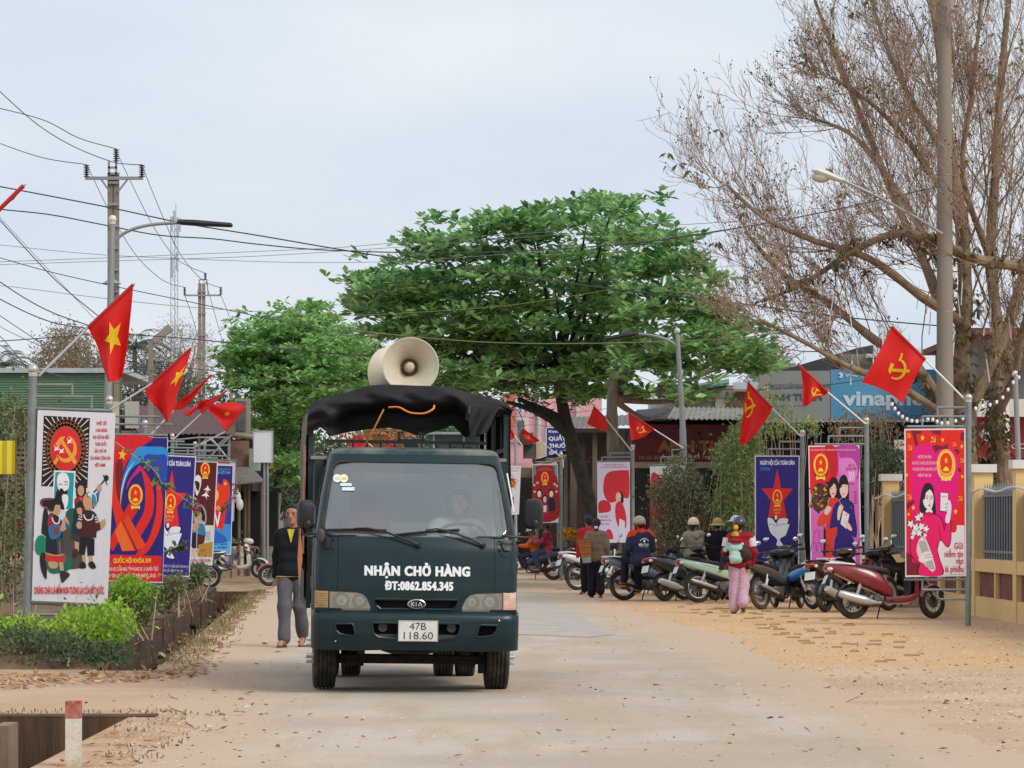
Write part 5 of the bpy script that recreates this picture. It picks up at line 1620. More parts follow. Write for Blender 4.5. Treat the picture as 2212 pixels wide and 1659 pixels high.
sp=[(x,27.75+rg.normal(0,.1),rg.uniform(.3,1.2)) for x in np.arange(-4.2,-2.3,.09)]+[(rg.uniform(-2.9,-2.2),rg.uniform(22,27),.5) for _ in range(26)]
weeds('grass',sp,11,.042,['5c6a34','7a7a44','8a7a4c'],.05)
# rubbish in the drain
rb=MB(); rr_=random.Random(4)
for k in range(90):
    y=rr_.uniform(38,74); x=np.interp(y,[36,76],[-4.05,-6.1])+rr_.uniform(-.1,.3)
    s_=rr_.uniform(.03,.10)
    rb.box((x,y,-.42+rr_.uniform(0,.2)),(s_*1.6,s_,s_*.5),rr_.choice((0,0,1,2)),rot=(rr_.random(),rr_.random(),rr_.random()*3))
o_=rb.build('drain_rubbish',[mat('dark_rubble','3a2f26',.9),mat('pale_rubbish','c9c4ba',.7),mat('brown_rubble','7a5f45',.9)]); tag(o_,kind='stuff')
# stones
stn=MB()
for k in range(170):
    if k<110:
        u,v=rr_.uniform(1150,2212),rr_.uniform(1350,1650)
    else:
        u,v=rr_.uniform(180,640),rr_.uniform(1480,1655)
    p=gnd(u,v)
    if p.x<-2.6 and p.y<28: continue
    s_=rr_.uniform(.005,.013)*(1.8 if rr_.random()<.06 else 1)
    stn.sphere(p+Vector((0,0,s_*.4)),(s_*1.3,s_,s_*.8),6,4,rr_.choice((0,0,1)))
Pg=[]
for poly,n in (([(300,1659),(2212,1659),(2212,1345),(1700,1335),(1200,1280),(1130,1290),(1130,1500),(660,1500),(560,1480)],5200),([(1380,1330),(2212,1350),(2212,1560),(1700,1450)],2600),([(330,1500),(640,1300),(670,1500),(620,1659),(200,1659)],2000)):
    for u,v in sample_poly(poly,n,rg):
        Pg.append(tuple(gnd(u,v)))
Pg=np.array(Pg); s_=rg.gamma(2.2,.0022,len(Pg))+.002
V=(Pg[:,None,:]+octv[None]*s_[:,None,None]*(np.array((1.5,1.2,.8))*rg.uniform(.6,1.3,(len(Pg),1,3)))).reshape(-1,3)
o_=npmesh('gravel',V,(octf[None]+(np.arange(len(Pg))*6)[:,None,None]).reshape(-1,3),leafmat('gravel_colours',['8a735a','a88e70','c8b294','d8c8b0','6a5642'],.9,.0)); o_['kind']='stuff'
o_=stn.build('pebbles',[mat('brown_pebble','8a7058',.9),mat('dark_pebble','4a3b2e',.9)]); tag(o_,kind='stuff')
# ================================================================== the truck
def paintmat(name,base,dust_haze,dust_amt):
    m=mat(name,base,.38,var=.10,vscale=2.0,spec=.32,coat=.2,dirt=dust_haze,dirt_amt=dust_amt,dirt_scale=1.4)
    m.node_tree.nodes['Principled BSDF'].inputs['Coat Roughness'].default_value=.18
    return m
M_green=paintmat('dark_teal_paint','03252c','44483f',.16)
M_greend=mat('dark_green_steel','16302f',.55,var=.2,dirt='5b5546',dirt_amt=.35)
M_roofdirt=paintmat('dusty_teal_roof','17343b','8f8876',.7)
M_rubber=mat('black_rubber','17181a',.7,var=.2,dirt='6a5f50',dirt_amt=.25,dirt_scale=6)
M_tyre=mat('tyre_rubber','26241f',.85,var=.2,vscale=12,dirt='6e6048',dirt_amt=.5,dirt_scale=7,bump=.2)
M_black=mat('black_plastic','121417',.45,var=.2)
M_dark=mat('dark_cavity','0a0b0c',.8,var=.1)
M_chassis=mat('black_chassis_steel','131312',.75,var=.3,dirt='5a4a36',dirt_amt=.4,dirt_scale=5)
M_chrome=mat('chrome','e2e4e6',.16,.9,var=.03)
M_steel=mat('galvanised_steel','8e9695',.45,.55,var=.10,vscale=5)
M_white=mat('white_paint','e6e6e2',.5,var=.04)
M_tarp=mat('black_tarpaulin','212124',.72,var=.35,vscale=3,spec=.28,bump=1.0,bscale=7,dirt='3f3b37',dirt_amt=.4,dirt_scale=1.6)
M_tarpd=mat('dusty_tarpaulin','5a514b',.85,var=.25,vscale=3,bump=.5,bscale=9,dirt='9a8a78',dirt_amt=.5,dirt_scale=2)
M_glass=glassmat('windscreen_glass',(.86,.92,.92),.19,.13,'b4c0c6')  # sky reflection haze painted in as a pale diffuse film over the grime
M_sglass=glassmat('side_glass',(.6,.68,.68),.10,.05)
M_lens=glassmat('lamp_lens',(.95,.95,.92),.04,.20,'e6e2d4')  # pale diffuse film painted in so the recessed lens looks brighter
M_reflector=mat('lamp_reflector','efeee8',.4,.1,var=.08,vscale=8)
M_horn=mat('cream_enamel','cdc5b0',.45,var=.07,vscale=3,dirt='8a7048',dirt_amt=.35,dirt_scale=3)
M_horn_in=mat('rusty_horn_throat','5d4a33',.7,var=.3)
M_orange=mat('orange_cord','e0863c',.6,var=.05)
M_rope=mat('pink_rope','c9917a',.7,var=.1)

TRK=thing('truck','dark teal cargo truck with black tarpaulin cover driving towards the viewer on the road','truck',(-.841,30.85,0),rot=(0,R(.75),R(4.3)))

def cab_w(z): return float(np.interp(z,[.38,.70,1.15,1.38,1.75,2.10],[.880,.890,.890,.880,.825,.750]))
def cab_y0(z):
    return float(np.interp(z,[.60,.72,.90,1.10,1.24,1.285,1.38,1.60,1.85,2.03,2.10],[.05,.035,.02,.028,.045,.056,.105,.225,.375,.49,.545]))
def cab_r(z): return float(np.interp(z,[.7,1.2,1.4,2.1],[.14,.13,.11,.11]))
def cab(s,z,d=.0):
    """The cab's skin unrolled: s runs across the front and round the corners along the sides; d is depth below the skin."""
    w,r=cab_w(z),cab_r(z)
    a,sg=abs(s),(1 if s>=0 else-1)
    st=w-r
    yb=cab_y0(z)+.10*(min(a,st)/st)**2*.6
    if a<=st:
        return Vector((sg*a,yb+d,z))
    q=a-st
    if q<=r*PI/2:
        t=q/r
        return Vector((sg*(st+(r-d)*math.sin(t)),yb+r-(r-d)*math.cos(t),z))
    return Vector((sg*(w-d),yb+r+q-r*PI/2,z))

SIDE=.74+.17*PI/2                              # s where the straight side starts, about
SMAX=2.08
XS=list(np.arange(-2.0,2.01,.05))
ZS=[.75,.8,.85,.9,.95,1.0,1.05,1.1,1.15,1.2,1.245,1.285,1.33,1.38,1.44,1.5,1.56,1.62,1.68,1.74,1.8,1.86,1.92,1.98,2.03,2.07]
WIND=rrect(-.815,1.372,.815,2.028,.10,8,top=.745)
LH=[(-.755,.728),(-.400,.728),(-.398,.765),(-.430,.835),(-.470,.872),(-.52,.884),(-.755,.892)]
LT=[(-.905,.728),(-.765,.728),(-.765,.892),(-.905,.897)]
mir=lambda pts: [(-x,z) for x,z in reversed(pts)]
GRILLE=[(-.31,.742),(.31,.742),(.345,.77),(.36,.83),(-.36,.83),(-.345,.77)]
SW=lambda sg: rrect(sg*1.52-.43,1.43,sg*1.52+.43,1.98,.06,4)
vs,fs=panel([(-SMAX,.70),(SMAX,.70),(SMAX,2.10),(-SMAX,2.10)],[WIND,LH,mir(LH),LT,mir(LT),GRILLE,SW(1),SW(-1)],cab,XS,ZS,.012)
mb=MB(); mb.add(vs,fs,0,True)
mb.build('cab_shell',M_green,TRK,sharp=28)
# roof
rings=[]
for z,ins in ((2.10,.0),(2.125,.018),(2.145,.055),(2.157,.11),(2.165,.20),(2.17,.34)):
    ring=[]
    for i in range(60):
        s=-1.86+3.72*i/59
        p=cab(s,2.10)
        q=Vector((p.x*(1-ins*.9),p.y+ins*1.1,z))
        q.y=min(q.y,1.62)
        ring.append(q)
    rings.append(ring)
mb=MB(); mb.loft(rings,0,True,False,False)
mb.add(rings[-1],[tuple(range(59,-1,-1))],0,True)
mb.build('roof',M_roofdirt,TRK)
mb=MB()
hw=.86
vs,fs=panel([(-hw,.6),(hw,.6),(.75,2.13),(-.75,2.13)],[rrect(-.55,1.5,.55,1.95,.06)],lambda x,z,d: Vector((x,1.60-d,z)),[],[],.02)
mb.add(vs,fs); mb.build('cab_back_wall',M_greend,TRK)
# glazing and its seals
def glazing(name,loop,m,d=.010):
    b_=MB()
    a_,c_=panel(loop,[],lambda x,z,dd: cab(x,z,d+dd),XS,ZS,.0)
    b_.add(a_,c_,0,True)
    return b_.build(name,m,TRK,sharp=0)
ws=glazing('windscreen',WIND,M_glass)
mb=MB(); loop=[cab(x,z,.0) for x,z in WIND]
mb.tube(loop+[loop[0]],.015,6,0,False); mb.build('windscreen_seal',M_rubber,TRK)
for sg in (-1,1):
    glazing('side_window',SW(sg),M_sglass)
    mb=MB(); loop=[cab(x,z,.0) for x,z in SW(sg)]
    mb.tube(loop+[loop[0]],.012,5,0,False); mb.build('side_window_seal',M_rubber,TRK)
    mb=MB()                                               # door gaps
    for s0 in (1.02,1.99):
        mb.tube([cab(sg*s0,z,.002) for z in np.linspace(.72,1.42 if s0<1.5 else 2.08,12)],.006,4)
    mb.tube([cab(sg*s0,.74,.002) for s0 in np.linspace(1.02,1.99,8)],.006,4)
    mb.build('door_gap',M_dark,TRK)
    MB().bar(cab(sg*1.80,1.27,-.03),cab(sg*1.93,1.27,-.03),.03,.03).build('door_handle',M_black,TRK)
# front panel gaps
for sg in (-1,1):
    mb=MB(); mb.tube([cab(sg*.683,z,.0025) for z in np.linspace(.90,1.36,12)],.0055,4)
    mb.build('panel_gap',M_dark,TRK)
    # black corner trim that carries the mirror arm
    pts=[(.700,1.362),(.80,1.362),(.845,1.30),(.83,1.235),(.78,1.205),(.735,1.225),(.705,1.28)]
    a_,c_=panel([(sg*x,z) for x,z in (pts if sg>0 else pts)],[],lambda x,z,d: cab(x,z,-.006+d),XS,ZS,.006)
    cov=MB().add(a_,c_,0,True).build('mirror_arm_cover',M_green,TRK,sharp=50)
    mb=MB()
    for (x,z) in ((.725,1.345),(.728,1.265)):
        c=cab(sg*x,z,-.012); mb.sphere(c,.011,8,5)
    c0=cab(sg*.79,1.33,.0)
    mb.loft([[cab(sg*(.79+q*math.cos(2*PI*k/12)),zz,-.03) for k in range(12)] for q,zz in ((.05,1.355),(.045,1.31),(.025,1.265))],0,True,True)
    mb.build('trim_bolt',M_black,cov)
# the clouded band under the windscreen where the wiper cowl begins
MB().tube([cab(s,1.272,.003) for s in np.linspace(-.68,.68,40)],.0035,4).build('cowl_gap',M_dark,TRK)
# grille
mb=MB(); a_,c_=panel([(x*1.02,z+(z-.786)*.05) for x,z in GRILLE],[],lambda x,z,d: cab(x,z,.055),XS,ZS); mb.add(a_,c_); mb.build('grille_back',M_dark,TRK)
mb=MB()
for r_ in range(5):
    z=.752+.017*r_
    hwid=np.interp(z,[.742,.77,.83],[.31,.345,.36])
    mb.tube([cab(s,z,.028) for s in np.linspace(-hwid,hwid,24)],.0035,4)
for i in range(44):
    s=-.335+.67*i/43
    mb.tube([cab(s,.744,.03),cab(s,.828,.03)],.0028,4)
g_=mb.build('grille_mesh',M_black,TRK); tag(g_,kind='stuff')
mb=MB(); loop=[cab(x,z,-.004) for x,z in GRILLE]; mb.tube(loop+[loop[0]],.012,6,0,False); mb.build('grille_surround',M_green,TRK)
# badge
def oval(rx,rz,d,n=40): return [cab(.003+rx*math.cos(2*PI*i/n),.788+rz*math.sin(2*PI*i/n),d) for i in range(n)]
bdg=MB().loft([oval(.080,.043,.0),oval(.080,.043,-.016),oval(.074,.037,-.020),oval(.068,.032,-.012)],0,True,True).build('badge',M_chrome,TRK)
MB().loft([oval(.067,.0315,-.0125),oval(.067,.0315,-.0145)],0,False,True).build('badge_field',mat('badge_black','101418',.3),bdg)
def cabtext(name,s,cx,cz,w,h,m,d=-.003,bold=.03,parent=None):
    q,f_=text_fit(s,cx,cz,w,h,min(bold,.035),1.13)
    b_=MB()
    for i,dx in enumerate((-1,-.5,0,.5,1)): b_.add([cab(x+dx*h*.04,z,d-.0003*i) for x,z in q],f_)
    return b_.build(name,m,parent or TRK)
# K I A drawn with bars: the A without its crossbar
mb=MB()
def stroke(p,q,w=.0075): mb.bar(cab(p[0],p[1],-.0165),cab(q[0],q[1],-.0165),.004,w)
for a_,c_ in (((-.044,.770),(-.044,.806)),((-.042,.788),(-.020,.806)),((-.040,.790),(-.018,.770)),((-.002,.770),(-.002,.806)),((.018,.770),(.033,.806)),((.033,.806),(.048,.770))):
    stroke(a_,c_)
mb.build('badge_letters',M_chrome,bdg)
M_ltr=mat('white_vinyl','e9edee',.45,var=.03)
cabtext('lettering','NHẬN CHỞ HÀNG',.006,1.076,.915,.086,M_ltr,bold=.06)
cabtext('lettering','ĐT:0862.854.345',.022,.947,.592,.076,M_ltr,bold=.05)
# lamps
for sg in (-1,1):
    fl=(lambda pts: pts) if sg<0 else mir
    b_=MB(); a_,c_=panel(fl(LH),[],lambda x,z,d: cab(x,z,.05+d),XS,ZS); b_.add(a_,c_)
    for i in range(len(LH)):
        L2=fl(LH); p,q=L2[i],L2[(i+1)%len(L2)]
        b_.add([cab(*p,.0),cab(*q,.0),cab(*q,.05),cab(*p,.05)],[(0,1,2,3)])
    hl=b_.build('headlight',M_reflector,TRK)
    for cx,rr_ in ((.655 if sg<0 else .655,.074),(.495,.062)):
        c=cab(sg*cx,.808,.058)
        M_=Matrix.Translation(c) @ Matrix.Rotation(R(90),4,'X')
        b_=MB(); b_.lathe([(rr_,.05),(rr_*.95,.045),(rr_*.72,.015),(rr_*.4,.0),(.018,-.004),(.018,.03),(.004,.034)],M_,26)
        b_.build('reflector_bowl',mat('bowl_mirror','b2b4ae',.3,.4,var=.1,vscale=14),hl)
    b_=MB(); a_,c_=panel(fl(LH),[],lambda x,z,d: cab(x,z,-.008),XS,ZS); b_.add(a_,c_,0,True); b_.build('lamp_lens',M_lens,hl,sharp=0)
    b_=MB(); L2=fl(LH); loop=[cab(x,z,-.002) for x,z in L2]; b_.tube(loop+[loop[0]],.006,5,0,False); b_.build('lamp_rim',M_dark,hl)
    b_=MB(); a_,c_=panel(fl(LT),[],lambda x,z,d: cab(x,z,-.006),XS,ZS); b_.add(a_,c_,0,True)
    ti=b_.build('turn_signal',mat('amber_lens','b59a62',.2,var=.15,vscale=12,coat=.6) if sg<0 else mat('clear_amber_lens','d9bfae',.2,var=.25,vscale=14,coat=.6,dirt='d9702e',dirt_amt=.7,dirt_scale=9),TRK,sharp=0)
    b_=MB(); loop=[cab(x,z,-.001) for x,z in fl(LT)]; b_.tube(loop+[loop[0]],.005,5,0,False)
    for k in range(1,8):
        z=.728+.165*k/8
        b_.tube([cab(sg*s,z,-.0065) for s in np.linspace(.77,.90,6)],.0012,4)
    b_.build('lens_rib',M_rubber if sg<0 else M_reflector,ti)

# bumper: thick skin with three openings, turned in at the ends
def bump(s,z,d=.0):
    w,r=.905,.13
    a,sg=abs(s),(1 if s>=0 else-1)
    st=w-r
    yb=np.interp(z,[.36,.42,.52,.66,.70,.725],[.035,.005,-.03,-.035,-.02,.02])+.05*(min(a,st)/st)**2
    if a<=st: return Vector((sg*a,yb+d,z))
    q=a-st
    if q<=r*PI/2:
        t=q/r
        return Vector((sg*(st+(r-d)*math.sin(t)),yb+r-(r-d)*math.cos(t),z))
    return Vector((sg*(w-d),yb+r+q-r*PI/2,z))
BS=1.30
OB=[(-BS,.47),(-1.12,.44),(-.98,.395),(-.80,.383),(-.5,.378),(-.3,.385),(.3,.385),(.5,.378),(.80,.383),(.98,.395),(1.12,.44),(BS,.47),(BS,.725),(-BS,.725)]
HC=[(-.385,.60),(-.375,.535),(-.33,.500),(-.22,.488),(.22,.488),(.33,.500),(.375,.535),(.385,.60),(.375,.626),(-.375,.626)]
HF=[(-.705,.612),(-.700,.56),(-.665,.525),(-.60,.512),(-.528,.512),(-.545,.60),(-.56,.615)]
vs,fs=panel(OB,[HC,HF,mir(HF)],bump,list(np.arange(-1.25,1.26,.05)),[.40,.42,.45,.48,.52,.56,.60,.64,.67,.69,.705,.715],.03)
mb=MB(); mb.add(vs,fs,0,True)
bmp=mb.build('bumper',M_green,TRK,sharp=40)
mb=MB(); loop=[bump(x,z,-.003) for x,z in HC]; mb.tube(loop+[loop[0]],.011,6,0,False)
for H in (HF,mir(HF)):
    loop=[bump(x,z,-.003) for x,z in H]; mb.tube(loop+[loop[0]],.009,6,0,False)
mb.build('opening_lip',M_green,bmp)
MB().box2((-.86,.12,.42),(.86,.14,.70)).build('bumper_cavity',M_dark,TRK)
mb=MB()
mb.cyl((-.29,.05,.585),(-.29,.02,.585),.045,.04,14); mb.cyl((.31,.05,.585),(.31,.02,.585),.045,.04,14)
mb.box2((-.37,.03,.492),(.37,.06,.525)); mb.build('tow_bracket',mat('grey_bracket','3c3f42',.6,dirt='6a5d4a'),TRK)
MB().bar((-.88,.17,.73),(.88,.17,.73),.2,.03).build('bumper_top_gap',M_dark,TRK)
# plate
plt=MB().box2((-.158,-.052,.466),(.188,-.046,.648)).build('number_plate',mat('plate_white','d9dad6',.45,var=.05,dirt='b3a48e',dirt_amt=.4,dirt_scale=5),TRK)
def flat_text(name,s,cx,cz,w,h,y,m,parent,bold=.0):
    q,f_=text_fit(s,cx,cz,w,h,bold); return MB().add([(x,y,z) for x,z in q],f_).build(name,m,parent)
M_ink=mat('black_ink','23211f',.5,var=.05)
flat_text('plate_number','47B',.012,.598,.145,.060,-.0545,M_ink,plt,-.004)
flat_text('plate_number','118.60',.018,.517,.255,.062,-.0545,M_ink,plt,-.004)
mb=MB(); lp=[(-.154,-.0535,.470),(.184,-.0535,.470),(.184,-.0535,.644),(-.154,-.0535,.644)]; mb.tube(lp+[lp[0]],.003,4); mb.build('plate_rim',M_chrome,plt)

# wipers
def wip(*uv): return [Vector(cab((u-897)/247.0,1.5-(v-HV)/247.0,-d)) for u,v,d in uv]
for arm,blade in (([(901.5,1177.5,.03),(880,1168,.045),(830,1150,.05),(790,1142,.045),(762,1143,.04)],[(704,1146.5,.02),(762,1145,.022),(832,1146,.022)]),
                   ([(1042,1176,.03),(1015,1163,.045),(970,1148,.05),(940,1141.5,.045),(916,1144.5,.04)],[(850,1155.5,.02),(916,1148,.022),(990,1142.5,.022)])):
    mb=MB(); mb.tube(wip(*arm),[.016,.012,.010,.008,.006],6)
    p=wip(arm[0])[0]; mb.cyl(p+Vector((0,.03,0)),p+Vector((0,-.015,0)),.02,.017,12)
    wp=mb.build('wiper',M_black,TRK)
    b_=MB(); pts=[Vector(q) for q in cr([tuple(x) for x in wip(*blade)],5)]; b_.tube(pts,.0085,5); b_.tube([q+Vector((0,0,-.012)) for q in pts],.005,4); b_.build('wiper_blade',M_rubber,wp)

# mirrors
def mirror(cx,cz,w,h,y,sg):
    M_=Matrix.Translation((cx,y,cz)) @ Matrix.Rotation(R(-8*sg),4,'Z')
    rings=[]
    for yy,k in ((-.055,.55),(-.045,.82),(-.02,.97),(.02,1.0),(.045,.97)):
        ring=[]
        for i in range(32):
            a=2*PI*i/32
            c,s=math.cos(a),math.sin(a)
            e=2/4.0
            ring.append(M_ @ Vector((w/2*k*math.copysign(abs(c)**e,c),yy,h/2*k*math.copysign(abs(s)**e,s))))
        rings.append(ring)
    b_=MB(); b_.loft(rings,0,True,True)
    o_=b_.build('wing_mirror',M_black,TRK)
    MB().sphere((cx+.012,y-.055,cz-.085),(.034,.022,.042),12,8).build('mirror_knob',M_black,o_)
    return o_
ml=mirror(-.967,1.555,.160,.255,.02,-1)
mb=MB(); mb.tube([(-.99,.02,1.43),(-.99,-.01,1.385),(-.95,-.03,1.365),(-.86,.0,1.372),(-.80,.10,1.36)],.013,6)
mb.tube([(-.97,.01,1.42),(-.955,.0,1.395),(-.9,.0,1.39),(-.81,.10,1.385)],.011,6); mb.build('mirror_arm',M_black,ml)
MB().sphere((-.842,-.06,1.375),(.042,.018,.062),14,8).build('round_mirror',mat('grey_plastic','3a3c3c',.5),ml)
mr=mirror(1.022,1.585,.165,.270,.14,1)
MB().tube([(.74,.06,1.392),(.84,.05,1.385),(.96,.10,1.380),(1.01,.13,1.39),(1.025,.14,1.46)],.012,6).build('mirror_arm',M_black,mr)
MB().tube([(.80,.34,1.94),(.825,.20,1.76),(.845,.10,1.60)],.007,5).build('antenna',mat('white_rod','dfe2e0',.4),TRK)

# stickers on the glass (round pair, a small strip)
def sticker(x,z,rx,rz,col,n=20):
    return MB().add([cab(x+rx*math.cos(2*PI*i/n),z+rz*math.sin(2*PI*i/n),-.002) for i in range(n)],[tuple(range(n))]).build('windscreen_sticker',mat('sticker_'+col,col,.5,var=.15,vscale=30),ws)
sticker(-.690,1.880,.037,.037,'dfe9d0'); sticker(-.690,1.880,.026,.012,'b6d3b6').location.y=-.002
s_=sticker(-.632,1.880,.037,.037,'e9e6c6'); s_.location.y=-.003; s_=sticker(-.632,1.880,.026,.012,'d9c55a'); s_.location.y=-.005
mb=MB()
for x0,x1,z0,z1 in ((-.665,-.565,1.812,1.838),(-.648,-.54,1.772,1.803)):
    mb.add([cab(x0,z0,-.002),cab(x1,z0,-.002),cab(x1,z1,-.002),cab(x0,z1,-.002)],[(0,1,2,3)])
mb.build('windscreen_sticker',mat('sticker_strip','cfe4e2',.5,var=.3,vscale=60),ws)

# cab interior
M_dash=mat('grey_dashboard','b9bab4',.7,var=.1)
M_seat=mat('maroon_seat','a0606c',.85,var=.2)
M_liner=mat('grey_cab_lining','d4d5d0',.8,var=.05)
MB().loft([[Vector((x,y,z)) for y,z in ((.20,1.30),(.32,1.37),(.46,1.36),(.52,1.22),(.30,1.0))] for x in np.linspace(-.76,.76,8)],0,True,True).build('dashboard',M_dash,TRK)
MB().box2((.10,.30,1.372),(.30,.40,1.405)).build('dashboard_papers',M_white,TRK)
mb=MB()
vs,fs=panel([(-.83,1.0),(.83,1.0),(.73,2.08),(-.73,2.08)],[rrect(-.55,1.5,.55,1.95,.06)],lambda x,z,d: Vector((x,1.57,z)),[],[])
mb.add(vs,fs); mb.build('cab_lining',M_liner,TRK)
for x in (-.42,.42):
    mb=MB()
    for (zz,w_,t_) in ((0,0,0),):
        rings=[]
        for z,w_,y_,d_ in ((1.02,.23,1.05,.10),(1.30,.24,1.13,.09),(1.52,.22,1.19,.07),(1.58,.16,1.21,.05)):
            rings.append([Vector((x+w_*math.copysign(abs(math.cos(a))**.5,math.cos(a)),y_+d_*math.copysign(abs(math.sin(a))**.5,math.sin(a)),z)) for a in np.linspace(0,2*PI,20,endpoint=False)])
        mb.loft(rings,0,True,True)
    mb.box((x,.86,.97),(.46,.5,.14))
    st=mb.build('seat',M_seat,TRK)
    MB().sphere((x,1.20,1.68),(.13,.06,.10),14,8).build('headrest',mat('dark_headrest','3a3438',.8),st)
mb=MB(); mb.torus(Matrix.Translation((.43,.62,1.40)) @ Matrix.Rotation(R(-62+90),4,'X') @ Matrix.Rotation(0,4,'X'),.20,.017,32,8)
mb.tube([(.43,.62,1.40),(.43,.45,1.20)],.025,8); mb.bar((.24,.62,1.40),(.62,.62,1.40),.03,.02)
mb.build('steering_wheel',mat('maroon_wheel','6a2f33',.5),TRK)
MB().box2((-.10,.62,1.93),(.12,.64,1.99)).build('rear_view_mirror',M_black,TRK)

# wheels
def wheel(x,y,r=.345,w=.205,name='wheel'):
    M_=Matrix.Translation((x,y,r)) @ Matrix.Rotation(R(90),4,'Y')
    hw_=w/2
    prof=[(r*.60,-hw_*.8),(r*.66,-hw_*.95),(r*.82,-hw_*1.0),(r*.93,-hw_*.95),(r*.985,-hw_*.80)]
    for g in (-.52,-.18,.18,.52):
        prof+=[(r,(g-.09)*hw_),(r*.965,(g-.035)*hw_),(r*.965,(g+.035)*hw_),(r,(g+.09)*hw_)]
    prof+=[(r*.985,hw_*.80),(r*.93,hw_*.95),(r*.82,hw_),(r*.66,hw_*.95),(r*.60,hw_*.8)]
    o_=MB().lathe(prof,M_,44).build(name,M_tyre,TRK,sharp=25)
    b_=MB(); b_.lathe([(r*.61,hw_*.6),(r*.55,hw_*.3),(r*.3,hw_*.35),(r*.2,hw_*.7),(.01,hw_*.7)],M_,30); b_.lathe([(r*.61,-hw_*.6),(r*.55,-hw_*.3),(r*.3,-hw_*.35),(r*.2,-hw_*.7),(.01,-hw_*.7)],M_,30)
    b_.build('rim',mat('wheel_steel','6d6f6e',.5,.3,dirt='5b4b38',dirt_amt=.6),o_)
    return o_
for sg in (-1,1):
    wf=wheel(sg*.772,1.0)
    mb=MB()                                              # long chrome nut caps standing out of the hub
    for k in range(6):
        a=2*PI*k/6+.4
        y,z=1.0+.10*math.cos(a),.345+.10*math.sin(a)
        mb.cyl((sg*.85,y,z),(sg*.935,y,z),.020,.017,10)
    mb.build('wheel_nut_cap',M_chrome,wf)
    for xx in (.66,.45):
        wheel(sg*xx,3.72,.335,.185)
    mb=MB()                                              # wheel-arch liner
    mb.loft([[Vector((sg*x,1.0+.46*math.cos(a),.40+.42*math.sin(a))) for a in np.linspace(.0,PI,14)] for x in (.60,.88)],0,True,False,False)
    mb.build('wheel_arch',M_dark,TRK,sharp=0)
    MB().box((sg*.75,1.49,.28),(.22,.012,.30)).build('mud_flap',M_rubber,TRK)
    MB().bar((sg*.36,.25,.52),(sg*.36,5.3,.56),.07,.14).build('chassis_rail',M_chassis,TRK)
    mb=MB(); mb.bar((sg*.46,.35,.36),(sg*.46,1.6,.36),.06,.05); mb.tube([(sg*.47,1.0,.30),(sg*.42,.95,.56)],.04,8)
    mb.box((sg*.50,1.0,.33),(.16,.12,.24)); mb.build('leaf_spring',M_chassis,TRK)
MB().bar((-.70,1.0,.275),(.70,1.0,.275),.08,.085).bar((-.62,1.05,.33),(-.45,1.05,.36),.1,.14).bar((.62,1.05,.33),(.45,1.05,.36),.1,.14).build('front_axle',M_chassis,TRK)
MB().tube([(-.62,.86,.30),(.62,.86,.30)],.018,8).build('tie_rod',M_chassis,TRK)
MB().loft([[Vector((x*k,y,z)) for x,z in ((-.22,.62),(-.16,.47),(-.05,.42),(.06,.42),(.16,.47),(.22,.62))] for y,k in ((.5,.8),(.7,1),(1.5,1),(1.8,.7))],0,False,True).build('engine_sump',M_chassis,TRK)
MB().tube([(-.34,.30,.46),(-.28,.28,.385),(-.20,.28,.362),(.12,.28,.362),(.22,.28,.385),(.32,.30,.47)],.017,8).build('guard_bar',M_chassis,TRK)
MB().cyl((-.62,3.72,.335),(.62,3.72,.335),.06,.06,12).sphere((.1,3.72,.34),(.17,.17,.16),14,8).build('rear_axle',M_chassis,TRK)
MB().box2((.42,1.7,.36),(.72,2.6,.62)).build('fuel_tank',M_chassis,TRK)
MB().box2((-.72,1.75,.34),(-.48,2.2,.62)).build('battery_box',M_chassis,TRK)

# cargo bed with slatted front board and covered frame
BY0,BY1=1.85,5.30
MB().box2((-.88,BY0,.74),(.88,BY1,.84)).build('bed_floor',M_greend,TRK)
for sg in (-1,1):
    MB().box2((sg*.905-.02,BY0,.70),(sg*.905+.02,BY1,1.42)).build('bed_side_panel',M_greend,TRK)
    mb=MB()
    for y in (BY0+.02,3.0,4.2,BY1-.05):
        mb.bar((sg*.90,y,1.4),(sg*.90,y,2.52),.045,.045)
    mb.bar((sg*.90,BY0,1.8),(sg*.90,BY1,1.8),.03,.04); mb.bar((sg*.90,BY0,2.18),(sg*.90,BY1,2.18),.03,.04)
    mb.build('bed_frame_post',M_greend,TRK)
MB().box2((-.88,BY0,.84),(.88,BY0+.03,2.07)).build('front_board',mat('grey_front_board','6f7672',.7,var=.2,dirt='4c4a40',dirt_amt=.5),TRK)
MB().bar((-.90,BY0-.02,2.085),(.90,BY0-.02,2.085),.05,.03).build('board_cap',mat('grey_steel_cap','8b8d88',.6),TRK)
MB().bar((-.77,BY0-.03,2.238),(.72,BY0-.03,2.238),.035,.03).build('rack_rail',M_black,TRK)
for i in range(11):
    x=-.64+1.27*i/10
    if i==5: continue
    MB().bar((x,BY0-.03,2.10),(x,BY0-.03,2.23),.05,.02).build('rack_bar',M_black,TRK)
mb=MB()
mb.box2((-.045,BY0-.05,2.10),(.085,BY0-.025,2.24)); mb.box2((-.105,BY0-.05,2.25),(-.08,BY0-.02,2.335)); mb.box2((.115,BY0-.05,2.25),(.14,BY0-.02,2.335)); mb.box2((-.105,BY0-.05,2.315),(-.05,BY0-.02,2.335)); mb.box2((.085,BY0-.05,2.315),(.14,BY0-.02,2.335)); mb.box2((-.105,BY0-.05,2.25),(.14,BY0-.02,2.268))
mb.build('lamp_bracket',M_black,TRK)
for x in (-.82,.84):
    MB().box2((x-.04,BY0,.86),(x+.04,BY0-.04,2.07)).build('corner_post',M_greend,TRK)

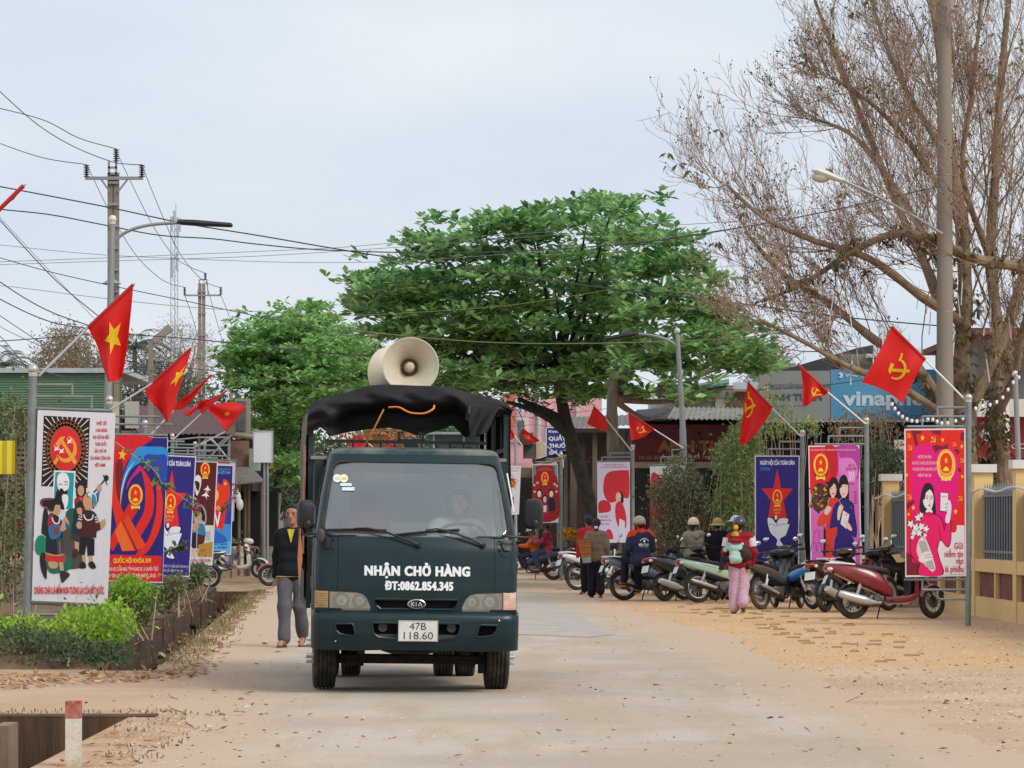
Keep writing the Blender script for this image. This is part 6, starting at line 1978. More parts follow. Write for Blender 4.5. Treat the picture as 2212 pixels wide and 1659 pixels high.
# tarpaulin
prof=[(-.945,1.05),(-.95,1.6),(-.945,2.2),(-.935,2.48),(-.90,2.565),(-.80,2.615),(-.62,2.665),(-.40,2.735),(-.2,2.752),(.05,2.748),(.3,2.74),(.5,2.70),(.72,2.655),(.88,2.605),(.93,2.54),(.945,2.2),(.95,1.6),(.945,1.05)]
pr=cr(prof,4)
rows=[]
for j,y in enumerate(np.linspace(BY0-.03,BY1,26)):
    sag=.035*(1-abs(math.sin((y-BY0)/1.15*PI)))
    row=[]
    for i,p in enumerate(pr):
        nz=mnoise.noise((p[0]*3,y*1.8,p[1]*2))
        row.append(Vector((p[0]+.018*nz,y,p[1]-sag*(1 if p[1]>2.3 else 0)*1.0+.02*nz)))
    rows.append(row)
mb=MB(); mb.loft(rows,0,True,False,False)
for k in range(len(mb.f)):
    c=np.mean([mb.v[i] for i in mb.f[k]],axis=0)
    mb.m[k]=1 if c[0]<-.86 else 0
tarp=mb.build('tarpaulin',[M_tarp,M_tarpd],TRK,sharp=0)
# hanging front valance, bunched and folded
low=[(659,923),(671,944),(684,934),(698,927),(711,936),(715,947),(735,942),(752,936),(775,932),(796,929),(822,925),(848,923),(880,930),(905,937),(918,938),(940,934),(957,929),(975,920),(987,914),(1000,928),(1014,944),(1024,938),(1040,942),(1052,934),(1066,915),(1080,893)]
sc_=7666/32.75
lx=[(u-1106)/sc_+.841+.085 for u,v in low]; lz=[1.5-(v-HV)/sc_ for u,v in low]
rows=[]
nx=110
for t in np.linspace(0,1,16):
    row=[]
    for i in range(nx):
        x=-.94+1.88*i/(nx-1)
        zt=np.interp(x,[p[0] for p in pr[12:-12]],[p[1] for p in pr[12:-12]])+.012
        zb=np.interp(x,lx,lz)
        z=zt+(zb-zt)*t
        fold=.024*math.sin(x*9+t*5+2.2*math.sin(x*4))+.020*abs(mnoise.noise((x*5+t*3,t*5-x*3,7)))+.014*math.sin(17*(x+.7*t)+3*math.sin(7*t))+.05*mnoise.noise((x*2.4,t*2.2,4))+.022*math.sin((x*3-t*2.4)*6)
        sd_=min(1,max(0,(abs(x+.02)-.52)/.2)); lo_=min(1,max(0,(t-.42)/.22))*(1-sd_)
        dep=-.05-.14*math.sin(PI*min(1,t*(1.15+.6*(1-sd_))))*(.55+.45*abs(math.sin(x*2.2+.6)))+fold*min(1,t*4)*(1-.7*lo_)+.30*lo_
        row.append(Vector((x,BY0+dep,z+.012*mnoise.noise((x*6,t*4,1))*t)))
    rows.append(row)
mb=MB(); mb.loft(rows,0,True,False,False)
val=mb.build('front_valance',M_tarp,tarp,sharp=0)
# loose right-hand lobe with an eyelet, strap, orange cords
mb=MB(); rows=[]
for t in np.linspace(0,1,10):
    row=[]
    for s in np.linspace(0,1,9):
        a=at(1010,880,32.6).lerp(at(1078,880,32.6),s); c=at(1016,944,32.5).lerp(at(1052,936,32.5),s)
        p=a.lerp(c,t)
        row.append(p+Vector((0,-.10-.05*math.sin(s*7+t*3),0)))
    rows.append(row)
mb.loft(rows,0,True,False,False)
inv=Matrix.LocRotScale(TRK.location,TRK.rotation_euler,None).inverted()
mb.v=[tuple(inv @ Vector(p)) for p in mb.v]
mb.build('valance_flap',M_tarp,tarp,sharp=0)
L_=lambda*uvy: [inv @ at(u,v,Y) for u,v,Y in uvy]
MB().tube([Vector(p) for p in cr([tuple(p) for p in L_((840,880,32.35),(862,880,32.30),(885,891,32.28),(915,893,32.28),(935,884,32.3),(938,876,32.35))],6)],.009,6).build('orange_cord',M_orange,tarp)
MB().tube(L_((829,884,32.3),(806,930,32.3),(784,970,32.45),(772,1008,32.6)),.008,6).build('orange_cord',M_orange,tarp)
mb=MB(); pts=L_((1014,876,32.42),(1012,893,32.38),(1008,907,32.4)); mb.tube(pts,.02,4); mb.build('tarp_strap',M_black,tarp)
MB().tube([Vector((-.955,BY0+.02,z)) for z in np.linspace(1.2,2.2,8)],.012,6).build('tarp_rope',M_rope,tarp)
# striped election banner hanging on the truck's left side
mb=MB(); rows=[]
for t in np.linspace(0,1,8):
    rows.append([Vector((-.965-.012*math.sin(9*t+3*s)-.01,1.95+1.5*s,1.62-.85*t)) for s in np.linspace(0,1,10)])
mb.loft(rows,0,True,False,False)
mb.build('side_banner',mat('orange_banner','d9612c',.6,var=.25,vscale=2.5,dirt='f0b040',dirt_amt=.9,dirt_scale=2.0),TRK,sharp=0)
# bright trim strip, reflector
MB().sphere((.72,-.045,.655),.009,8,5).sphere((-.70,-.03,.46),.006,8,5).build('bumper_bolt',M_chrome,bmp)

# loudspeakers on the roof of the cover
def horn(loc,direction,label,rad):
    rt=thing('loudspeaker',label,'loudspeaker',loc,group='horn loudspeakers on the truck')
    M_=vec(direction).normalized().to_track_quat('Z','Y').to_matrix().to_4x4()
    prof=[(.045,-.36),(.055,-.30),(.085,-.20),(.125,-.10),(.175,-.03),(.225,.005),(rad-.012,.022),(rad,.030),(rad,.038),(rad-.008,.040),(rad-.016,.034),(.218,.016),(.165,-.02),(.12,-.08),(.09,-.13),(.082,-.16)]
    MB().lathe(prof,M_,56).build('bell',M_horn,rt,sharp=50)
    MB().lathe([(.082,-.16),(.04,-.165),(.04,-.2)],M_,24).build('throat',M_horn_in,rt)
    MB().lathe([(.050,-.16),(.046,-.08),(.036,-.035),(.026,-.028),(.004,-.027)],M_,24).build('reflex_tube',mat('pale_horn_tube','c9b7a2',.5,dirt='6a4f33',dirt_amt=.4,dirt_scale=9),rt)
    MB().lathe([(.008,-.50),(.07,-.49),(.085,-.46),(.085,-.38),(.05,-.35)],M_,24).build('driver',mat('grey_driver','6c6c66',.5),rt)
    b_=MB()
    c=M_ @ Vector((0,0,-.2)); b_.tube([c,c+Vector((0,0,-.30))],.015,6); b_.bar(c+Vector((-.1,0,-.27)),c+Vector((.1,0,-.27)),.03,.02); b_.build('bracket',M_chassis,rt)
    return rt
horn(at(886.5,790.5,32.75),(.10,-1,.05),'cream horn loudspeaker facing forward on top of the truck cover',.262)
horn(at(845,806,33.60),(-.62,.78,.02),'cream horn loudspeaker turned away behind the front one on the truck',.250)
# ================================================================== election posters on steel stands
M_pole=mat('grey_stand_paint','868d8c',.5,.25,var=.12,vscale=6,dirt='6b5c4c',dirt_amt=.35,dirt_scale=4)
M_ball=mat('steel_ball','c9c3b8',.25,.6,var=.05)
M_banner=mat('banner_white','dcd9de',.45,var=.05,vscale=1.5,bump=.3,bscale=2.5,stretch=(4,4,.5))

def stand(label,corners,cornerpx,Y,art,pole=None,bars=(),stems=(),base='banner_white',dy=.0,group='election posters on steel stands',rodr=1.0):
    """corners: tl tr br bl of the sheet in picture px (2212 wide); cornerpx: the same corners in art units."""
    c0=gnd(corners[3][0],HV+CAMH*F/Y)
    if pole: c0=at(pole[0],HV+CAMH*F/Y,Y)
    rt=thing('poster_stand',label,'poster stand',(c0.x,Y,0),group=group)
    off=Vector((c0.x,Y,0))
    W=lambda u,v,d=.0: at(u,v,Y)-off+Vector((0,d,0))
    w=[W(*c)+Vector((0,dy*k,0)) for c,k in zip(corners,(0,1,1,0))]
    def surf(s,t,d):
        p=(w[3]*(1-s)+w[2]*s)*(1-t)+(w[0]*(1-s)+w[1]*s)*t
        return p+Vector((0,-.004-d,0))
    mb=MB()
    ex=.0
    front=[surf(s,t,0) for s,t in ((-ex,-ex),(1+ex,-ex),(1+ex,1+ex),(-ex,1+ex))]
    back=[p+Vector((0,.010,0)) for p in front]
    mb.add(front+back,[(0,1,2,3),(7,6,5,4),(0,4,5,1),(1,5,6,2),(2,6,7,3),(3,7,4,0)])
    bn=mb.build('banner',M_banner,rt)
    A=Art(quadmap(cornerpx),surf)
    art(A)
    pr_=A.build('print',bn)
    if pole:
        ub,ut,vt,r=pole
        vb=HV+CAMH*F/Y
        MB().cyl(W(ub,vb)+Vector((0,.05,-.05)),W(ut,vt)+Vector((0,.05,0)),r,r*.97,16).build('pole',M_pole,rt)
        mb=MB(); p=W(ut,vt)+Vector((0,.05,r*.9)); mb.sphere(p,r*1.25,16,10); mb.cyl(p-Vector((0,0,r*1.6)),p-Vector((0,0,r*.7)),r*1.05,r*1.05,16); mb.build('finial',M_ball,rt)
    for (ua,va,uc,vc) in bars:
        MB().tube([W(ua,va,.045),W(uc,vc,.045)],.017*rodr,8).build('crossbar',M_pole,rt)
    for (ua,va,uc,vc) in stems:
        MB().tube([W(ua,va,.045),W(uc,vc,.045)],.015*rodr,8).build('stem',M_pole,rt)
    return rt

SK,DK='c79a78','231d20'
def art_children(a):
    a.P([(95,135),(465,155),(445,715),(75,700)],'241413')
    a.up()
    for i in range(44):
        t=2*PI*i/44+.03
        c,s=math.cos(t),math.sin(t)
        k=min(178/abs(c) if abs(c)>1e-6 else 1e9,278/abs(s) if abs(s)>1e-6 else 1e9)
        a.line([(270+120*c,425+180*s),(270+k*c-(s*6),425+k*s)],[3,8],'e4dfdc',smooth=False,up=False)
    for q,col in ((1.0,'74432a'),(.86,'8a5433')):
        a.up()
        for i in range(34):
            t=2*PI*i/34
            a.E(270+146*q*math.cos(t),400+212*q*math.sin(t),26,30,col,n=12,up=False)
        a.E(270,400,150*q,215*q,col)
    a.E(270,402,118,172,'e0262b')
    a.hs(268,402,128,'e7a23c',sx=.80)
    a.up()
    for x,y,k in ((196,398,1),(236,418,1),(300,340,1)):
        a.P([(x-22*k,y-30),(x-4,y-6),(x+20,y-22),(x+12,y+4),(x+26,y+14),(x,y+12),(x-16,y+22),(x-10,y)],'f2efee',False)
    a.P([(178,573),(350,579),(336,904),(162,885)],'eeeaea')
    a.P([(188,586),(340,592),(326,889),(172,873)],'2499a8')
    a.C([(176,872),(185,800),(196,745),(222,712),(240,740),(238,800),(262,884),(215,880)],'211a1c')
    a.C([(202,640),(214,606),(248,590),(282,606),(298,650),(296,700),(278,740),(246,762),(218,730),(204,690)],'efeceb')
    a.C([(222,728),(240,716),(262,740),(284,728),(282,770),(266,800),(252,778),(238,770)],'211a1c')
    a.C([(246,770),(262,764),(284,770),(292,800),(284,850),(266,886),(256,850),(244,810)],'efeceb')
    a.line([(216,690),(232,682),(246,692)],6,'211a1c'); a.line([(256,668),(274,662),(290,674)],6,'211a1c'); a.line([(262,690),(276,684),(288,692)],5,'211a1c')
    for s,x,y,w in (('NHIỆT LIỆT',560,197,84),('CHÀO MỪNG',557,253,94),('ĐẠI HỘI ĐẠI BIỂU',555,308,130),('TOÀN QUỐC',552,363,94),('LẦN THỨ XIV',550,419,98),('CỦA ĐẢNG CỘNG SẢN',547,475,164),('VIỆT NAM!',545,531,84)):
        a.T(s,x,y,w,27,'d5252d',.035)
    # boy in front: green-grey backdrop, girl behind, boy with a lute, girl on the left
    a.C([(250,1040),(300,960),(380,1000),(400,1200),(395,1345),(240,1352),(210,1240)],'4b4d45')
    a.C([(275,905),(345,880),(350,1000),(320,1050),(280,1000)],'1f5a4f')
    a.C([(356,690),(396,650),(430,690),(434,790),(408,800),(360,790)],DK)
    a.E(392,735,26,42,SK)
    a.C([(345,800),(395,780),(440,805),(440,900),(360,910),(344,850)],'8e2f2c')
    a.P([(375,790),(412,792),(394,815)],'e04a50')
    a.C([(352,850),(385,820),(420,850),(400,900),(345,1000),(330,940)],'2c2528')
    a.P([(330,960),(400,980),(398,1155),(308,1120)],'26283c'); a.P([(318,1075),(402,1100),(398,1155),(308,1125)],'3a3638')
    a.P([(342,1140),(378,1150),(374,1225),(346,1215)],SK); a.C([(330,1210),(362,1202),(372,1235),(345,1278),(322,1255)],'4a2326')
    a.line([(495,750),(540,700),(590,640)],[12,9,14],'2c2222'); a.line([(572,610),(604,688)],8,'2c2222'); a.E(596,634,20,24,'2c2222'); a.E(540,715,20,32,SK)
    a.P([(508,765),(545,735),(530,830),(492,860)],'3f5f92')
    a.E(455,820,46,68,SK)
    a.C([(440,780),(452,745),(500,760),(530,790),(525,830),(490,880),(478,800)],DK)
    a.C([(445,770),(470,745),(515,770),(520,845),(500,870),(480,800)],'d7dce4'); a.C([(478,775),(505,772),(520,840),(500,860)],'3f86b8')
    a.P([(430,870),(478,880),(480,930),(425,925)],SK)
    a.C([(400,905),(430,890),(500,905),(540,990),(522,1060),(500,1110),(390,1100),(372,985)],'2c2729')
    a.P([(404,960),(520,975),(516,1112),(396,1100)],'4b1c20')
    a.line([(414,925),(438,968),(480,962),(492,925)],9,'e6e2e0')
    for q in range(3): a.line([(372+4*q,960-22*q),(404,968-18*q)],8,'dcd8d6',smooth=False); a.line([(502+4*q,950+18*q),(530+3*q,940+18*q)],8,'dcd8d6',smooth=False)
    a.C([(368,985),(395,985),(400,1030),(372,1040),(356,1010)],SK); a.C([(360,880),(395,872),(402,915),(370,920)],SK)
    a.C([(516,1000),(560,975),(585,960),(588,1010),(548,1050),(524,1042)],SK); a.P([(512,1000),(545,990),(552,1046),(524,1058)],'4b1c20')
    a.P([(392,1105),(502,1118),(500,1252),(446,1258),(440,1160),(424,1250),(376,1244)],'1d1c1e')
    a.P([(400,1250),(430,1252),(432,1330),(408,1325)],SK); a.P([(456,1256),(482,1256),(492,1322),(462,1325)],SK)
    a.C([(378,1340),(405,1300),(432,1322),(430,1354),(388,1356)],'2a1f1f'); a.C([(456,1310),(490,1302),(514,1350),(480,1358),(456,1336)],'2a1f1f')
    a.C([(78,1060),(96,890),(120,880),(135,960),(130,1100),(92,1085)],'26262a')
    a.C([(26,1160),(50,1102),(90,1096),(124,1140),(122,1205),(80,1250),(36,1235)],'1e8060')
    a.C([(68,1250),(112,1245),(120,1430),(98,1425),(70,1345)],'2e2224')
    a.C([(130,1300),(300,1260),(306,1360),(180,1398),(130,1370)],'1f6a58')
    a.C([(70,845),(84,800),(178,796),(216,830),(225,900),(152,905),(120,868)],DK); a.line([(78,848),(90,810),(175,800)],10,'a43a48'); a.line([(75,850),(150,890),(168,820)],9,'9a3040')
    a.E(190,880,40,60,SK); a.C([(150,890),(150,830),(200,812),(222,850),(190,850),(172,900)],DK); a.P([(165,925),(205,935),(200,985),(160,980)],SK)
    a.C([(136,930),(170,920),(230,960),(246,1030),(232,1250),(120,1245),(118,1060)],'1e2633')
    a.C([(135,940),(170,925),(172,985),(225,1000),(210,1040),(134,1030)],'a02a3a'); a.C([(136,1030),(180,1010),(236,1030),(225,1100),(165,1125),(138,1090)],'2f6f9e'); a.P([(172,1030),(205,1025),(215,1080),(180,1100)],'8a3b3f')
    a.line([(162,950),(180,992),(215,994),(226,945)],10,'e8e3e0')
    a.C([(228,1040),(250,970),(275,945),(300,1000),(290,1035),(244,1062)],SK); a.P([(268,985),(300,1010),(304,1035),(272,1042)],'3a5f8c')
    a.P([(196,1115),(242,1110),(250,1275),(208,1262)],'2a4a5c'); a.line([(222,1140),(228,1240)],12,'b04a52',smooth=False)
    a.line([(120,1238),(190,1255),(262,1245)],12,'c0a43a')
    a.P([(112,1250),(268,1262),(264,1310),(106,1296)],'df2f36')
    for q in range(7): a.line([(122+21*q,1258),(118+21*q,1300)],4,'8a1820',smooth=False,up=q==0)
    a.C([(134,1305),(205,1310),(204,1350),(150,1355)],SK); a.P([(216,1310),(252,1308),(258,1390),(230,1385)],SK)
    a.C([(226,1385),(260,1378),(305,1405),(270,1450),(240,1468)],'3a2c28')
    a.T('CHÚNG CHÁU LÀ MẦM NON TƯƠNG LAI CỦA ĐẤT NƯỚC',300,1533,560,56,'d5252d',.035)
stand('white poster of children round a framed portrait, nearest on the left',
      [(81.6,885.6),(249.8,892.4),(232.2,1304.5),(68.9,1297.2)],[(47,90),(670,115),(605,1640),(0,1615)],40.3,art_children,
      (54,70.5,806,.049),[(76,831,157,831),(76,856,200,857),(76,882,239,887),(66,1303,232,1309),(64,1327,185,1329)],
      [(155,831,155,856),(197,857,197,885),(183,1305,183,1328)])

def art_congress(a):
    a.P([(110,58),(632,74),(581,1498),(48,1478)],'2a2470')
    a.C([(112,60),(480,70),(330,190),(225,330),(170,520),(160,700),(150,860),(80,600),(95,300)],'d8222a',6)
    a.C([(120,330),(180,300),(195,520),(170,800),(130,640)],'7d2026')
    a.C([(330,180),(460,160),(625,180),(620,330),(480,300),(360,320),(250,420),(180,640),(165,740),(175,560),(220,380)],'2e8fd6',6)
    a.C([(400,300),(420,240),(520,240),(622,260),(620,520),(540,470),(470,380)],'2f49a8')
    a.line([(300,310),(225,430),(180,590),(165,735)],[4,12,10,2],'bfe0f2')
    a.star(185,240,62,'f2c522',rot=8,sx=.72)
    a.C([(355,345),(300,420),(240,510),(230,580),(280,480),(370,390)],'d0207e')
    a.C([(355,350),(450,470),(498,640),(480,840),(400,990),(330,1090),(320,960),(400,800),(412,600),(390,450)],'e2291f',6)
    a.C([(520,505),(570,590),(586,760),(560,960),(470,1150),(400,1225),(310,1240),(440,1080),(510,860),(525,680)],'e62c1e',6)
    a.P([(95,430),(130,640),(330,1190),(180,1195),(75,700)],'e3331f')
    a.P([(250,720),(340,790),(90,1195),(60,1150),(70,1060)],'d92a20')
    a.P([(235,830),(420,1140),(330,1190),(195,900)],'e8481e')
    a.P([(170,890),(300,1185),(185,1195),(110,1000)],'f06a2a')
    a.line([(195,900),(330,1195)],[4,14],'3a1d40',smooth=False)
    a.emblem(316,655,72,128)
    a.P([(56,1228),(575,1242),(566,1500),(48,1484)],'d9262a')
    a.T('QUỐC HỘI KHÓA XVI',282,1288,372,44,'f2d034',.03)
    a.T('KHOA HỌC, CÔNG NGHỆ, ĐỔI MỚI SÁNG TẠO VÀ CHUYỂN ĐỔI SỐ',290,1372,500,34,'f0d6d0',.02)
    a.T('LÀ ĐỘNG LỰC CHÍNH ĐỂ PHÁT TRIỂN KINH TẾ - XÃ HỘI',280,1438,470,34,'f0d6d0',.02)
z5=lambda x,y: (224+x*.21806,930+y*.21806)
q=[(104,55),(638,70),(584,1512),(42,1492)]
stand('red and blue poster with swirling ribbons, second stand on the left',[z5(*p) for p in q],q,52.4,art_congress,
      (228,236,868,.045),[(240,899,345,900),(240,916,372,917),(240,938,362,940),(260,1264,352,1266),(268,1287,316,1289)],[(300,900,300,917),(335,917,335,940),(312,1266,312,1288)])

def art_star(a):
    a.P([(66,284),(537,284),(530,1432),(70,1432)],'30277c')
    a.T('NGÀY HỘI CỦA TOÀN DÂN',303,352,375,46,'eeecf2',.03)
    a.T('15/3/2026',172,418,112,34,'2f7fd8',.03)
    a.star(302,730,310,'e2282c',sx=.58,inner=.40)
    a.P([(232,800),(375,800),(412,980),(200,975)],'e2282c')
    a.emblem(303,740,54,100)
    a.T('QUỐC HỘI',303,865,85,22,'f0b53a',.03); a.T('KHÓA XVI',300,900,60,18,'f0b53a',.03)
    a.C([(192,960),(250,950),(280,920),(300,970),(425,950),(428,1010),(446,1020),(400,1160),(340,1195),(385,1275),(288,1262),(300,1200),(215,1120)],'1f1a4a')
    a.C([(196,965),(250,965),(285,1010),(330,965),(418,965),(412,1020),(436,1025),(405,1120),(390,1150),(330,1190),(372,1266),(294,1254),(300,1192),(225,1110)],'e4e6ec',6)
    a.E(286,950,14,26,'e4e6ec')
    a.line([(212,1028),(250,1025),(290,1050),(300,1000),(318,1045),(350,1025),(430,1022)],5,'6d708a')
    a.T('NHIỆT LIỆT CHÀO MỪNG NGÀY BẦU CỬ ĐẠI BIỂU QUỐC HỘI KHÓA XVI',303,1344,440,22,'c9c4da',.02)
    a.T('VÀ ĐẠI BIỂU HĐND CÁC CẤP NHIỆM KỲ 2026 - 2031',303,1386,330,22,'c9c4da',.02)
QS=[(55,273),(547,273),(540,1444),(60,1444)]
q=[(455,234),(917,256),(851,1452),(392,1440)]
stand('dark blue poster with red star and white dove, third stand in the left garden',[z5(*p) for p in q],QS,60.0,art_star,
      (308,313,918,.042),[(318,952,398,954),(318,966,420,968),(318,978,421,982),(380,1250,412,1251)],[(380,953,380,967),(405,967,405,980)])

def art_voter(a):
    a.P([(722,306),(1122,318),(1074,1255),(680,1245)],'5b1d1e')
    a.emblem(1006,398,46,86)
    a.C([(900,480),(930,440),(965,470),(960,560),(925,645),(905,580)],'e6e2e0'); a.C([(905,500),(950,520),(940,600),(915,570)],'3a1d1e')
    for x,y,k in ((1030,580,1.4),(1015,640,1.6),(905,685,.8)):
        a.P([(x-30*k,y+8),(x-8,y-12*k),(x,y-28*k),(x+14,y-6),(x+22*k,y+14),(x+4,y+10),(x+8,y+30*k),(x-8,y+10)],'efecec')
    a.P([(700,930),(1092,940),(1074,1255),(680,1245)],'d9d6d0')
    a.E(955,860,66,130,'8d8a88'); a.E(955,860,56,118,'b5b0ac')
    a.C([(935,780),(975,760),(1005,840),(1000,900),(970,880)],DK); a.E(945,850,28,50,SK)
    a.C([(885,960),(950,920),(1000,950),(1005,1060),(940,1080),(880,1020)],'3d7fa2'); a.C([(868,940),(920,910),(945,950),(900,1000)],SK)
    a.C([(870,1020),(950,1030),(1000,1050),(990,1110),(930,1170),(870,1150)],'1e2238'); a.P([(930,1040),(1005,1035),(995,1115),(935,1110)],'5a2226')
    a.P([(940,1130),(1080,1100),(1074,1252),(930,1250)],'bb8a3a'); a.P([(860,1170),(935,1165),(928,1250),(855,1248)],'d5bfa0')
    a.P([(1010,1000),(1060,990),(1058,1090),(1012,1090)],'a9b8b8')
    a.line([(925,985),(918,1250)],7,'c9c6c2',smooth=False)
    a.T('CỬ TRI SÁNG SUỐT BẦU CHỌN LÀ QUYỀN LỢI CỦA MỖI CÔNG DÂN',870,1287,370,28,'d5303a',.03)
q=[(718,298),(1132,312),(1080,1338),(668,1326)]
stand('maroon poster with a woman voting at a ballot box, fourth stand in the left garden',[z5(*p) for p in q],q,71.5,art_voter,
      (368,372,945,.040),[(376,960,440,961),(376,974,455,975),(376,988,470,990),(420,1226,458,1227),(420,1238,440,1239)],[(420,960,420,975),(436,975,436,990)])

def art_blue(a):
    a.P([(945,338),(1278,352),(1256,1222),(910,1212)],'2d3fa0')
    a.P([(945,338),(1278,352),(1270,640),(930,620)],'2b2570')
    a.P([(922,900),(1264,930),(1256,1222),(910,1212)],'3a8fd0'); a.P([(916,1080),(1260,1100),(1256,1222),(910,1212)],'52b2e2')
    a.T('CHÀO MỪNG BẦU CỬ ĐẠI BIỂU QUỐC HỘI',1120,385,270,24,'4f7fd0',.03); a.T('CHỦ NGHĨA VIỆT NAM',1140,418,230,26,'5f9fe0',.03)
    a.C([(1000,720),(1080,560),(1120,620),(1130,520),(1170,540),(1190,480),(1240,520),(1252,620),(1220,720),(1120,760)],'e2391f')
    a.star(1205,525,26,'f2c030',sx=.75); a.E(1090,640,50,70,'f0b42e'); a.E(1086,640,30,46,'d9302a')
    a.P([(1000,730),(1225,740),(1180,990),(1150,970),(980,960)],'df2b24')
    a.T('QUỐC HỘI',1070,768,165,30,'f2c22e',.03); a.T('XV',1090,880,140,150,'f0e6ea',.02)
    a.C([(980,1000),(1060,960),(1130,1000),(1210,1060),(1200,1110),(960,1100)],'2a62c0')
    a.T('DÂN GIÀU, NƯỚC MẠNH',1100,1125,250,26,'24408e',.03); a.T('CÔNG BẰNG, VĂN MINH',1100,1160,240,24,'24408e',.03)
q=[(940,328),(1287,345),(1262,1232),(902,1220)]
stand('bright blue poster with red flames and emblem, fifth stand in the left garden',[z5(*p) for p in q],q,83.0,art_blue,
      (418,421,961,.038),[(425,972,465,973),(425,984,485,985),(425,995,508,998)],[(460,972,460,985),(480,985,480,997)])
def art_lav(a):
    a.P([(1045,298),(1252,306),(1252,330),(1045,322)],'d8383c'); a.P([(1050,340),(1290,350),(1270,830),(1040,820)],'c4b6e4')
q=[(1040,294),(1307,306),(1290,900),(1030,890)]
stand('pale lavender poster mostly hidden behind the bright blue one on the left',[z5(*p) for p in q],q,88.0,art_lav,
      (438,442,961,.036),[(446,972,478,973),(446,984,497,985),(446,992,513,994)],[(474,972,474,985),(492,985,492,994)])

def art_vote(a):
    a.P([(117,147),(672,143),(680,1510),(125,1520)],'e02822')
    a.P([(200,300),(560,300),(600,700),(560,1100),(600,1040),(672,1042),(680,1510),(125,1520),(122,1300),(180,1000),(170,600)],'e3146f')
    a.C([(160,560),(200,320),(330,280),(480,310),(610,420),(610,760),(560,1000),(450,1200),(240,1000),(180,760)],'e6127a')
    for p in ([(170,150),(270,150),(262,180),(215,185),(236,285),(208,300),(190,220)],[(360,148),(450,146),(448,205),(420,185),(372,180)],[(365,300),(410,282),(470,300),(520,270),(520,320),(440,330),(400,362)],[(575,330),(606,320),(630,350),(612,386)],[(640,170),(672,165),(672,250),(632,240)],[(125,840),(200,805),(205,825),(130,905)],[(122,1300),(170,1330),(180,1400),(245,1410),(245,1516),(125,1518)],[(612,500),(640,510),(645,545),(618,540)]):
        a.P(p,'7c1f2c')
    a.up()
    for x,y,r in ((277,220,32),(467,238,26),(648,300,24),(128,570,22),(653,585,22),(190,880,28),(145,942,20),(590,916,30),(555,1048,26)): a.star(x,y,r,'f4c62e',sx=.75,up=False)
    for x,y,r in ((145,195,26),(378,232,34),(158,312,28),(577,277,22),(650,430,24),(152,775,28),(635,790,28)): a.hs(x,y,r,'f0b62c',sx=.8)
    a.emblem(500,480,80,150,'f6c98a')
    for s,y,w in (('NHIỆT LIỆT CHÀO MỪNG',400,128),('NGÀY BẦU CỬ ĐẠI BIỂU QUỐC HỘI KHÓA XVI',458,234),('VÀ ĐẠI BIỂU HỘI ĐỒNG NHÂN DÂN CÁC CẤP',516,228),('NHIỆM KỲ 2026 - 2031',574,126)): a.T(s,296,y,w,27,'f0b8cc',.03)
    a.P([(490,1190),(600,1045),(672,1048),(678,1508),(468,1514),(415,1300),(440,1190)],'e2dcdc')
    a.C([(555,1000),(600,1042),(590,1110),(545,1100)],'d82a28')
    a.C([(250,900),(262,760),(290,670),(330,645),(372,675),(388,760),(402,880),(400,940),(360,920),(300,930)],'2a1c22',6)
    # dress, arms
    a.C([(240,1512),(250,1400),(230,1330),(270,1150),(250,1010),(310,920),(350,940),(420,945),(470,1000),(490,1090),(498,1000),(545,1000),(550,1150),(535,1240),(500,1250),(450,1190),(420,1260),(440,1360),(470,1512)],'4a1020',6)
    a.C([(250,1512),(258,1400),(240,1330),(280,1150),(258,1012),(312,930),(350,948),(418,952),(462,1004),(484,1100),(504,1024),(540,1020),(543,1150),(528,1236),(502,1242),(448,1180),(412,1260),(432,1360),(460,1512)],'ec1a68',6)
    a.C([(165,1200),(200,1170),(236,1300),(280,1330),(240,1400),(190,1370),(165,1290)],'e8185e')
    a.line([(165,1180),(168,1320),(235,1405)],6,'4a1020'); a.line([(430,1060),(450,1170),(500,1245)],6,'4a1020')
    a.C([(305,915),(345,885),(372,915),(345,945)],'e9e2e2'); a.C([(300,935),(340,920),(372,940),(340,965)],'c5124f')
    a.C([(282,790),(300,735),(340,705),(374,750),(378,830),(352,905),(318,890),(288,850)],'eae4e4',6)
    a.C([(282,800),(285,740),(320,700),(345,690),(340,710),(310,740),(296,800)],'2a1c22')
    a.line([(303,778),(318,766),(332,776)],5,'2a1c22'); a.line([(348,776),(362,768),(374,780)],5,'2a1c22'); a.E(318,790,9,6,'2a1c22'); a.E(360,790,9,6,'2a1c22')
    a.line([(344,790),(348,830),(338,836)],3,'6a4a4a'); a.C([(330,855),(343,850),(356,855),(343,866)],'c02438')
    a.P([(444,732),(522,740),(518,922),(440,912)],'5a2a34'); a.P([(448,737),(518,744),(514,917),(444,907)],'e9e4e6'); a.T('PHIẾU BẦU CỬ',482,776,52,12,'b03a4a',.03)
    a.C([(500,830),(530,808),(550,860),(545,940),(530,1018),(494,1018),(496,960),(512,910)],'e6dedf'); a.line([(490,850),(520,838)],5,'3a2228'); a.line([(488,880),(516,868)],5,'3a2228'); a.line([(492,908),(516,898)],5,'3a2228')
    # lilies
    a.C([(235,1200),(300,1160),(395,1420),(380,1480),(345,1470),(230,1330)],'d9d2d2')
    a.up()
    for x,y,r,t in ((235,975,34,0),(165,1035,34,30),(262,950,26,60),(215,1070,40,15),(265,1060,36,50),(310,1080,30,20),(195,1120,30,40),(245,1120,32,70),(180,1160,20,10),(270,1180,22,5),(300,1140,20,30)):
        a.star(x,y,r*1.35,'5d4a50',rot=t,sx=.9,inner=.55,up=False)
        a.layer+=.5
        a.star(x,y,r*1.22,'ece7e6',rot=t,sx=.9,inner=.5,up=False)
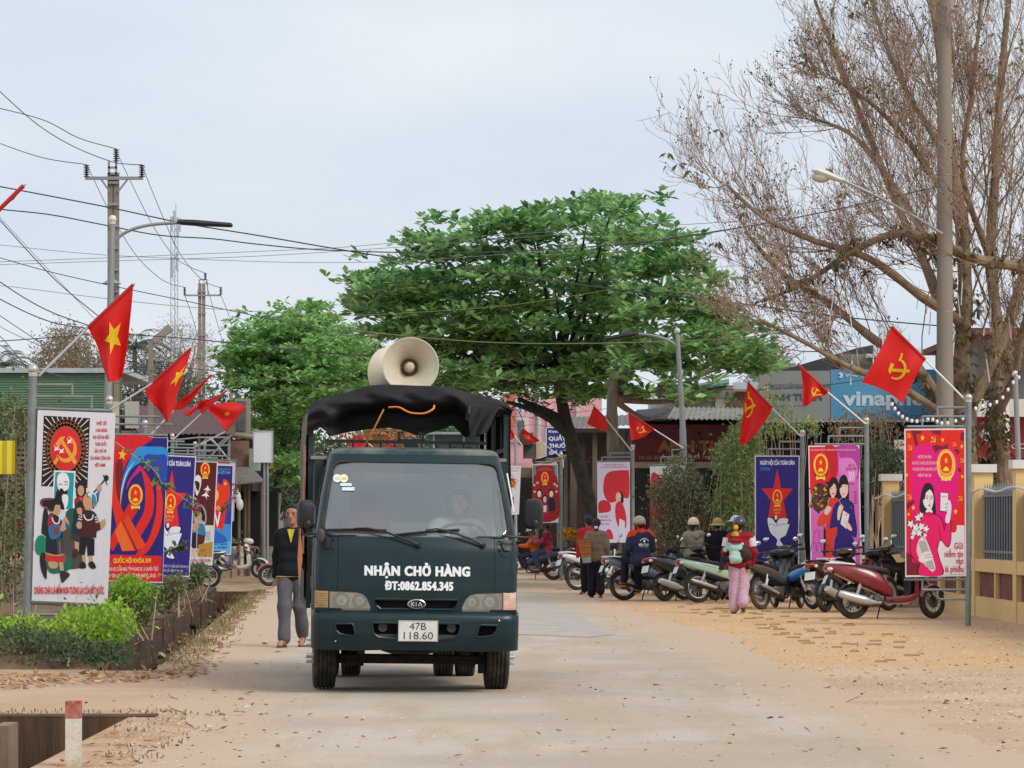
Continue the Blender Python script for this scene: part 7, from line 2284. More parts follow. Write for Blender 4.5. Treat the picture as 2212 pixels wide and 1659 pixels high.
    for k in range(6): a.line([(240+12*k,1200),(330+12*k,1460)],4,'6a5458',smooth=False,up=k==0)
    a.C([(240,1360),(290,1300),(345,1298),(372,1330),(360,1375),(310,1390),(262,1398)],'e6dedf'); a.line([(300,1330),(365,1318)],4,'5a3038'); a.line([(305,1350),(368,1345)],4,'5a3038')
    for s,x,y,w in (('Gửi',618,1240,82),('niềm tin',572,1318,176),('vào',627,1382,70),('lá phiếu',578,1460,174)): a.T(s,x,y,w,58,'c4204a',.02)
q=[(105,133),(684,129),(693,1527),(114,1537)]
zr=lambda x,y: ((2240+x*.26506)/1.16094,(1040+y*.26506)/1.16094)
stand('pink poster of a woman holding lilies, nearest stand on the right',[zr(*p) for p in q],q,51.4,art_vote,
      (2092,2093.5,864,.043),[(2026,880,2090,880),(1993,899.5,2090,899.5),(1960,921,2090,921),(1954,1252,2090,1252),(1993,1274,2090,1274),(2030,1294.5,2090,1294.5)],
      [(2026,880,2026,900),(1993,899,1993,921),(1993,1252,1993,1274),(2026,1274,2026,1294)])

def art_women(a):
    a.P([(653,178),(1190,172),(1213,1480),(682,1492)],'d667b4')
    a.C([(930,178),(1188,174),(1195,500),(1170,520),(1120,330),(1000,300),(975,250)],'b53f96')
    a.C([(980,330),(1060,296),(1150,330),(1180,480),(1100,560),(990,480)],'dc7fc2')
    a.P([(653,178),(938,176),(968,300),(972,420),(940,540),(860,600),(740,700),(662,690)],'df242c')
    a.C([(820,180),(940,180),(970,330),(960,480),(900,560),(880,400)],'c41e28')
    a.T('CHÀO MỪNG NGÀY BẦU CỬ ĐẠI BIỂU QUỐC HỘI VÀ ĐẠI BIỂU HỘI ĐỒNG NHÂN DÂN',915,211,500,14,'ecb0c8',.03)
    a.emblem(778,395,82,150,'8a1a24')
    a.T('BẦU CỬ',1115,380,70,18,'8a2440',.03); a.T('QUỐC HỘI',1110,418,116,28,'8a2440',.03); a.T('XVI',1112,503,66,108,'eee2ec',.02); a.T('2026-2031',1112,582,56,16,'8a2440',.03)
    a.C([(690,700),(700,610),(760,580),(840,610),(865,720),(840,830),(780,880),(720,880),(680,790)],'4a3524')
    rg=random.Random(3); a.up()
    for k in range(60):
        x,y=770+rg.gauss(0,48),730+rg.gauss(0,80)
        a.star(x,y,rg.uniform(14,30),rg.choice(['2e2018','c48a22','5b3a20','e0b030','3d2a40','7a4a1c']),rot=rg.uniform(0,72),inner=.5,up=False); a.layer+=.04
    # left woman
    a.C([(850,700),(862,580),(900,515),(950,520),(975,600),(965,740),(930,760),(860,720)],'1d161c',6)
    a.E(912,650,38,76,'e6bfae'); a.C([(868,640),(890,560),(930,545),(915,590),(890,620)],'1d161c')
    a.P([(895,710),(925,712),(930,760),(890,758)],'e6bfae'); a.line([(888,630),(902,636)],6,'3a2428'); a.line([(928,622),(944,630)],6,'3a2428'); a.E(912,690,14,7,'b03038')
    a.C([(870,760),(915,735),(960,760),(970,1000),(950,1370),(815,1375),(830,1100),(860,900)],'de3a26',6); a.C([(740,1000),(780,920),(850,880),(870,950),(800,1040),(750,1040)],'e0442a')
    a.C([(815,890),(850,830),(892,840),(885,880),(840,925)],'e6bfae'); a.P([(812,1040),(835,1100),(832,1372),(806,1372)],'2a1a1e')
    # right woman
    a.C([(970,760),(975,580),(1005,495),(1050,490),(1080,570),(1088,720),(1075,770),(1000,740)],'1d161c',6)
    a.E(1032,640,46,90,'edc8b6'); a.C([(984,640),(1000,560),(1060,545),(1070,590),(1020,590)],'1d161c')
    a.line([(1000,620),(1018,612)],6,'3a2428'); a.line([(1040,606),(1058,612)],6,'3a2428'); a.C([(1012,686),(1032,690),(1046,678),(1030,702)],'c23c42'); a.P([(1010,715),(1045,712),(1052,760),(1005,758)],'edc8b6')
    a.C([(925,820),(1000,750),(1060,745),(1135,800),(1150,900),(1175,1060),(1165,1165),(1120,1150),(1140,1200),(1145,1375),(918,1375),(930,1200),(960,1060),(880,1070),(885,990)],'2f2370',6)
    a.C([(1008,740),(1045,735),(1070,770),(1020,775)],'251a5c'); a.line([(1095,830),(1125,860)],[2,8,2],'b9aad8',smooth=False); a.line([(960,1120),(925,1200),(920,1330)],8,'a060b0')
    a.C([(960,960),(968,850),(1000,805),(1025,840),(1005,890),(980,980)],'edc8b6'); a.line([(978,755),(1005,830)],8,'c98a5a',smooth=False)
    a.P([(1022,872),(1092,918),(1060,1078),(994,1020)],'e8dfe2'); a.T('PHIẾU',1060,920,40,16,'c04a4a',.02)
    a.C([(1030,1010),(1060,985),(1110,1050),(1118,1095),(1080,1080)],'edc8b6')
    a.up()
    for k in range(5): a.P([(1145,665+30*k),(1172,662+30*k),(1174,678+30*k),(1147,681+30*k)],'9a3f96',False)
    for x,y in ((735,1130),(700,1260),(760,1270)): a.line([(x-30,y+60),(x-20,y-20),(x,y-50),(x+22,y-20),(x+30,y+60)],6,'ad4a98')
    a.P([(728,1395),(1160,1385),(1164,1478),(732,1484)],'f0d8ea'); a.T('NGÀY HỘI CỦA TOÀN DÂN',946,1434,420,56,'8a2440',.03)
q=[(641,164),(1201,160),(1226,1490),(669,1506)]
zq=lambda x,y: ((1880+x*.229)/1.16094,(1080+y*.229)/1.16094)
stand('pink poster of two women in long dresses with flowers, second stand on the right',[zq(*p) for p in q],q,62.0,art_women,
      (1874,1872.5,912,.044),[(1814,924,1869,924),(1790,942,1869,942),(1760,959.5,1869,959.5),(1790,1280,1869,1280)],[(1814,924,1814,942),(1790,942,1790,959)])
stand('dark blue poster with red star and white dove on the right behind the parked motorbikes',[zq(*p) for p in QS],QS,68.0,art_star,
      (1733,1733.5,938,.042),[(1684,954,1729,954),(1660,970,1729,970),(1632,989,1729,989)],[(1684,954,1684,970),(1660,970,1660,989)])

def art_disc(a):
    a.P([(1406,1010),(1480,1008),(1482,1213),(1409,1213)],'d8d2d2')
    a.E(1422,1078,36,50,'c9242c',a0=-90,a1=90) if False else a.C([(1406,1030),(1432,1036),(1455,1064),(1460,1110),(1440,1160),(1408,1180)],'cf2730')
    a.line([(1406,1024),(1436,1031),(1456,1056)],2.5,'cf2730'); a.P([(1476,1030),(1480,1020),(1481,1070),(1476,1060)],'cf2730'); a.P([(1408,1176),(1482,1150),(1482,1213),(1409,1213)],'c9242c')
q=[(1404,1008),(1481,1005),(1483,1215),(1408,1215)]
stand('white poster with a large red disc half hidden by the flowering shrub',q,q,73.0,art_disc,None,
      [(1452,972,1482,970),(1428,988,1482,986),(1400,1006,1482,1003)],[(1452,972,1452,988),(1428,988,1428,1006)])
def art_scarf(a):
    a.P([(1292,1001),(1359,1000),(1359,1170),(1293,1170)],'d3c9e0')
    a.T('CHÀO MỪNG NGÀY BẦU CỬ ĐẠI BIỂU QUỐC HỘI KHÓA XVI',1326,1004,44,2.6,'b03040',.03); a.T('VÀ ĐẠI BIỂU HỘI ĐỒNG NHÂN DÂN',1326,1009,58,2.6,'b03040',.03)
    a.C([(1304,1066),(1305,1035),(1315,1020),(1336,1016),(1355,1016),(1359,1020),(1359,1072),(1345,1076),(1318,1086)],'cf2f38')
    a.C([(1293,1086),(1305,1080),(1318,1088),(1318,1104),(1300,1108),(1293,1106)],'c62a32')
    a.C([(1337,1062),(1345,1066),(1347,1084),(1343,1086),(1338,1080)],'201820')
    a.E(1336,1074,6,11,'e2b8a6')
    a.C([(1330,1090),(1342,1084),(1352,1110),(1352,1140),(1338,1140),(1330,1120)],'cf2f38'); a.P([(1338,1120),(1350,1126),(1349,1170),(1336,1168)],'d8d0e0')
    for k,w in enumerate((18,25,20)): a.T(('LÁ PHIẾU','NIỀM TIN CỦA','CỬ TRI')[k],1295+w/2+1,1116+8*k,w,3.6,'b8303a',.03)
    a.E(1315,1165,10,22,'cf2f38',a0=180,a1=360)
q=[(1290,999),(1361,998),(1361,1172),(1291,1172)]
stand('lilac poster with red flag and woman in red behind the grey tree trunk',q,q,80.0,art_scarf,
      (1367,1367,968,.045),[(1318,979,1363,978),(1300,988,1363,987),(1288,997,1363,996)],[(1318,979,1318,988),(1300,988,1300,997)])
def art_family(a):
    a.P([(1151,1005),(1204,1004),(1206,1120),(1152,1121)],'6a93a0')
    a.C([(1158,1008),(1178,1005),(1196,1008),(1198,1024),(1205,1040),(1206,1118),(1153,1119),(1152,1036),(1158,1024)],'a3222b',5)
    a.T('CHÀO MỪNG BẦU CỬ',1177,1011,20,2,'d97a5a',.03); a.T('ĐẠI BIỂU QUỐC HỘI KHÓA XVI',1177,1015,34,2,'d97a5a',.03)
    a.emblem(1177,1034,8,15)
    for x,y,w,c in ((1165,1066,6,'e8dcd8'),(1191,1066,6,'e8dcd8'),(1177,1078,5,'e0c8c0')):
        a.E(x,y-1,w,9,DK); a.E(x,y+1,w*.7,7,c); a.C([(x-8,y+36),(x-7,y+14),(x,y+8),(x+7,y+14),(x+8,y+36)],{1165: '8a1c40',1191: '2a2434',1177: 'b02448'}[x])
    a.P([(1174,1092),(1181,1092),(1180,1106),(1174,1106)],'e8e2e2')
    a.up()
    for x,y in ((1154,1048),(1161,1043),(1198,1046),(1203,1050),(1202,1062),(1155,1062)): a.star(x,y,4,'e6c8c4',up=False)
q=[(1150,1003),(1205,1002),(1207,1129),(1152,1130)]
stand('red and grey poster with emblem above a family, far stand behind the blue motorbike',q,q,92.0,art_family,
      (1213,1212,985,.045),[(1180,991,1210,990),(1155,998,1210,997)],[(1180,991,1180,998)])
def art_lotus(a):
    a.P([(1097,1008),(1124,1009),(1120,1108),(1095,1110)],'d6d2d4')
    a.T('CHÀO MỪNG NGÀY BẦU CỬ',1111,1011,24,2.4,'b84a50',.03); a.T('QUỐC HỘI KHÓA XVI',1110,1017,22,2.4,'b84a50',.03)
    a.star(1106,1042,17,'7a4a48',inner=.6,sx=.8); a.star(1106,1042,15,'e0d4d2',inner=.6,sx=.8); a.E(1106,1043,8,10,'a8402c'); a.hs(1106,1043,6,'e0a030')
    a.P([(1097,1073),(1110,1073),(1110,1090),(1104,1096),(1097,1090)],'b02a30')
q=[(1096,1006),(1125.5,1007),(1121,1111),(1093,1113)]
stand('narrow white poster with a lotus round hammer and sickle beside the truck',q,q,99.0,art_lotus,(1088,1090,990,.04))

# ================================================================== flags on slanting poles
M_flag=mat('flag_red','e0201c',.65,var=.05,vscale=3,trans=.35)
M_flagy=mat('flag_yellow','f2d21a',.65,var=.03,trans=.3)
M_fpole=mat('flag_pole_white','c3c4c0',.4,.2,var=.08)
def flag(label,net,Y,base,emblem=None,ripple=.06,dark=False,group='red flags on slanting poles'):
    """net: rows (hoist, middle, fly) of three points, pole foot side first, pole tip last."""
    p0=at(*base,Y)
    rt=thing('flag',label,'flag',p0,group=group)
    G=[[np.array(at(u,v,Y)-p0) for u,v in row] for row in net]
    q=lambda t: ((1-t)*(1-2*t),4*t*(1-t),t*(2*t-1))
    ph=random.uniform(0,6)
    sz=np.linalg.norm(G[0][2]-G[0][0])
    def sf(s,t,d=.0):
        a,b=q(t),q(s)
        p=sum(a[i]*b[j]*G[i][j] for i in range(3) for j in range(3))
        dy=(ripple*math.sin(s*7.5+1.2*t+ph)+.5*ripple*math.sin(s*3.1-t*5+ph*2))*min(1,t*2.5)*sz*1.6
        return Vector((p[0]+.3*dy*(1-s),p[1]+dy-d,p[2]))
    n=22
    mb=MB(); mb.loft([[sf(s,t) for s in np.linspace(0,1,n)] for t in np.linspace(0,1,n)],0,True,False,False)
    cl=mb.build('cloth',M_flag,rt,sharp=0)
    if emblem:
        kind,es,et,er,rot=emblem
        for sgn in (1,-1):
            A=Art(lambda x,y: (x,y),lambda x,y,d: sf(x,y,sgn*(.012+d*2)))
            if kind=='star': A.star(es,et,er,'f2d21a',rot=rot,sub=2,inner=.42)
            else: A.hs(es,et,er,'f2d21a',rot=rot)
            A.mats=[M_flagy]; A.build('star' if kind=='star' else 'hammer_and_sickle',cl)
    mb=MB(); lo,tip=Vector(sf(0,0)),Vector(sf(1,0))
    mb.tube([Vector((0,0,0)),lo,tip+(tip-lo)*.03],[.016,.014,.012],8); mb.build('flag_pole',M_fpole,rt)
    MB().tube([lo,tip],.021,8).build('sleeve',mat('flag_sleeve','b31a1c',.7),rt)
    return rt
flag('large red flag with yellow star over the nearest left poster',[[(190,708),(239,661),(288,615)],[(208,762),(246,742),(279,712)],[(233,823),(250,824),(266,806)]],40.4,(84,812),('star',.50,.42,.23,205),.07)
flag('red star flag drooping over the second left poster',[[(330,827),(372,790),(413,752)],[(318,858),(352,850),(399,802)],[(352,884),(362,912),(381,850)]],52.4,(240,884),('star',.86,.45,.16,190),.06)
flag('red flag blown into a long fold over the third left poster',[[(392,868),(425,840),(457,810)],[(384,868),(414,852),(440,832)],[(371,884),(392,884),(414,866)]],60.0,(316,950),None,.05)
flag('crumpled red flag over the fourth left poster',[[(435,893),(462,868),(490,843)],[(416,880),(440,872),(463,858)],[(396,893),(410,898),(428,868)]],71.5,(374,950),None,.06)
flag('red star flag spread upside down over the fifth left poster',[[(487,932),(510,905),(531,879)],[(468,905),(489,893),(514,871)],[(450,888),(456,876),(490,869)]],83.0,(424,965),('star',.5,.45,.13,30),.05)
flag('red flag cut off at the far left edge of the picture',[[(-70,520),(-5,458),(51,401)],[(-64,545),(-2,462),(40,416)],[(-30,560),(-8,474),(30,430)]],33.0,(-150,600),None,.03)
flag('large red hammer and sickle flag over the nearest right poster',[[(1999,777),(1962,741),(1926,705)],[(1976,818),(1938,794),(1894,768)],[(1950,872),(1908,842),(1860,827)]],51.5,(2089,868),('hs',.47,.52,.24,150),.045)
flag('red flag wrapped round its pole over the second right poster',[[(1788,847),(1764,820),(1723,786)],[(1778,855),(1752,842),(1733,814)],[(1762,858),(1745,876),(1733,872)]],62.0,(1870,916),('hs',.30,.45,.20,40),.05)
flag('red hammer and sickle flag hanging steeply left of the blue star poster',[[(1668,882),(1642,855),(1615,826)],[(1649,914),(1628,898),(1607,880)],[(1626,944),(1606,962),(1598,952)]],68.0,(1731,944),('hs',.80,.42,.22,160),.05)
flag('red flag with yellow mark on the street lamp pole',[[(1412,927),(1386,909),(1357,892)],[(1404,934),(1381,930),(1360,922)],[(1392,943),(1382,948),(1364,951)]],73.0,(1476,968),('hs',.45,.45,.22,120),.05)
flag('dark red flag partly behind the grey tree trunk',[[(1309,905),(1296,892),(1282,878)],[(1311,918),(1292,908),(1275,898)],[(1313,932),(1290,926),(1268,915)]],80.0,(1364,974),None,.05)
flag('small red flag left of the blue pharmacy sign',[[(1165,952),(1146,938),(1128,926)],[(1158,955),(1141,945),(1126,932)],[(1150,957),(1137,951),(1124,937)]],92.0,(1210,986),('hs',.6,.5,.2,120),.05)
flag('narrow red flag right beside the truck cover',[[(1111,940),(1098,918),(1087,900)],[(1110,945),(1098,930),(1088,912)],[(1105,951),(1098,940),(1089,922)]],99.0,(1128,962),('hs',.5,.5,.2,120),.05)
flag('far red flag seen through the truck bed, left one',[[(792,955),(784,948),(772,941)],[(788,966),(778,960),(764,952)],[(785,978),(772,974),(756,964)]],118.0,(830,985),None,.05)
flag('far red flag seen through the truck bed, right one',[[(866,978),(856,968),(842,958)],[(858,984),(846,976),(832,966)],[(850,990),(838,984),(822,972)]],118.0,(900,1000),None,.05)
# ================================================================== motorbikes
M_bseat=mat('black_vinyl_seat','1b1b1d',.55,var=.15,dirt='5a5045',dirt_amt=.3)
M_engine=mat('grey_engine_alloy','6b6a66',.5,.5,var=.2,vscale=15,dirt='4a3c2c',dirt_amt=.6,dirt_scale=8)
M_silver=mat('silver_alloy','c6c7c5',.35,.4,var=.08)
M_chromed=mat('dusty_chrome','d2d1cc',.28,.55,var=.08,dirt='8a7a66',dirt_amt=.3,dirt_scale=6)
M_mud=mat('muddy_rubber','54432e',.9,var=.3,vscale=9)
M_tail=mat('red_tail_lens','9e1c1a',.2,var=.15,vscale=10,coat=.6)
M_clear=mat('clear_lens','d8d4cc',.15,var=.1,coat=.5)
M_mirr=mat('mirror_glass','dfe3e6',.1,.8,var=.02)
M_plate=mat('bike_plate','d8d8d2',.5,var=.12,vscale=20)
def bpaint(hexc):
    return mat('bike_paint_'+hexc,hexc,.3,var=.08,vscale=4,coat=.6,dirt='8a7658',dirt_amt=.25,dirt_scale=3)

def sring(x,zc,hw,hh,n=16,e=.62,tilt=.0):
    out=[]
    for i in range(n):
        a=2*PI*i/n
        c,s=math.cos(a),math.sin(a)
        out.append(Vector((x-tilt*hh*s,hw*math.copysign(abs(c)**e,c),zc+hh*math.copysign(abs(s)**e,s))))
    return out

def bike_wheel(rt,x,r,w,rimm,tyrem,spoke,steer=.0,front=False):
    M_=Matrix.Translation((x,0,r)) @ Matrix.Rotation(steer,4,'Z') @ Matrix.Rotation(R(90),4,'X')
    b_=MB(); b_.torus(M_,r-w*.55,w*.55,40,10,sx=.95)
    ty=b_.build('tyre',tyrem,rt)
    ri=r-w*1.12
    b_=MB(); b_.lathe([(ri+.012,-.024),(ri-.006,-.020),(ri-.012,0),(ri-.006,.020),(ri+.012,.024)],M_,36)
    rim=b_.build('rim',rimm,rt)
    b_=MB()
    if spoke=='wire':
        for k in range(28):
            a=2*PI*k/28; c=a+(.35 if k%2 else-.35); s_=.018 if k%4<2 else-.018
            b_.tube([M_ @ Vector((.035*math.cos(c),.035*math.sin(c),s_)),M_ @ Vector((ri*math.cos(a),ri*math.sin(a),0))],.0028,4)
    else:
        for k in range(spoke):
            a=2*PI*k/spoke
            b_.bar(M_ @ Vector((.03*math.cos(a+.25),.03*math.sin(a+.25),0)),M_ @ Vector((ri*math.cos(a),ri*math.sin(a),0)),.022,.012)
    sp=b_.build('spokes',M_silver if spoke=='wire' else rimm,rim); tag(sp,kind='stuff')
    b_=MB(); b_.cyl(M_ @ Vector((0,0,-.055)),M_ @ Vector((0,0,.055)),.05 if not front else .035,None,16)
    if front: b_.cyl(M_ @ Vector((0,0,.03)),M_ @ Vector((0,0,.034)),.10,None,20)
    else: b_.cyl(M_ @ Vector((0,0,.04)),M_ @ Vector((0,0,.06)),.075,.07,18)
    b_.build('hub',M_engine,rim)

def fender(rt,x,r,a0,a1,w,m,steer=.0,name='mudguard'):
    M_=Matrix.Translation((x,0,r)) @ Matrix.Rotation(steer,4,'Z')
    rows=[]
    for i in range(14):
        a=R(a0+(a1-a0)*i/13)
        row=[]
        for q in range(7):
            t=-1+2*q/6
            rr=r+.028-.04*t*t
            row.append(M_ @ Vector((rr*math.cos(a),w/2*t,rr*math.sin(a))))
        rows.append(row)
    b_=MB(); b_.loft(rows,0,True,False,False)
    return b_.build(name,m,rt,sharp=0)

def motorbike(label,uv,heading,col,col2='1b1c1e',style='underbone',spoke='wire',lean=-7.0,steer=18,from_front=False,rim='silver',tyre=None,group='motorbikes parked along the right of the road',mirrors=True,plate=True,tail='white',sticker=None,seatcol=None):
    sc=style=='scooter'
    r,wb,tw=(.262,1.27,.095) if sc else (.288,1.225,.078)
    p=gnd(*uv)
    h=R(heading)
    if from_front:
        p=p-Vector((math.cos(h),math.sin(h),0))*wb
    rt=thing('motorbike',label,'motorbike',p,rot=(R(lean),0,h),group=group)
    MP,MS=bpaint(col),bpaint(col2)
    rimm={'silver': M_silver,'white': M_white,'black': M_black,'chrome': M_chromed}[rim]
    ty=tyre or M_tyre
    st=R(steer)
    bike_wheel(rt,0,r,tw*1.05,rimm,ty,spoke)
    bike_wheel(rt,wb,r,tw,rimm,ty,spoke,st,True)
    fender(rt,wb,r,25,165,.11,MP,st,'front_mudguard')
    fender(rt,0,r,75,172,.14,M_black)
    S_=lambda pts,n=4: [Vector(q) for q in cr(pts,n)]
    for sy in (-1,1):
        b_=MB(); o=Vector((wb,0,0)); d=Vector((math.sin(st)*-.075*sy,math.cos(st)*.075*sy,0))
        b_.tube([o+d+Vector((0,0,r)),Vector((wb-.13,.06*sy,.62)),Vector((wb-.2,.05*sy,.82))],[.022,.024,.026],8); b_.build('fork_leg',M_chromed if not sc else M_black,rt)
        b_=MB(); b_.tube([(.03,.10*sy,r+.04),(.12,.115*sy,.60)],.014,6)
        b_.tube([(.045,.10*sy,r+.10),(.105,.112*sy,.52)],.030,10); b_.build('shock_absorber',M_chromed,rt)
    MB().bar((0,-.085,r),(.48,-.085,r+.03),.03,.045).bar((0,.085,r),(.48,.085,r+.03),.05 if sc else .03,.09 if sc else .06).build('swingarm',M_engine if sc else M_black,rt)
    # engine
    b_=MB()
    b_.loft([sring(x,z,w,hh) for x,z,w,hh in ((.30,.30,.07,.06),(.36,.31,.11,.10),(.56,.31,.115,.11),(.64,.33,.09,.09),(.70,.34,.07,.07))],0,True)
    for k in range(5): b_.cyl((.70+.03*k,0,.35),(.712+.03*k,0,.353),.085,None,14)
    b_.cyl((.46,-.10,.30),(.46,-.15,.30),.085,.075,18); b_.cyl((.46,.10,.30),(.46,.145,.30),.085,.075,18)
    if not sc: b_.build('engine',M_engine,rt)
    else:
        b_=MB(); b_.loft([sring(x,z,w,hh) for x,z,w,hh in ((-.02,.27,.05,.07),(.10,.28,.10,.09),(.35,.29,.13,.10),(.48,.30,.09,.08))],0,True)
        b_.cyl((.36,-.10,.32),(.36,-.17,.32),.07,.06,16); b_.build('engine',M_engine,rt)
    # exhaust
    b_=MB()
    if sc:
        pts=S_([(.42,-.12,.24),(.25,-.16,.25),(.12,-.175,.28),(-.08,-.185,.33),(-.26,-.19,.385)],3)
        b_.tube(pts,list(np.interp(np.linspace(0,1,len(pts)),[0,.15,.4,.6,.9,1],[.022,.03,.062,.07,.062,.045])),14); b_.build('exhaust',mat('silver_exhaust','c9cacb',.35,.4,var=.06),rt)
    else:
        b_.tube(S_([(.74,-.05,.30),(.70,-.10,.20),(.50,-.135,.19),(.30,-.15,.22)],4),.018,8)
        pts=[(.36,-.15,.215),(.30,-.155,.225),(.1,-.165,.285),(-.20,-.175,.37),(-.235,-.176,.38)]
        b_.tube(pts,[.020,.038,.046,.048,.036],12); ex=b_.build('exhaust',mat('dark_exhaust','46443f',.45,.6),rt)
        MB().tube([(.30,-.185,.262),(.05,-.205,.335),(-.20,-.212,.405)],[.026,.034,.028],10).build('heat_shield',M_chromed,ex)
    # body
    if sc:
        rings=[(.62,.40,.10,.08),(.56,.47,.135,.15),(.44,.55,.16,.20),(.25,.62,.175,.19),(.05,.68,.17,.16),(-.15,.74,.145,.115),(-.32,.79,.10,.075),(-.42,.815,.05,.035)]
        MB().loft([sring(x,z,w,hh,tilt=.35) for x,z,w,hh in rings],0,True).build('rear_body',MP,rt)
        MB().loft([sring(x,z,w,hh) for x,z,w,hh in ((.50,.31,.12,.05),(.58,.29,.17,.055),(.80,.29,.18,.055),(.95,.33,.18,.07),(1.02,.38,.15,.06))],0,True).build('floorboard',MP,rt)
        MB().loft([[Vector((x+.10*(1-math.cos(t*1.3))*-1,w*math.sin(t),z)) for t in np.linspace(-1.3,1.3,13)] for x,z,w in ((1.04,.32,.13),(1.06,.42,.20),(1.06,.60,.235),(1.03,.78,.22),(.99,.92,.15))],0,True,False,False).build('leg_shield',MP,rt,sharp=0)
        MB().loft([[Vector((x+.10*(1-math.cos(t*1.3))*-1-.03,w*math.sin(t),z)) for t in np.linspace(-1.3,1.3,13)] for x,z,w in ((1.00,.34,.13),(1.02,.42,.195),(1.02,.60,.225),(.99,.78,.21),(.96,.90,.14))],0,True,False,False).build('inner_shield',M_black,rt,sharp=0)
        MB().loft([sring(x,z,w,hh,e=.5) for x,z,w,hh in ((.60,.70,.07,.02),(.55,.735,.12,.045),(.40,.765,.145,.05),(.20,.785,.15,.045),(-.02,.83,.14,.045),(-.20,.85,.10,.035),(-.25,.85,.05,.02))],0,True).build('seat',M_bseat,rt)
    else:
        rings=[(.88,.46,.05,.05),(.78,.44,.085,.07),(.62,.50,.12,.10),(.44,.57,.135,.125),(.20,.645,.13,.115),(-.05,.70,.118,.095),(-.25,.755,.09,.07),(-.36,.785,.055,.045),(-.40,.795,.03,.02)]
        bd=MB().loft([sring(x,z,w,hh,tilt=.25) for x,z,w,hh in rings],0,True).build('rear_body',MP,rt)
        if sticker:
            MB().tube([(.5,-.137,.60),(.2,-.134,.69),(-.15,-.108,.77)],[.004,.016,.004],6).build('body_stripe',bpaint(sticker),bd)
        MB().loft([sring(x,z,w,hh) for x,z,w,hh in ((.60,.42,.10,.07),(.40,.46,.11,.09),(.15,.54,.10,.08),(-.02,.60,.09,.06))],0,True).build('under_panel',M_black,rt)
        for sy in (-1,1):                                    # leg shield wings
            rows=[]
            for t in np.linspace(0,1,8):
                z=.90-.62*t; x=1.02-.10*t-.10*t*t
                w0,w1=.06,.06+.14*math.sin(PI*min(1,t*.85+.2))
                rows.append([Vector((x+.02*q-.12*q*q,sy*(w0+(w1-w0)*q),z)) for q in np.linspace(0,1,6)])
            MB().loft(rows,0,True,False,False).build('leg_shield',MP,rt,sharp=0)
        MB().loft([sring(x,z,w,hh) for x,z,w,hh in ((1.03,.80,.06,.12),(.96,.68,.075,.14),(.86,.52,.08,.08),(.74,.46,.07,.06))],0,True).build('centre_tunnel',MS,rt)
        MB().loft([sring(x,z,w,hh,e=.5) for x,z,w,hh in ((.58,.66,.06,.02),(.53,.695,.10,.04),(.38,.72,.125,.05),(.15,.755,.125,.045),(-.05,.80,.115,.04),(-.25,.835,.085,.03),(-.29,.84,.04,.015))],0,True).build('seat',M_bseat,rt)
    # cockpit
    HX,HZ=(.93,1.00) if sc else (.97,.96)
    Mh=Matrix.Translation((HX,0,0)) @ Matrix.Rotation(st,4,'Z') @ Matrix.Translation((-HX,0,0))
    ck=MB().loft([[Mh @ q for q in sring(x,z,w,hh)] for x,z,w,hh in ((HX-.10,HZ+.02,.08,.04),(HX-.05,HZ+.01,.15,.06),(HX+.05,HZ,.14,.08),(HX+.12,HZ-.01,.10,.07),(HX+.15,HZ-.02,.05,.04))],0,True).build('handlebar_cover',MP if sc else M_black,rt)
    MB().sphere(Mh @ Vector((HX+.12,0,HZ-.02)),(.05,.085,.055),12,8).build('headlight',M_clear,ck)
    hb=MB().tube([Mh @ Vector(q) for q in ((HX-.14,-.345,HZ+.05),(HX-.06,-.20,HZ+.045),(HX,0,HZ+.02),(HX-.06,.20,HZ+.045),(HX-.14,.345,HZ+.05))],.012,8).build('handlebar',M_black,rt)
    for sy in (-1,1):
        MB().tube([Mh @ Vector((HX-.145,.355*sy,HZ+.05)),Mh @ Vector((HX-.085,.245*sy,HZ+.048))],.019,8).tube([Mh @ Vector((HX-.05,.22*sy,HZ+.04)),Mh @ Vector((HX-.075,.33*sy,HZ+.035))],.006,5).build('grip',M_rubber,hb)
        if mirrors:
            b_=MB(); b_.tube([Mh @ Vector(q) for q in ((HX-.05,.21*sy,HZ+.05),(HX-.03,.27*sy,HZ+.15),(HX-.05,.32*sy,HZ+.20))],.006,5)
            b_.sphere(Mh @ Vector((HX-.05,.335*sy,HZ+.225)),(.018,.065,.042),12,8); mr_=b_.build('mirror',M_black,rt)
            MB().sphere(Mh @ Vector((HX-.062,.335*sy,HZ+.225)),(.010,.058,.036),12,8).build('mirror_glass',M_mirr,mr_)
    # tail
    tz=.80 if sc else .775; tx=-.40 if sc else-.375
    MB().sphere((tx,0,tz-.005),(.06,.085 if not sc else .10,.042),14,8).build('tail_light',M_tail,rt)
    b_=MB()
    for sy in (-1,1): b_.sphere((tx+.03,.105*sy,tz-.03),(.05,.03,.03),10,6)
    ti=b_.build('turn_signals',M_clear,rt); tag(ti,kind='stuff')
    MB().tube(S_([(.02,-.135,tz+.035),(-.18,-.145,tz+.055),(-.36,-.08,tz+.065),(-.41,0,tz+.067),(-.36,.08,tz+.065),(-.18,.145,tz+.055),(.02,.135,tz+.035)],4),.014,8).build('grab_rail',{'white': M_white,'silver': M_silver,'black': M_black}[tail],rt)
    MB().loft([sring(x,z,w,hh) for x,z,w,hh in ((-.30,.70,.06,.03),(-.38,.62,.07,.03),(-.44,.50,.07,.015))],0,True).build('tail_mudguard',M_black,rt)
    if plate:
        MB().box((-.435,0,.615),(.006,.19,.14),rot=(0,R(22),0)).build('number_plate',M_plate,rt)
    MB().tube([(.48,.11,.26),(.44,.22,.02)],.012,6).build('side_stand',M_black,rt)
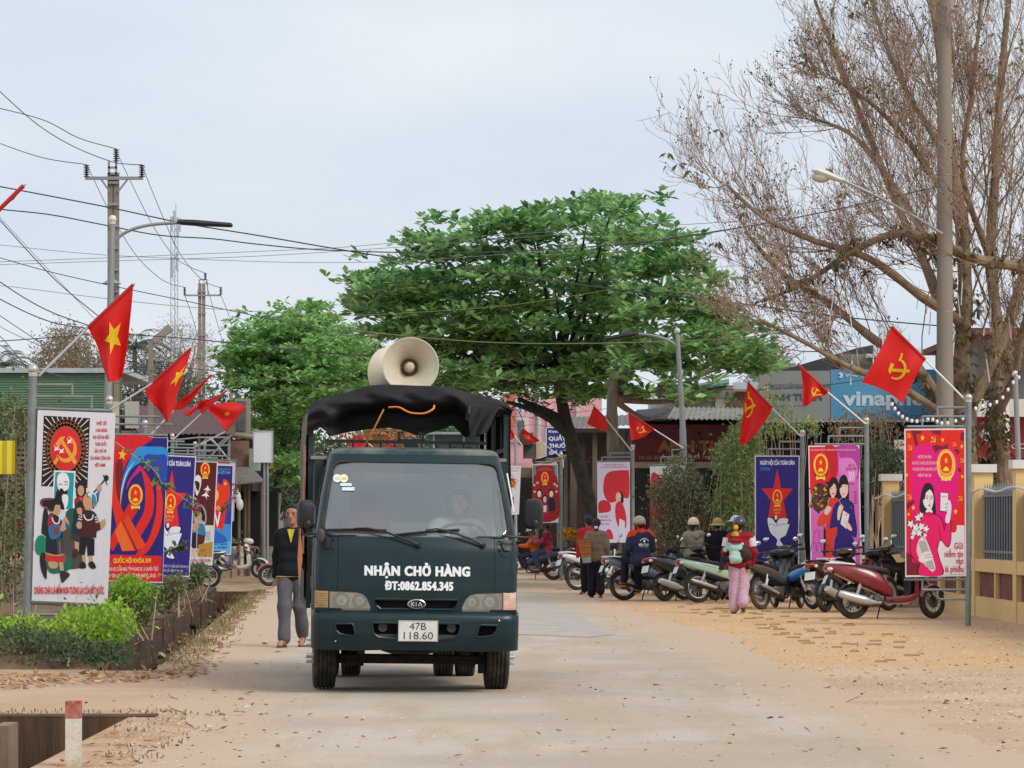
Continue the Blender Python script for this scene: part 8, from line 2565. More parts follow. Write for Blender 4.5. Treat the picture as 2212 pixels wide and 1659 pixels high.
    MB().tube([(.58,-.24,.27),(.58,.24,.27)],.015,6).tube([(.22,-.20,.33),(.22,-.12,.36)],.014,6).build('foot_pegs',M_rubber,rt)
    return rt

G_L='motorbikes left of the road'
bk_red=motorbike('maroon scooter with white grab rail parked under the nearest right poster',(1843,1337),9,'862231',style='scooter',spoke=12,steer=28,tail='white')
motorbike('dark motorbike with a pale number plate just left of the maroon scooter',(1784,1323),58,'3a1a1e',rim='black',spoke=8,style='scooter',tail='black')
motorbike('bright blue motorbike with white tail rail parked before the pink poster',(1757,1316),118,'2f88d4',col2='22446a',tail='white',steer=-20)
motorbike('muddy old motorbike with bare handlebar beside the woman carrying a baby',(1645,1317),52,'4a4640',col2='3d3a36',tyre=M_mud,steer=22,tail='black',plate=False,mirrors=False)
motorbike('mint green motorbike with white wheel rims and chrome exhaust',(1509,1302),20,'b6dcc8',rim='white',sticker='e9efe9',tail='black',steer=25)
bk_sit=motorbike('grey blue motorbike that the man in the navy jacket sits on',(1348,1297),17,'6a7c8c',rim='silver',sticker='39434e',tail='white',steer=20)
motorbike('black scooter between the grey blue and mint green motorbikes',(1437,1299),38,'24262a',style='scooter',spoke=5,rim='black',tail='black',steer=10)
motorbike('white motorbike with red tail light behind the woman with the basket',(1247,1275),30,'d6d9d8',tail='white',steer=15)
bk_blue=motorbike('dark blue motorbike carrying two riders right of the truck mirror',(1196,1253),172,'2c3f74',col2='d8d8d8',rim='black',lean=-2,steer=4,plate=False,tail='black',tyre=M_mud)
motorbike('black motorbike parked behind the yellow flowers',(1262,1243),25,'1d1f22',steer=20,tail='black',plate=False)
motorbike('black motorbike parked in front of the red family poster',(1180,1238),20,'202227',steer=-15,tail='black',plate=False)
motorbike('dark motorbike with white mirror standing behind the second right poster pole',(1895,1310),70,'23262a',style='scooter',spoke=8,tail='silver',steer=-25)
motorbike('black motorbike hidden between the maroon scooter and the fence',(1922,1312),35,'1f2226',steer=25,tail='black',plate=False)
motorbike('dark motorbike behind the man in the navy jacket',(1372,1283),30,'3a332c',steer=15,tail='black',plate=False,seatcol='b09a78')
for u,v,h,c,lab in ((1478,1286,28,'2a2d31','dark motorbike in the back row left of the mint green one'),(1560,1290,40,'3a3436','dark brown motorbike hidden behind the woman with the baby'),(1690,1301,75,'25282c','black motorbike between the muddy one and the blue one'),
                        (1822,1322,46,'7a2a34','dark red motorbike squeezed behind the tail of the maroon scooter'),(1300,1272,35,'2c3036','black motorbike beside the grey tree trunk'),(1218,1234,10,'2a2e33','black motorbike before the market stall')):
    motorbike(lab,(u,v),h,c,steer=random.uniform(-20,25),tail='silver' if u%4 else 'black',style='scooter' if u in (1560,1690) else 'underbone',spoke=8 if u in (1560,1690) else 'wire')
bk_rw=motorbike('red and white scooter with a rider left of the road',(561,1249),-6,'d9d4d2',style='scooter',spoke=6,from_front=True,lean=-3,steer=-6,group=G_L,col2='b3242c')
MB().loft([[Vector((x+.10*(1-math.cos(t*1.3))*-1+.012,w*math.sin(t),z)) for t in np.linspace(-1.3,1.3,13)] for x,z,w in ((1.06,.46,.16),(1.065,.60,.17),(1.035,.78,.17),(.995,.92,.12))],0,True,False,False).build('red_front_panel',bpaint('b3242c'),bk_rw,sharp=0)
motorbike('motorbike with a wire wheel sticking out below the maroon poster',(451,1271),176,'3a3c40',group=G_L,steer=4,plate=False,tail='silver')
motorbike('dark motorbike with red front mudguard behind the walking man',(581,1266),186,'a83a44',group=G_L,from_front=True,spoke=10,rim='silver',steer=-10,plate=False,style='scooter')
for i,(u,v,h,c) in enumerate(((560,1232,-70,'1c1e21'),(603,1236,-62,'24262b'),(582,1226,-75,'2a2c30'),(628,1240,-66,'1b2022'),(552,1222,-60,'30343a'),(612,1222,-80,'1e2a2c'))):
    motorbike(('black motorbike parked nose out below the white sign posts','black motorbike with its mirrors up behind the walking man','dark grey motorbike deep in the row by the tree trunk','dark motorbike half hidden by the truck mirror','grey motorbike at the far left end of the row','dark green motorbike farthest back by the shops')[i],
              (u,v),h,c,group=G_L,plate=False,tail='black',style='scooter' if i%2 else 'underbone')
# ================================================================== people: bodies grown as one smooth surface round a posed skeleton
def sdf_mesh(caps,k=.03,vox=.012,cuts=(),noise_amp=.0,nscale=8.0,seed=0):
    """caps: (a, b, ra, rb[, flat]) tapered capsules blended together; returns verts and quads (surface nets)."""
    P=np.array([[*c[0],*c[1],c[2],c[3]] for c in caps],float)
    pad=.05+k
    lo=np.min(np.minimum(P[:,:3]-P[:,6:7],P[:,3:6]-P[:,7:8]),axis=0)-pad
    hi=np.max(np.maximum(P[:,:3]+P[:,6:7],P[:,3:6]+P[:,7:8]),axis=0)+pad
    n=np.ceil((hi-lo)/vox).astype(int)+1
    ax=[lo[i]+vox*np.arange(n[i]) for i in range(3)]
    D=np.full(n,1.0,np.float32)
    for p in P:
        a,b,ra,rb=p[:3],p[3:6],p[6],p[7]
        m=max(ra,rb)+3*k+2*vox
        l2,h2=np.minimum(a,b)-m,np.maximum(a,b)+m
        i0=np.maximum(((l2-lo)/vox).astype(int),0); i1=np.minimum(((h2-lo)/vox).astype(int)+2,n)
        sl=tuple(slice(i0[q],i1[q]) for q in range(3))
        X,Y,Z=np.meshgrid(ax[0][sl[0]],ax[1][sl[1]],ax[2][sl[2]],indexing='ij')
        d=b-a; L=d @ d
        px,py,pz=X-a[0],Y-a[1],Z-a[2]
        t=np.clip((px*d[0]+py*d[1]+pz*d[2])/(L+1e-9),0,1)
        dist=np.sqrt((px-t*d[0])**2+(py-t*d[1])**2+(pz-t*d[2])**2)-(ra+(rb-ra)*t)
        o=D[sl]
        h=np.clip(.5+.5*(o-dist)/k,0,1)
        D[sl]=o*(1-h)+dist*h-k*h*(1-h)
    X,Y,Z=np.meshgrid(*ax,indexing='ij')
    if noise_amp:
        D+=noise_amp*(np.sin(nscale*(Z*1.9+X*.8)+seed+1.5*np.sin(nscale*.6*X+seed))*np.sin(nscale*.8*(X-Z*.6+Y)+2*seed)+.5*np.sin(nscale*2.3*(Z-X*.5)+seed*3)).astype(np.float32)
    for (c,nn) in cuts:
        D=np.maximum(D,(X-c[0])*nn[0]+(Y-c[1])*nn[1]+(Z-c[2])*nn[2])
    s=D<0
    nx,ny,nz=n-1
    cnt=np.zeros((nx,ny,nz),np.int8)
    for i in (0,1):
        for j in (0,1):
            for q in (0,1):
                cnt+=s[i:nx+i,j:ny+j,q:nz+q]
    act=(cnt>0) & (cnt<8)
    idx=-np.ones((nx,ny,nz),int)
    cell=np.argwhere(act)
    idx[act]=np.arange(len(cell))
    acc=np.zeros((len(cell),3)); w=np.zeros(len(cell))
    corners=[(i,j,q) for i in (0,1) for j in (0,1) for q in (0,1)]
    for a in range(8):
        for b in range(a+1,8):
            ca,cb=np.array(corners[a]),np.array(corners[b])
            if np.abs(ca-cb).sum() != 1: continue
            da=D[tuple((cell+ca).T)]; db=D[tuple((cell+cb).T)]
            m=(da<0) != (db<0)
            t=np.where(m,da/np.where(m,da-db,1),0)
            acc[m]+=(ca+(cb-ca)*t[:,None])[m]; w[m]+=1
    V=lo+vox*(cell+acc/w[:,None])
    Fs=[]
    for axis in range(3):
        o1,o2=[(1,2),(2,0),(0,1)][axis]
        sl0=[slice(0,m_) for m_ in n]; sl1=list(sl0)
        sl0[axis]=slice(0,n[axis]-1); sl1[axis]=slice(1,n[axis])
        a,b=s[tuple(sl0)],s[tuple(sl1)]
        e=np.argwhere(a != b)
        e=e[(e[:,o1]>0) & (e[:,o2]>0) & (e[:,o1]<n[o1]-1) & (e[:,o2]<n[o2]-1)]
        if not len(e): continue
        u1=np.zeros(3,int); u1[o1]=1; u2=np.zeros(3,int); u2[o2]=1
        q=np.stack([idx[tuple((e-u1-u2).T)],idx[tuple((e-u2).T)],idx[tuple(e.T)],idx[tuple((e-u1).T)]],1)
        fl=a[tuple(e.T)]
        q[~fl]=q[~fl][:,::-1]
        Fs.append(q)
    return V,np.concatenate(Fs)

M_skin=mat('skin','a8765a',.5,var=.06,vscale=12)
M_skin2=mat('tanned_skin','8c5c44',.5,var=.08,vscale=12)
M_hair=mat('black_hair','0b0a0b',.6,var=.3,vscale=40,bump=.4,bscale=90)
M_eye=mat('dark_eye','1a1412',.3)
M_lip=mat('lip','8a4a40',.5)
def cloth(name,col,**kw):
    return mat('cloth_'+name,col,.85,var=kw.pop('var',.12),vscale=kw.pop('vscale',7),bump=.35,bscale=kw.pop('bscale',26),spec=.2,**kw)

def pose(K=1.0,**kw):
    J=dict(pelvis=(0,0,.93),chest=(0,0,1.22),neck=(0,.01,1.41),head=(0,-.015,1.555),
             shl=(.17,.01,1.345),shr=(-.17,.01,1.345),ell=(.215,.03,1.08),elr=(-.215,.03,1.08),wrl=(.23,-.03,.85),wrr=(-.23,-.03,.85),
             hal=(.225,-.06,.775),har=(-.225,-.06,.775),hil=(.085,0,.90),hir=(-.085,0,.90),knl=(.095,-.01,.49),knr=(-.095,-.01,.49),
             anl=(.10,.03,.09),anr=(-.10,.03,.09),tol=(.115,-.15,.03),tor=(-.115,-.15,.03))
    J.update(kw)
    return {k: np.array(v,float)*K for k,v in J.items()}

def person(label,loc,rotz,J,scale=1.0,top=None,bottom=None,skin=M_skin,hair='short',headgear=None,shoes=None,group=None,face=True,sleeve=1.0,
           legw=1.0,vox=.012,seated=False,fingers=True,bulk=1.0,build_bottom=True,lookyaw=0):
    B=[]
    pel,ch,nk,hd=J['pelvis'],J['chest'],J['neck'],J['head']
    sx=J['shl']-J['shr']; sx=sx/np.linalg.norm(sx)
    hx=J['hil']-J['hir']; hx=hx/np.linalg.norm(hx)
    torso=[(pel-hx*.07,pel+hx*.07,.105,.105),((pel+ch)/2-sx*.055,(pel+ch)/2+sx*.055,.098,.098),
             (ch-sx*.075,ch+sx*.075,.108,.108),(J['shl']-sx*.05,J['shr']+sx*.05,.068,.068),(ch,nk,.09,.055)]
    B+=torso+[(nk-(hd-nk)*.2,hd,.052,.05)]
    rh=Matrix.Rotation(R(lookyaw),3,'Z')
    H=lambda x,y,z: hd+np.array(rh @ Vector((x,y,z)))
    B+=[(H(0,.022,.045),H(0,-.012,.045),.088,.082),(H(0,-.02,0),H(0,-.05,-.07),.066,.038),(H(0,-.085,.02),H(0,-.104,-.012),.011,.016),
          (H(.078,.005,0),H(.082,.015,.02),.012,.016),(H(-.078,.005,0),H(-.082,.015,.02),.012,.016)]
    arms,legs={},{}
    for s in 'lr':
        arms[s]=[(J['sh'+s],J['el'+s],.052,.040),(J['el'+s],J['wr'+s],.040,.026)]
        legs[s]=[(J['hi'+s],J['kn'+s],.082,.056),(J['kn'+s],J['an'+s],.054,.036)]
        B+=arms[s]+legs[s]
        an,to=J['an'+s],J['to'+s]
        B+=[(an-np.array((0,0,.03)),to+(an-to)*.25+np.array((0,0,.012)),.036,.032),(to+(an-to)*.25,to,.034,.026)]
        wr,ha=J['wr'+s],J['ha'+s]
        d=(ha-wr)/(np.linalg.norm(ha-wr)+1e-9)
        side=np.cross(d,np.array((.3,1,.1))); side /= np.linalg.norm(side)
        nrm=np.cross(side,d)
        pk=wr+d*.065
        B+=[(wr+d*.01-side*.008,pk-side*.022,.019,.015),(wr+d*.01+side*.008,pk+side*.022,.019,.015)]
        if fingers:
            sg=1 if s=='l' else-1
            for q,(o,L) in enumerate(((-.030,.062),(-.010,.074),(.010,.070),(.030,.055))):
                r0=pk+side*o+d*.008
                r1=r0+d*L*.5+nrm*.006*sg
                r2=r1+d*L*.38+nrm*.022*sg
                B+=[(r0,r1,.0095,.009),(r1,r2,.009,.0075)]
            t0=wr+d*.025+side*.024; t1=t0+d*.035+side*.024; t2=t1+d*.03+side*.004
            B+=[(t0,t1,.012,.0105),(t1,t2,.0105,.008)]
    V,Q=sdf_mesh(B,.016,vox*.8)
    V=V*scale
    rt=npmesh('person',V,Q,skin,smooth=True)
    rt.location=loc; rt.rotation_euler=(0,0,rotz)
    tag(rt,label,'person',group)
    sd=random.uniform(0,6)
    def wear(name,caps,m,k=.05,noise=.007,cuts=(),v=None,ns=9):
        V2,Q2=sdf_mesh(caps,k,v or vox,cuts,noise,ns,sd)
        return npmesh(name,V2*scale,Q2,m,rt,True)
    g=lambda caps,e,f=1.0: [(c[0],c[1],c[2]*f+e,c[3]*f+e) for c in caps]
    if bottom is not None:
        for_l=[]
        for s in 'lr':
            hi,kn,an=J['hi'+s],J['kn'+s],J['an'+s]
            for_l+=[(hi,kn,.088+.012*legw,.066+.016*legw),(kn,an+(kn-an)*.06,.064+.016*legw,.046+.026*legw)]
        wear('trousers',[(pel-hx*.075,pel+hx*.075,.112,.112)]+for_l,bottom,.03,.006)
    if top is not None:
        caps=g(torso[:4],.020*bulk+.006)+[(ch,nk-(nk-ch)*.12,.10,.068)]
        caps.append((pel+np.array((0,0,-.03))-hx*.07,pel+np.array((0,0,-.03))+hx*.07,.118+.012*bulk,.118+.012*bulk))
        for s in 'lr':
            sh,el,wr=J['sh'+s],J['el'+s],J['wr'+s]
            end=wr if sleeve>=1 else el+(wr-el)*sleeve
            caps+=[(sh,el,.062+.012*bulk,.050+.012*bulk),(el,end,.050+.012*bulk,.036+.010*bulk)]
        tp=wear('jacket',caps,top,.035,.008*bulk)
    # head
    if hair:
        cut=[(H(0,-.05,.074),np.array(rh @ Vector((0,-.8,-.75)))/1.1)]
        hc=[(H(0,.03,.052),H(0,-.008,.056),.099,.094),(H(0,.07,-.01),H(0,.05,-.04),.06,.05)]
        if hair=='bun': hc+=[(H(0,.085,-.06),H(0,.095,-.13),.042,.050),(H(0,.085,-.02),H(0,.085,-.06),.05,.045)]
        if hair=='long': hc+=[(H(0,.085,-.02),H(0,.09,-.20),.06,.05)]
        V2,Q2=sdf_mesh(hc,.03,.010,cut,.003,60,sd)
        npmesh('hair',V2*scale,Q2,M_hair,rt,True)
    if face:
        for s in (-1,1):
            e_=MB().sphere(Vector(H(.033*s,-.083,.022))*scale,(.013,.007,.006),8,5).sphere(Vector(H(.034*s,-.086,.043))*scale,(.020,.008,.0045),8,5).build('eye',M_eye,rt); tag(e_,kind='stuff')
        MB().sphere(Vector(H(0,-.088,-.048))*scale,(.022,.010,.0065),10,5).build('mouth',M_lip,rt)
    def dome(name,m,r0,zc,cutz,brim=None,back=.0,rz=1.0):
        b_=MB()
        M_=Matrix.Rotation(R(lookyaw),4,'Z')
        rows=[]
        for i in range(9):
            t=i/8
            a=R(90)*t+R(cutz)*(1-t)
            rows.append([Vector(hd)*1+rh @ Vector((r0*.93*math.cos(a)*math.cos(q),.012+r0*1.12*math.cos(a)*math.sin(q),zc+r0*rz*math.sin(a))) for q in np.linspace(0,2*PI,24,endpoint=False)])
        rows=[[p*scale for p in row] for row in rows]
        b_.loft(rows,0,True,True)
        o_=b_.build(name,m,rt,sharp=50)
        if brim:
            b2=MB()
            rr=[]
            for q in np.linspace(0,2*PI,28,endpoint=False):
                front=max(0,-math.sin(q))**2 if brim[0]=='peak' else 1
                w=brim[1]*front
                c,s_=math.cos(q),math.sin(q)
                a=R(cutz)
                rr.append((Vector((r0*.93*math.cos(a)*c,.012+r0*1.12*math.cos(a)*s_,zc+r0*rz*math.sin(a))),Vector((c*w,s_*w,-brim[2]*w))))
            b2.loft([[(Vector(hd)+rh @ p)*scale for p,d_ in rr],[(Vector(hd)+rh @ (p+d_))*scale for p,d_ in rr],[(Vector(hd)+rh @ (p+d_+Vector((0,0,-.006))))*scale for p,d_ in rr],[(Vector(hd)+rh @ (p+Vector((0,0,-.006))))*scale for p,d_ in rr]],0,True,False)
            b2.build('brim',m,o_)
        return o_
    if headgear:
        kind,m=headgear
        if kind=='helmet':
            h_=dome('helmet',m,.128,.045,-12,('peak',.05,.3))
            MB().tube([Vector(H(.085,-.01,.03))*scale,Vector(H(.07,-.045,-.06))*scale,Vector(H(0,-.06,-.112))*scale,Vector(H(-.07,-.045,-.06))*scale,Vector(H(-.085,-.01,.03))*scale],.006,5).build('chin_strap',M_black,h_)
        elif kind=='bucket': dome('hat',m,.112,.055,-4,('all',.065,.75),rz=.95)
        elif kind=='visor': dome('cap',m,.108,.05,0,('peak',.085,.25))
        elif kind=='beanie': dome('woolly_hat',m,.115,.035,-15)
    if shoes:
        kind,m=shoes
        for s in 'lr':
            an,to=J['an'+s],J['to'+s]
            if kind=='sandal':
                b_=MB()
                d_=to-an; d_[2]=0; d_ /= np.linalg.norm(d_)+1e-9; sd_=np.array((-d_[1],d_[0],0))
                tilt=(to-an)
                ring=[]
                for q in np.linspace(0,2*PI,18,endpoint=False):
                    ring.append(((an+to)/2+np.array((0,0,-.045 if an[2]<.12 else-.06))+d_*.135*math.cos(q)+sd_*.047*math.sin(q)))
                zlo=.002 if an[2]<.12 else None
                R0=[Vector((p[0],p[1],zlo if zlo is not None else p[2]-.02))*scale for p in ring]; R1=[p+Vector((0,0,.022)) for p in R0]
                b_.loft([R0,R1],0,False,True)
                b_.tube([Vector(to+(an-to)*.3+sd_*.045+np.array((0,0,0)))*scale,Vector(to+(an-to)*.3+np.array((0,0,.035)))*scale,Vector(to+(an-to)*.3-sd_*.045)*scale],.010,5)
                b_.build('sandal',m,rt)
            else:
                V2,Q2=sdf_mesh([(an+np.array((0,0,.02)),an-np.array((0,0,.03)),.05,.046),(an-np.array((0,0,.035)),to,.047,.038)],.02,.01)
                npmesh('boot' if kind=='boot' else 'shoe',V2*scale,Q2,m,rt,True)
    return rt

G_R='people among the motorbikes on the right'
navy=cloth('charcoal','1e1f23'); grey=cloth('grey_trousers','5b5a5e'); black=cloth('black','17181c')
# man walking towards the viewer beside the truck
pm=at(626,1620,1); Ym=42.6
man=person('man in black jacket and grey trousers walking beside the left side of the truck',((634-CU)*Ym/F,Ym,.0),R(-10),
    pose(head=(.0,-.02,1.575),hil=(.09,0,.90),hir=(-.09,0,.90),knl=(.085,-.02,.50),anl=(.075,.17,.13),tol=(.09,.0,.03),knr=(-.085,-.12,.50),anr=(-.07,-.17,.085),tor=(-.09,-.35,.035),
         elr=(-.225,.10,1.09),wrr=(-.235,.04,.86),har=(-.225,.02,.785),ell=(.22,.0,1.09),wrl=(.22,-.12,.87),hal=(.21,-.17,.80)),
    1.0,navy,grey,M_skin,'short',None,('sandal',mat('brown_sandal','4a3a30',.7)),legw=1.05,vox=.010,lookyaw=-6,bulk=.75)
MB().loft([[Vector((x*w_,-.132-.006*math.cos(x*20),z)) for x in np.linspace(-1,1,6)] for z,w_ in ((1.42,.046),(1.37,.032),(1.31,.016),(1.26,.005))],0,True,False,False).build('yellow_shirt',cloth('yellow','d8c23a'),man)
V2,Q2=sdf_mesh([(np.array((-.09,0,.865)),np.array((.09,0,.865)),.124,.124)],.02,.012,[((0,0,.858),np.array((0,0,1.0))),((0,0,.842),np.array((0,0,-1.0)))]); npmesh('shirt_hem',V2,Q2,cloth('yellow_hem','c9a94a'),man,True)

# woman with a basket on her back, walking away
Yb=70.5
wb_=person('woman with tied hair and brown jacket walking away with a basket',((1288-CU)*Yb/F,Yb,0),R(176),
    pose(knl=(.09,-.06,.50),anl=(.10,-.05,.09),tol=(.11,-.20,.05),knr=(-.09,.0,.48),anr=(-.09,.12,.14),tor=(-.10,.02,.03),elr=(-.235,.07,1.09),wrr=(-.27,-.02,.90),har=(-.28,-.06,.84),ell=(.23,.10,1.10),wrl=(.15,-.08,.98),hal=(.10,-.12,.98)),
    .93,cloth('brown_jacket','7e6d5a'),cloth('black_trousers','1a1b22'),M_skin2,'bun',None,('sandal',mat('pink_sandal','9a5a50',.7)),G_R,face=False,legw=1.9,bulk=1.5)
MB().tube([Vector((-.03,.10,1.40)),Vector((.03,.10,1.40))],.03,8).build('hair_tie',M_white,wb_)
bsk=thing('basket','orange woven basket carried on the back of the woman in brown','basket',Vector((((1267-CU)*70.2/F),70.2,.80)))
MB().lathe([(.085,.0),(.10,.02),(.135,.36),(.142,.37),(.13,.365),(.09,.03)],Matrix.Rotation(R(-7),4,'Y'),24).build('weave',mat('orange_wicker','b3743c',.7,var=.25,vscale=40,bump=.8,bscale=60),bsk)
for z,r_ in ((.08,.112),(.2,.123),(.3,.133),(.365,.142)):
    MB().torus(Matrix.Rotation(R(-7),4,'Y') @ Matrix.Translation((0,0,z)),r_,.008,28,6).build('hoop',mat('wicker_hoop','8a5527',.7),bsk)
MB().lathe([(.085,-.10),(.09,.0),(.09,.01)],Matrix.Rotation(R(-7),4,'Y'),20,0,True,True).build('grey_base',mat('basket_base','8a8f8c',.7),bsk)
# person in red beside her
person('person with dark hair and red top half hidden behind the basket woman',((1271-CU)*73.5/F,73.5,0),R(200),pose(),.97,cloth('red_top','b4262c'),black,M_skin2,'short',None,None,G_R,face=False,fingers=False)

# woman in dark helmet carrying a baby, walking away
Yc=58.3
wc=person('woman in dark helmet and pink trousers carrying a baby on her back',((1597-CU)*Yc/F,Yc,0),R(178),
    pose(knl=(.085,-.03,.50),anl=(.09,.0,.09),tol=(.10,-.16,.03),knr=(-.075,.02,.48),anr=(-.06,.14,.17),tor=(-.07,.07,.04),elr=(-.25,.04,1.10),wrr=(-.245,-.06,.90),har=(-.235,-.11,.84),ell=(.25,.04,1.10),wrl=(.27,-.05,.90),hal=(.27,-.09,.84)),
    .93,cloth('maroon_jacket','96202f'),cloth('pink_trousers','c4a2b2',var=.2,vscale=40),M_skin2,'short',('helmet',mat('dark_helmet','34373a',.35,coat=.5)),('sandal',mat('brown_sole','6a3f30',.8)),G_R,face=False,legw=1.9,bulk=1.3)
for s in (-1,1):
    MB().tube([Vector((.19*s,.02,1.24)),Vector((.215*s,.03,1.10))],[.078,.075],12).build('white_sleeve_band',cloth('white_band','d8cdd0'),wc)
V2,Q2=sdf_mesh([(np.array((-.08,.15,1.00)),np.array((.06,.16,1.08)),.115,.10),(np.array((-.13,.06,.98)),np.array((.12,.05,1.20)),.09,.07),(np.array((.10,.06,1.28)),np.array((-.02,.14,1.12)),.05,.08)],.05,.012,(),.006,26,1.0)
npmesh('carrying_sling',V2*.98,Q2,mat('dark_striped_sling','3a2a28',.9,var=.6,vscale=9,stretch=(6,1,3)),wc,True)
by=person('baby in yellow and black woolly hat carried in a dark sling',((1589-CU)*(Yc-.25)/F,Yc-.20,.50),R(190),
    pose(pelvis=(0,0,.45),chest=(0,0,.63),neck=(0,.0,.74),head=(0,-.01,.84),shl=(.10,0,.70),shr=(-.10,0,.70),ell=(.16,-.08,.60),elr=(-.16,-.08,.60),wrl=(.14,-.18,.60),wrr=(-.14,-.18,.60),hal=(.12,-.22,.60),har=(-.12,-.22,.60),
         hil=(.07,0,.43),hir=(-.07,0,.43),knl=(.20,-.12,.44),knr=(-.20,-.12,.44),anl=(.245,-.06,.26),anr=(-.245,-.06,.26),tol=(.26,-.15,.20),tor=(-.26,-.15,.20),K=1.6),
    .575,cloth('pale_blue_top','a9c9c4'),cloth('dark_baby_trousers','26242a'),M_skin,None,('beanie',mat('striped_wool','d8a524',.9,var=.1,dirt='1a1512',dirt_amt=.95,dirt_scale=9)),('boot',cloth('yellow_boots','d69a2e')),None,face=False,fingers=False)
MB().sphere(Vector((0,.03,.995))*.92,.045,10,7).build('bobble',cloth('yellow_bobble','e0a41c'),by)
MB().torus(Matrix.Translation((0,0,.70)),.085,.04,20,8).build('red_scarf',cloth('red_scarf','9a1c28'),by)

# man in navy jacket sitting sideways on the grey blue motorbike, seen from behind
Ys=67.6
seat=dict(pelvis=(0,0,.80),chest=(0,-.02,1.10),neck=(0,-.01,1.30),head=(.02,-.03,1.44),shl=(.18,0,1.235),shr=(-.18,0,1.235),ell=(.26,-.02,.98),elr=(-.25,-.06,.98),wrl=(.20,-.20,.85),wrr=(-.10,-.24,.86),hal=(.16,-.26,.83),har=(-.04,-.28,.84),
            hil=(.09,0,.78),hir=(-.09,0,.78),knl=(.17,-.40,.76),knr=(-.10,-.42,.66),anl=(.20,-.38,.36),anr=(-.10,-.40,.22),tol=(.24,-.52,.30),tor=(-.10,-.56,.17))
ms=person('man in navy jacket with orange shoulders sitting on a motorbike, seen from behind',((1384-CU)*Ys/F,Ys,.02),R(-162),
    pose(**seat),1.0,cloth('navy_jacket','2f3348'),cloth('navy_trousers','1d2029'),M_skin2,'short',('helmet',mat('grey_red_helmet','9ca092',.4,coat=.3)),('sandal',mat('orange_sandal','c0652c',.7)),G_R,face=False,bulk=1.4,vox=.011)
V2,Q2=sdf_mesh([(np.array((.15,0,1.24)),np.array((-.15,0,1.24)),.10,.10),(np.array((0,0,1.26)),np.array((0,0,1.32)),.09,.075),(np.array((.18,0,1.235)),np.array((.22,-.01,1.15)),.082,.075),(np.array((-.18,0,1.235)),np.array((-.22,-.02,1.15)),.082,.075)],.03,.011,[((0,.08,1.215),np.array((0,.35,-.94)))])
npmesh('orange_yoke',V2,Q2,cloth('orange_yoke','d83c2a'),ms,True)
MB().torus(Matrix.Translation((.02,-.018,1.455)) @ Matrix.Diagonal((.93,1.12,1,1)),.122,.018,28,8,sx=1.3).build('red_helmet_band',mat('red_helmet_band','b8402e',.4),ms)
# white print on the back of the jacket
def back_text(s_,zc,w,h,bold=.03):
    q_,f_=text_fit(s_,0,zc,w,h,bold); bb=MB()
    bb.add([(-x,.172+.10*math.sqrt(max(0,1-(x/.28)**2))-.10+(1.10-z)*.06,z) for x,z in q_],f_); return bb.build('back_print',M_white,ms)
back_text('BIÊN THU',1.055,.20,.045); back_text('CHUYÊN THU MUA',1.015,.17,.014,.01)
MB().tube([Vector((.085*math.cos(a),.20,1.10+.075*math.sin(a))) for a in np.linspace(.3,PI-.3,12)],.006,5).tube([Vector((.0,.20,1.10)),Vector((.0,.20,1.15))],.018,6).build('back_emblem',M_white,ms)

# three people behind the mint green motorbike
Yt=69.0
for (u,lab,c_,hg,hr,sc_,yaw,rz) in (
        (1499,'person in grey green hooded jacket and cream helmet seen from behind','928b78',('helmet',mat('cream_helmet','e2c8a6',.35,coat=.4)),'bun',.93,-35,200),
        (1550,'person in black jacket and tan bucket hat behind the mint green motorbike','1e1f24',('bucket',cloth('tan_hat','b0925f')),'short',.93,0,182),
        (1590,'person in white sun cap half hidden behind the woman with the baby','3a3d46',('visor',cloth('white_cap','dcdde2')),'short',.96,50,240)):
    q_=person(lab,((u-CU)*Yt/F,Yt,0),R(rz),pose(ell=(.23,-.04,1.09),wrl=(.16,-.18,1.00),hal=(.10,-.22,1.0),elr=(-.23,-.04,1.09),wrr=(-.16,-.18,1.0),har=(-.10,-.22,1.0)),sc_,
                cloth('top_'+c_,c_),black,M_skin2,hr,hg,('shoe',M_black),G_R,face=(yaw != 0),fingers=False,bulk=1.6,lookyaw=yaw)
    if u==1499:
        V2,Q2=sdf_mesh([(np.array((-.08,.07,1.36)),np.array((.08,.07,1.36)),.07,.07),(np.array((0,.10,1.30)),np.array((0,.09,1.26)),.08,.05)],.04,.012); npmesh('hood',V2*sc_,Q2,cloth('top_'+c_,c_),q_,True)
# two riders on the dark blue motorbike
def rider(lab,x,bk,top_,bot_,hg,sk=M_skin2,wide=.14,sc_=.95,lean_=-.06,hair='short'):
    m_=bk.matrix_world if False else (Matrix.Translation(bk.location) @ Euler((0,0,bk.rotation_euler.z)).to_matrix().to_4x4())
    p_=m_ @ Vector((x,0,0))
    z0=.80
    o_=person(lab,(p_.x,p_.y,.03),bk.rotation_euler.z+R(90),
        pose(pelvis=(0,0,z0),chest=(0,lean_,z0+.30),neck=(0,lean_*1.4,z0+.49),head=(0,lean_*1.6-.02,z0+.64),shl=(.17,lean_,z0+.42),shr=(-.17,lean_,z0+.42),ell=(.24,lean_-.14,z0+.20),elr=(-.24,lean_-.14,z0+.20),wrl=(.26,-.40,z0+.20),wrr=(-.26,-.40,z0+.20),hal=(.27,-.47,z0+.19),har=(-.27,-.47,z0+.19),
             hil=(.09,0,z0-.03),hir=(-.09,0,z0-.03),knl=(wide+.04,-.40,z0-.12),knr=(-wide-.04,-.40,z0-.12),anl=(wide+.02,-.28,.36),anr=(-wide-.02,-.28,.36),tol=(wide+.03,-.46,.30),tor=(-wide-.03,-.46,.30)),
        sc_,top_,bot_,sk,hair,hg,('sandal',mat('beige_sandal','b09a84',.7)),face=True,bulk=1.3)
    return o_
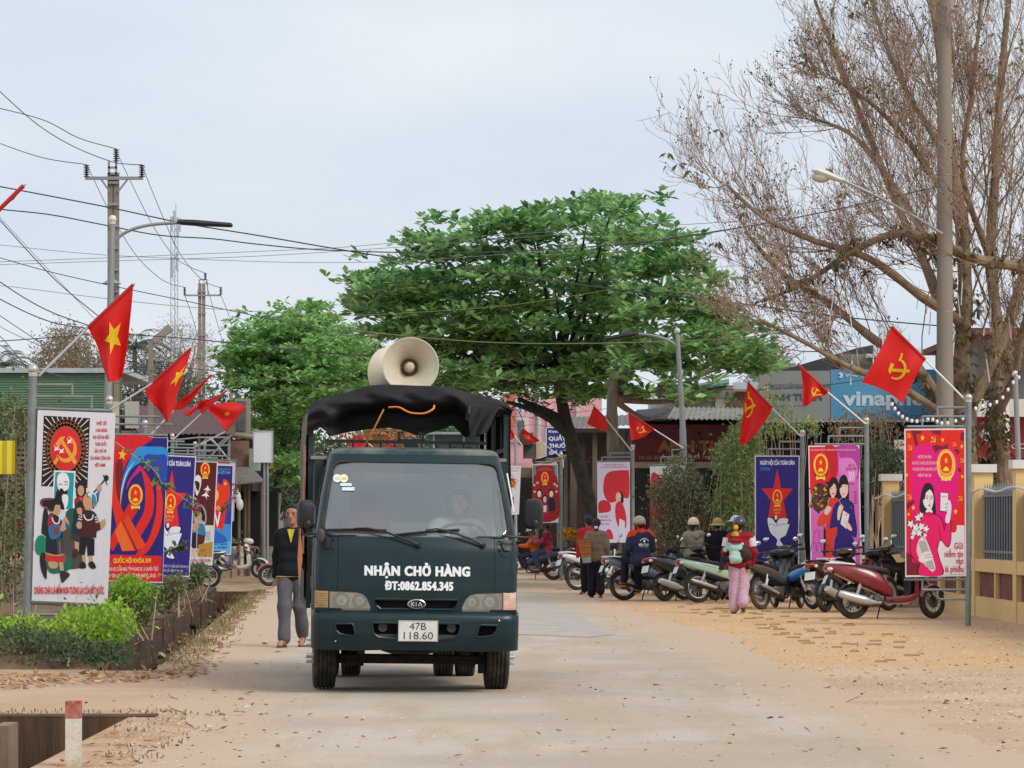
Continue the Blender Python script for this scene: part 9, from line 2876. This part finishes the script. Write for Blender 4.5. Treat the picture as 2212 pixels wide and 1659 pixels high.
rider('rider in maroon and pink jacket on the dark blue motorbike behind the truck mirror',.12,bk_blue,cloth('maroon_pink','8a2038',dirt='d0909a',dirt_amt=.5,dirt_scale=4),cloth('jeans','3a4a66'),('helmet',mat('maroon_helmet','5a2030',.4)))
rider('child in orange jacket and white helmet in front of the maroon rider',.50,bk_blue,cloth('orange_jacket','d9662a'),cloth('dark_jeans','2e3648'),('helmet',mat('white_helmet','dcdcd8',.35,coat=.4)),sc_=.86)
rider('rider in grey trousers on the red and white scooter half hidden by the posters',.22,bk_rw,cloth('grey_shirt','6a6a6e'),cloth('light_grey_trousers','77767a'),('helmet',mat('pale_helmet','b9b4ae',.4)),M_skin)
person('person in white helmet and dark clothes far behind the walking man',((633-CU)*104/F,104,0),R(185),pose(),.98,cloth('slate_jacket','454a58'),black,M_skin2,'short',('helmet',mat('white_helmet','dcdcd8',.35)),('shoe',M_black),None,face=False,fingers=False)
# the driver
dm=Matrix.LocRotScale(TRK.location,TRK.rotation_euler,None)
dp=dm @ Vector((.42,1.02,0))
person('driver in white shirt behind the steering wheel of the truck',(dp.x,dp.y,.12),R(4.3),
    pose(pelvis=(0,0,.93),chest=(0,-.03,1.20),neck=(0,-.05,1.39),head=(.02,-.09,1.53),shl=(.18,-.02,1.33),shr=(-.18,-.02,1.33),ell=(.26,-.20,1.16),elr=(-.25,-.20,1.16),wrl=(.17,-.36,1.24),wrr=(-.17,-.36,1.24),hal=(.14,-.41,1.28),har=(-.14,-.41,1.28),
         hil=(.09,0,.91),hir=(-.09,0,.91),knl=(.14,-.42,.95),knr=(-.14,-.42,.95),anl=(.14,-.50,.58),anr=(-.14,-.50,.58),tol=(.14,-.65,.54),tor=(-.14,-.65,.54)),
    1.0,cloth('white_shirt','d5d6d6'),black,M_skin,'short',None,('shoe',M_black),None,lookyaw=-25,vox=.011)
leaves('flowers',FL_PTS,np.random.default_rng(5).normal(0,1,FL_PTS.shape),np.random.default_rng(6).normal(0,1,FL_PTS.shape),.08,.07,leafmat('chrysanthemum',['d9a41c','e6b82a','c98f18','4c5a2c'],.6,.3),pot_)
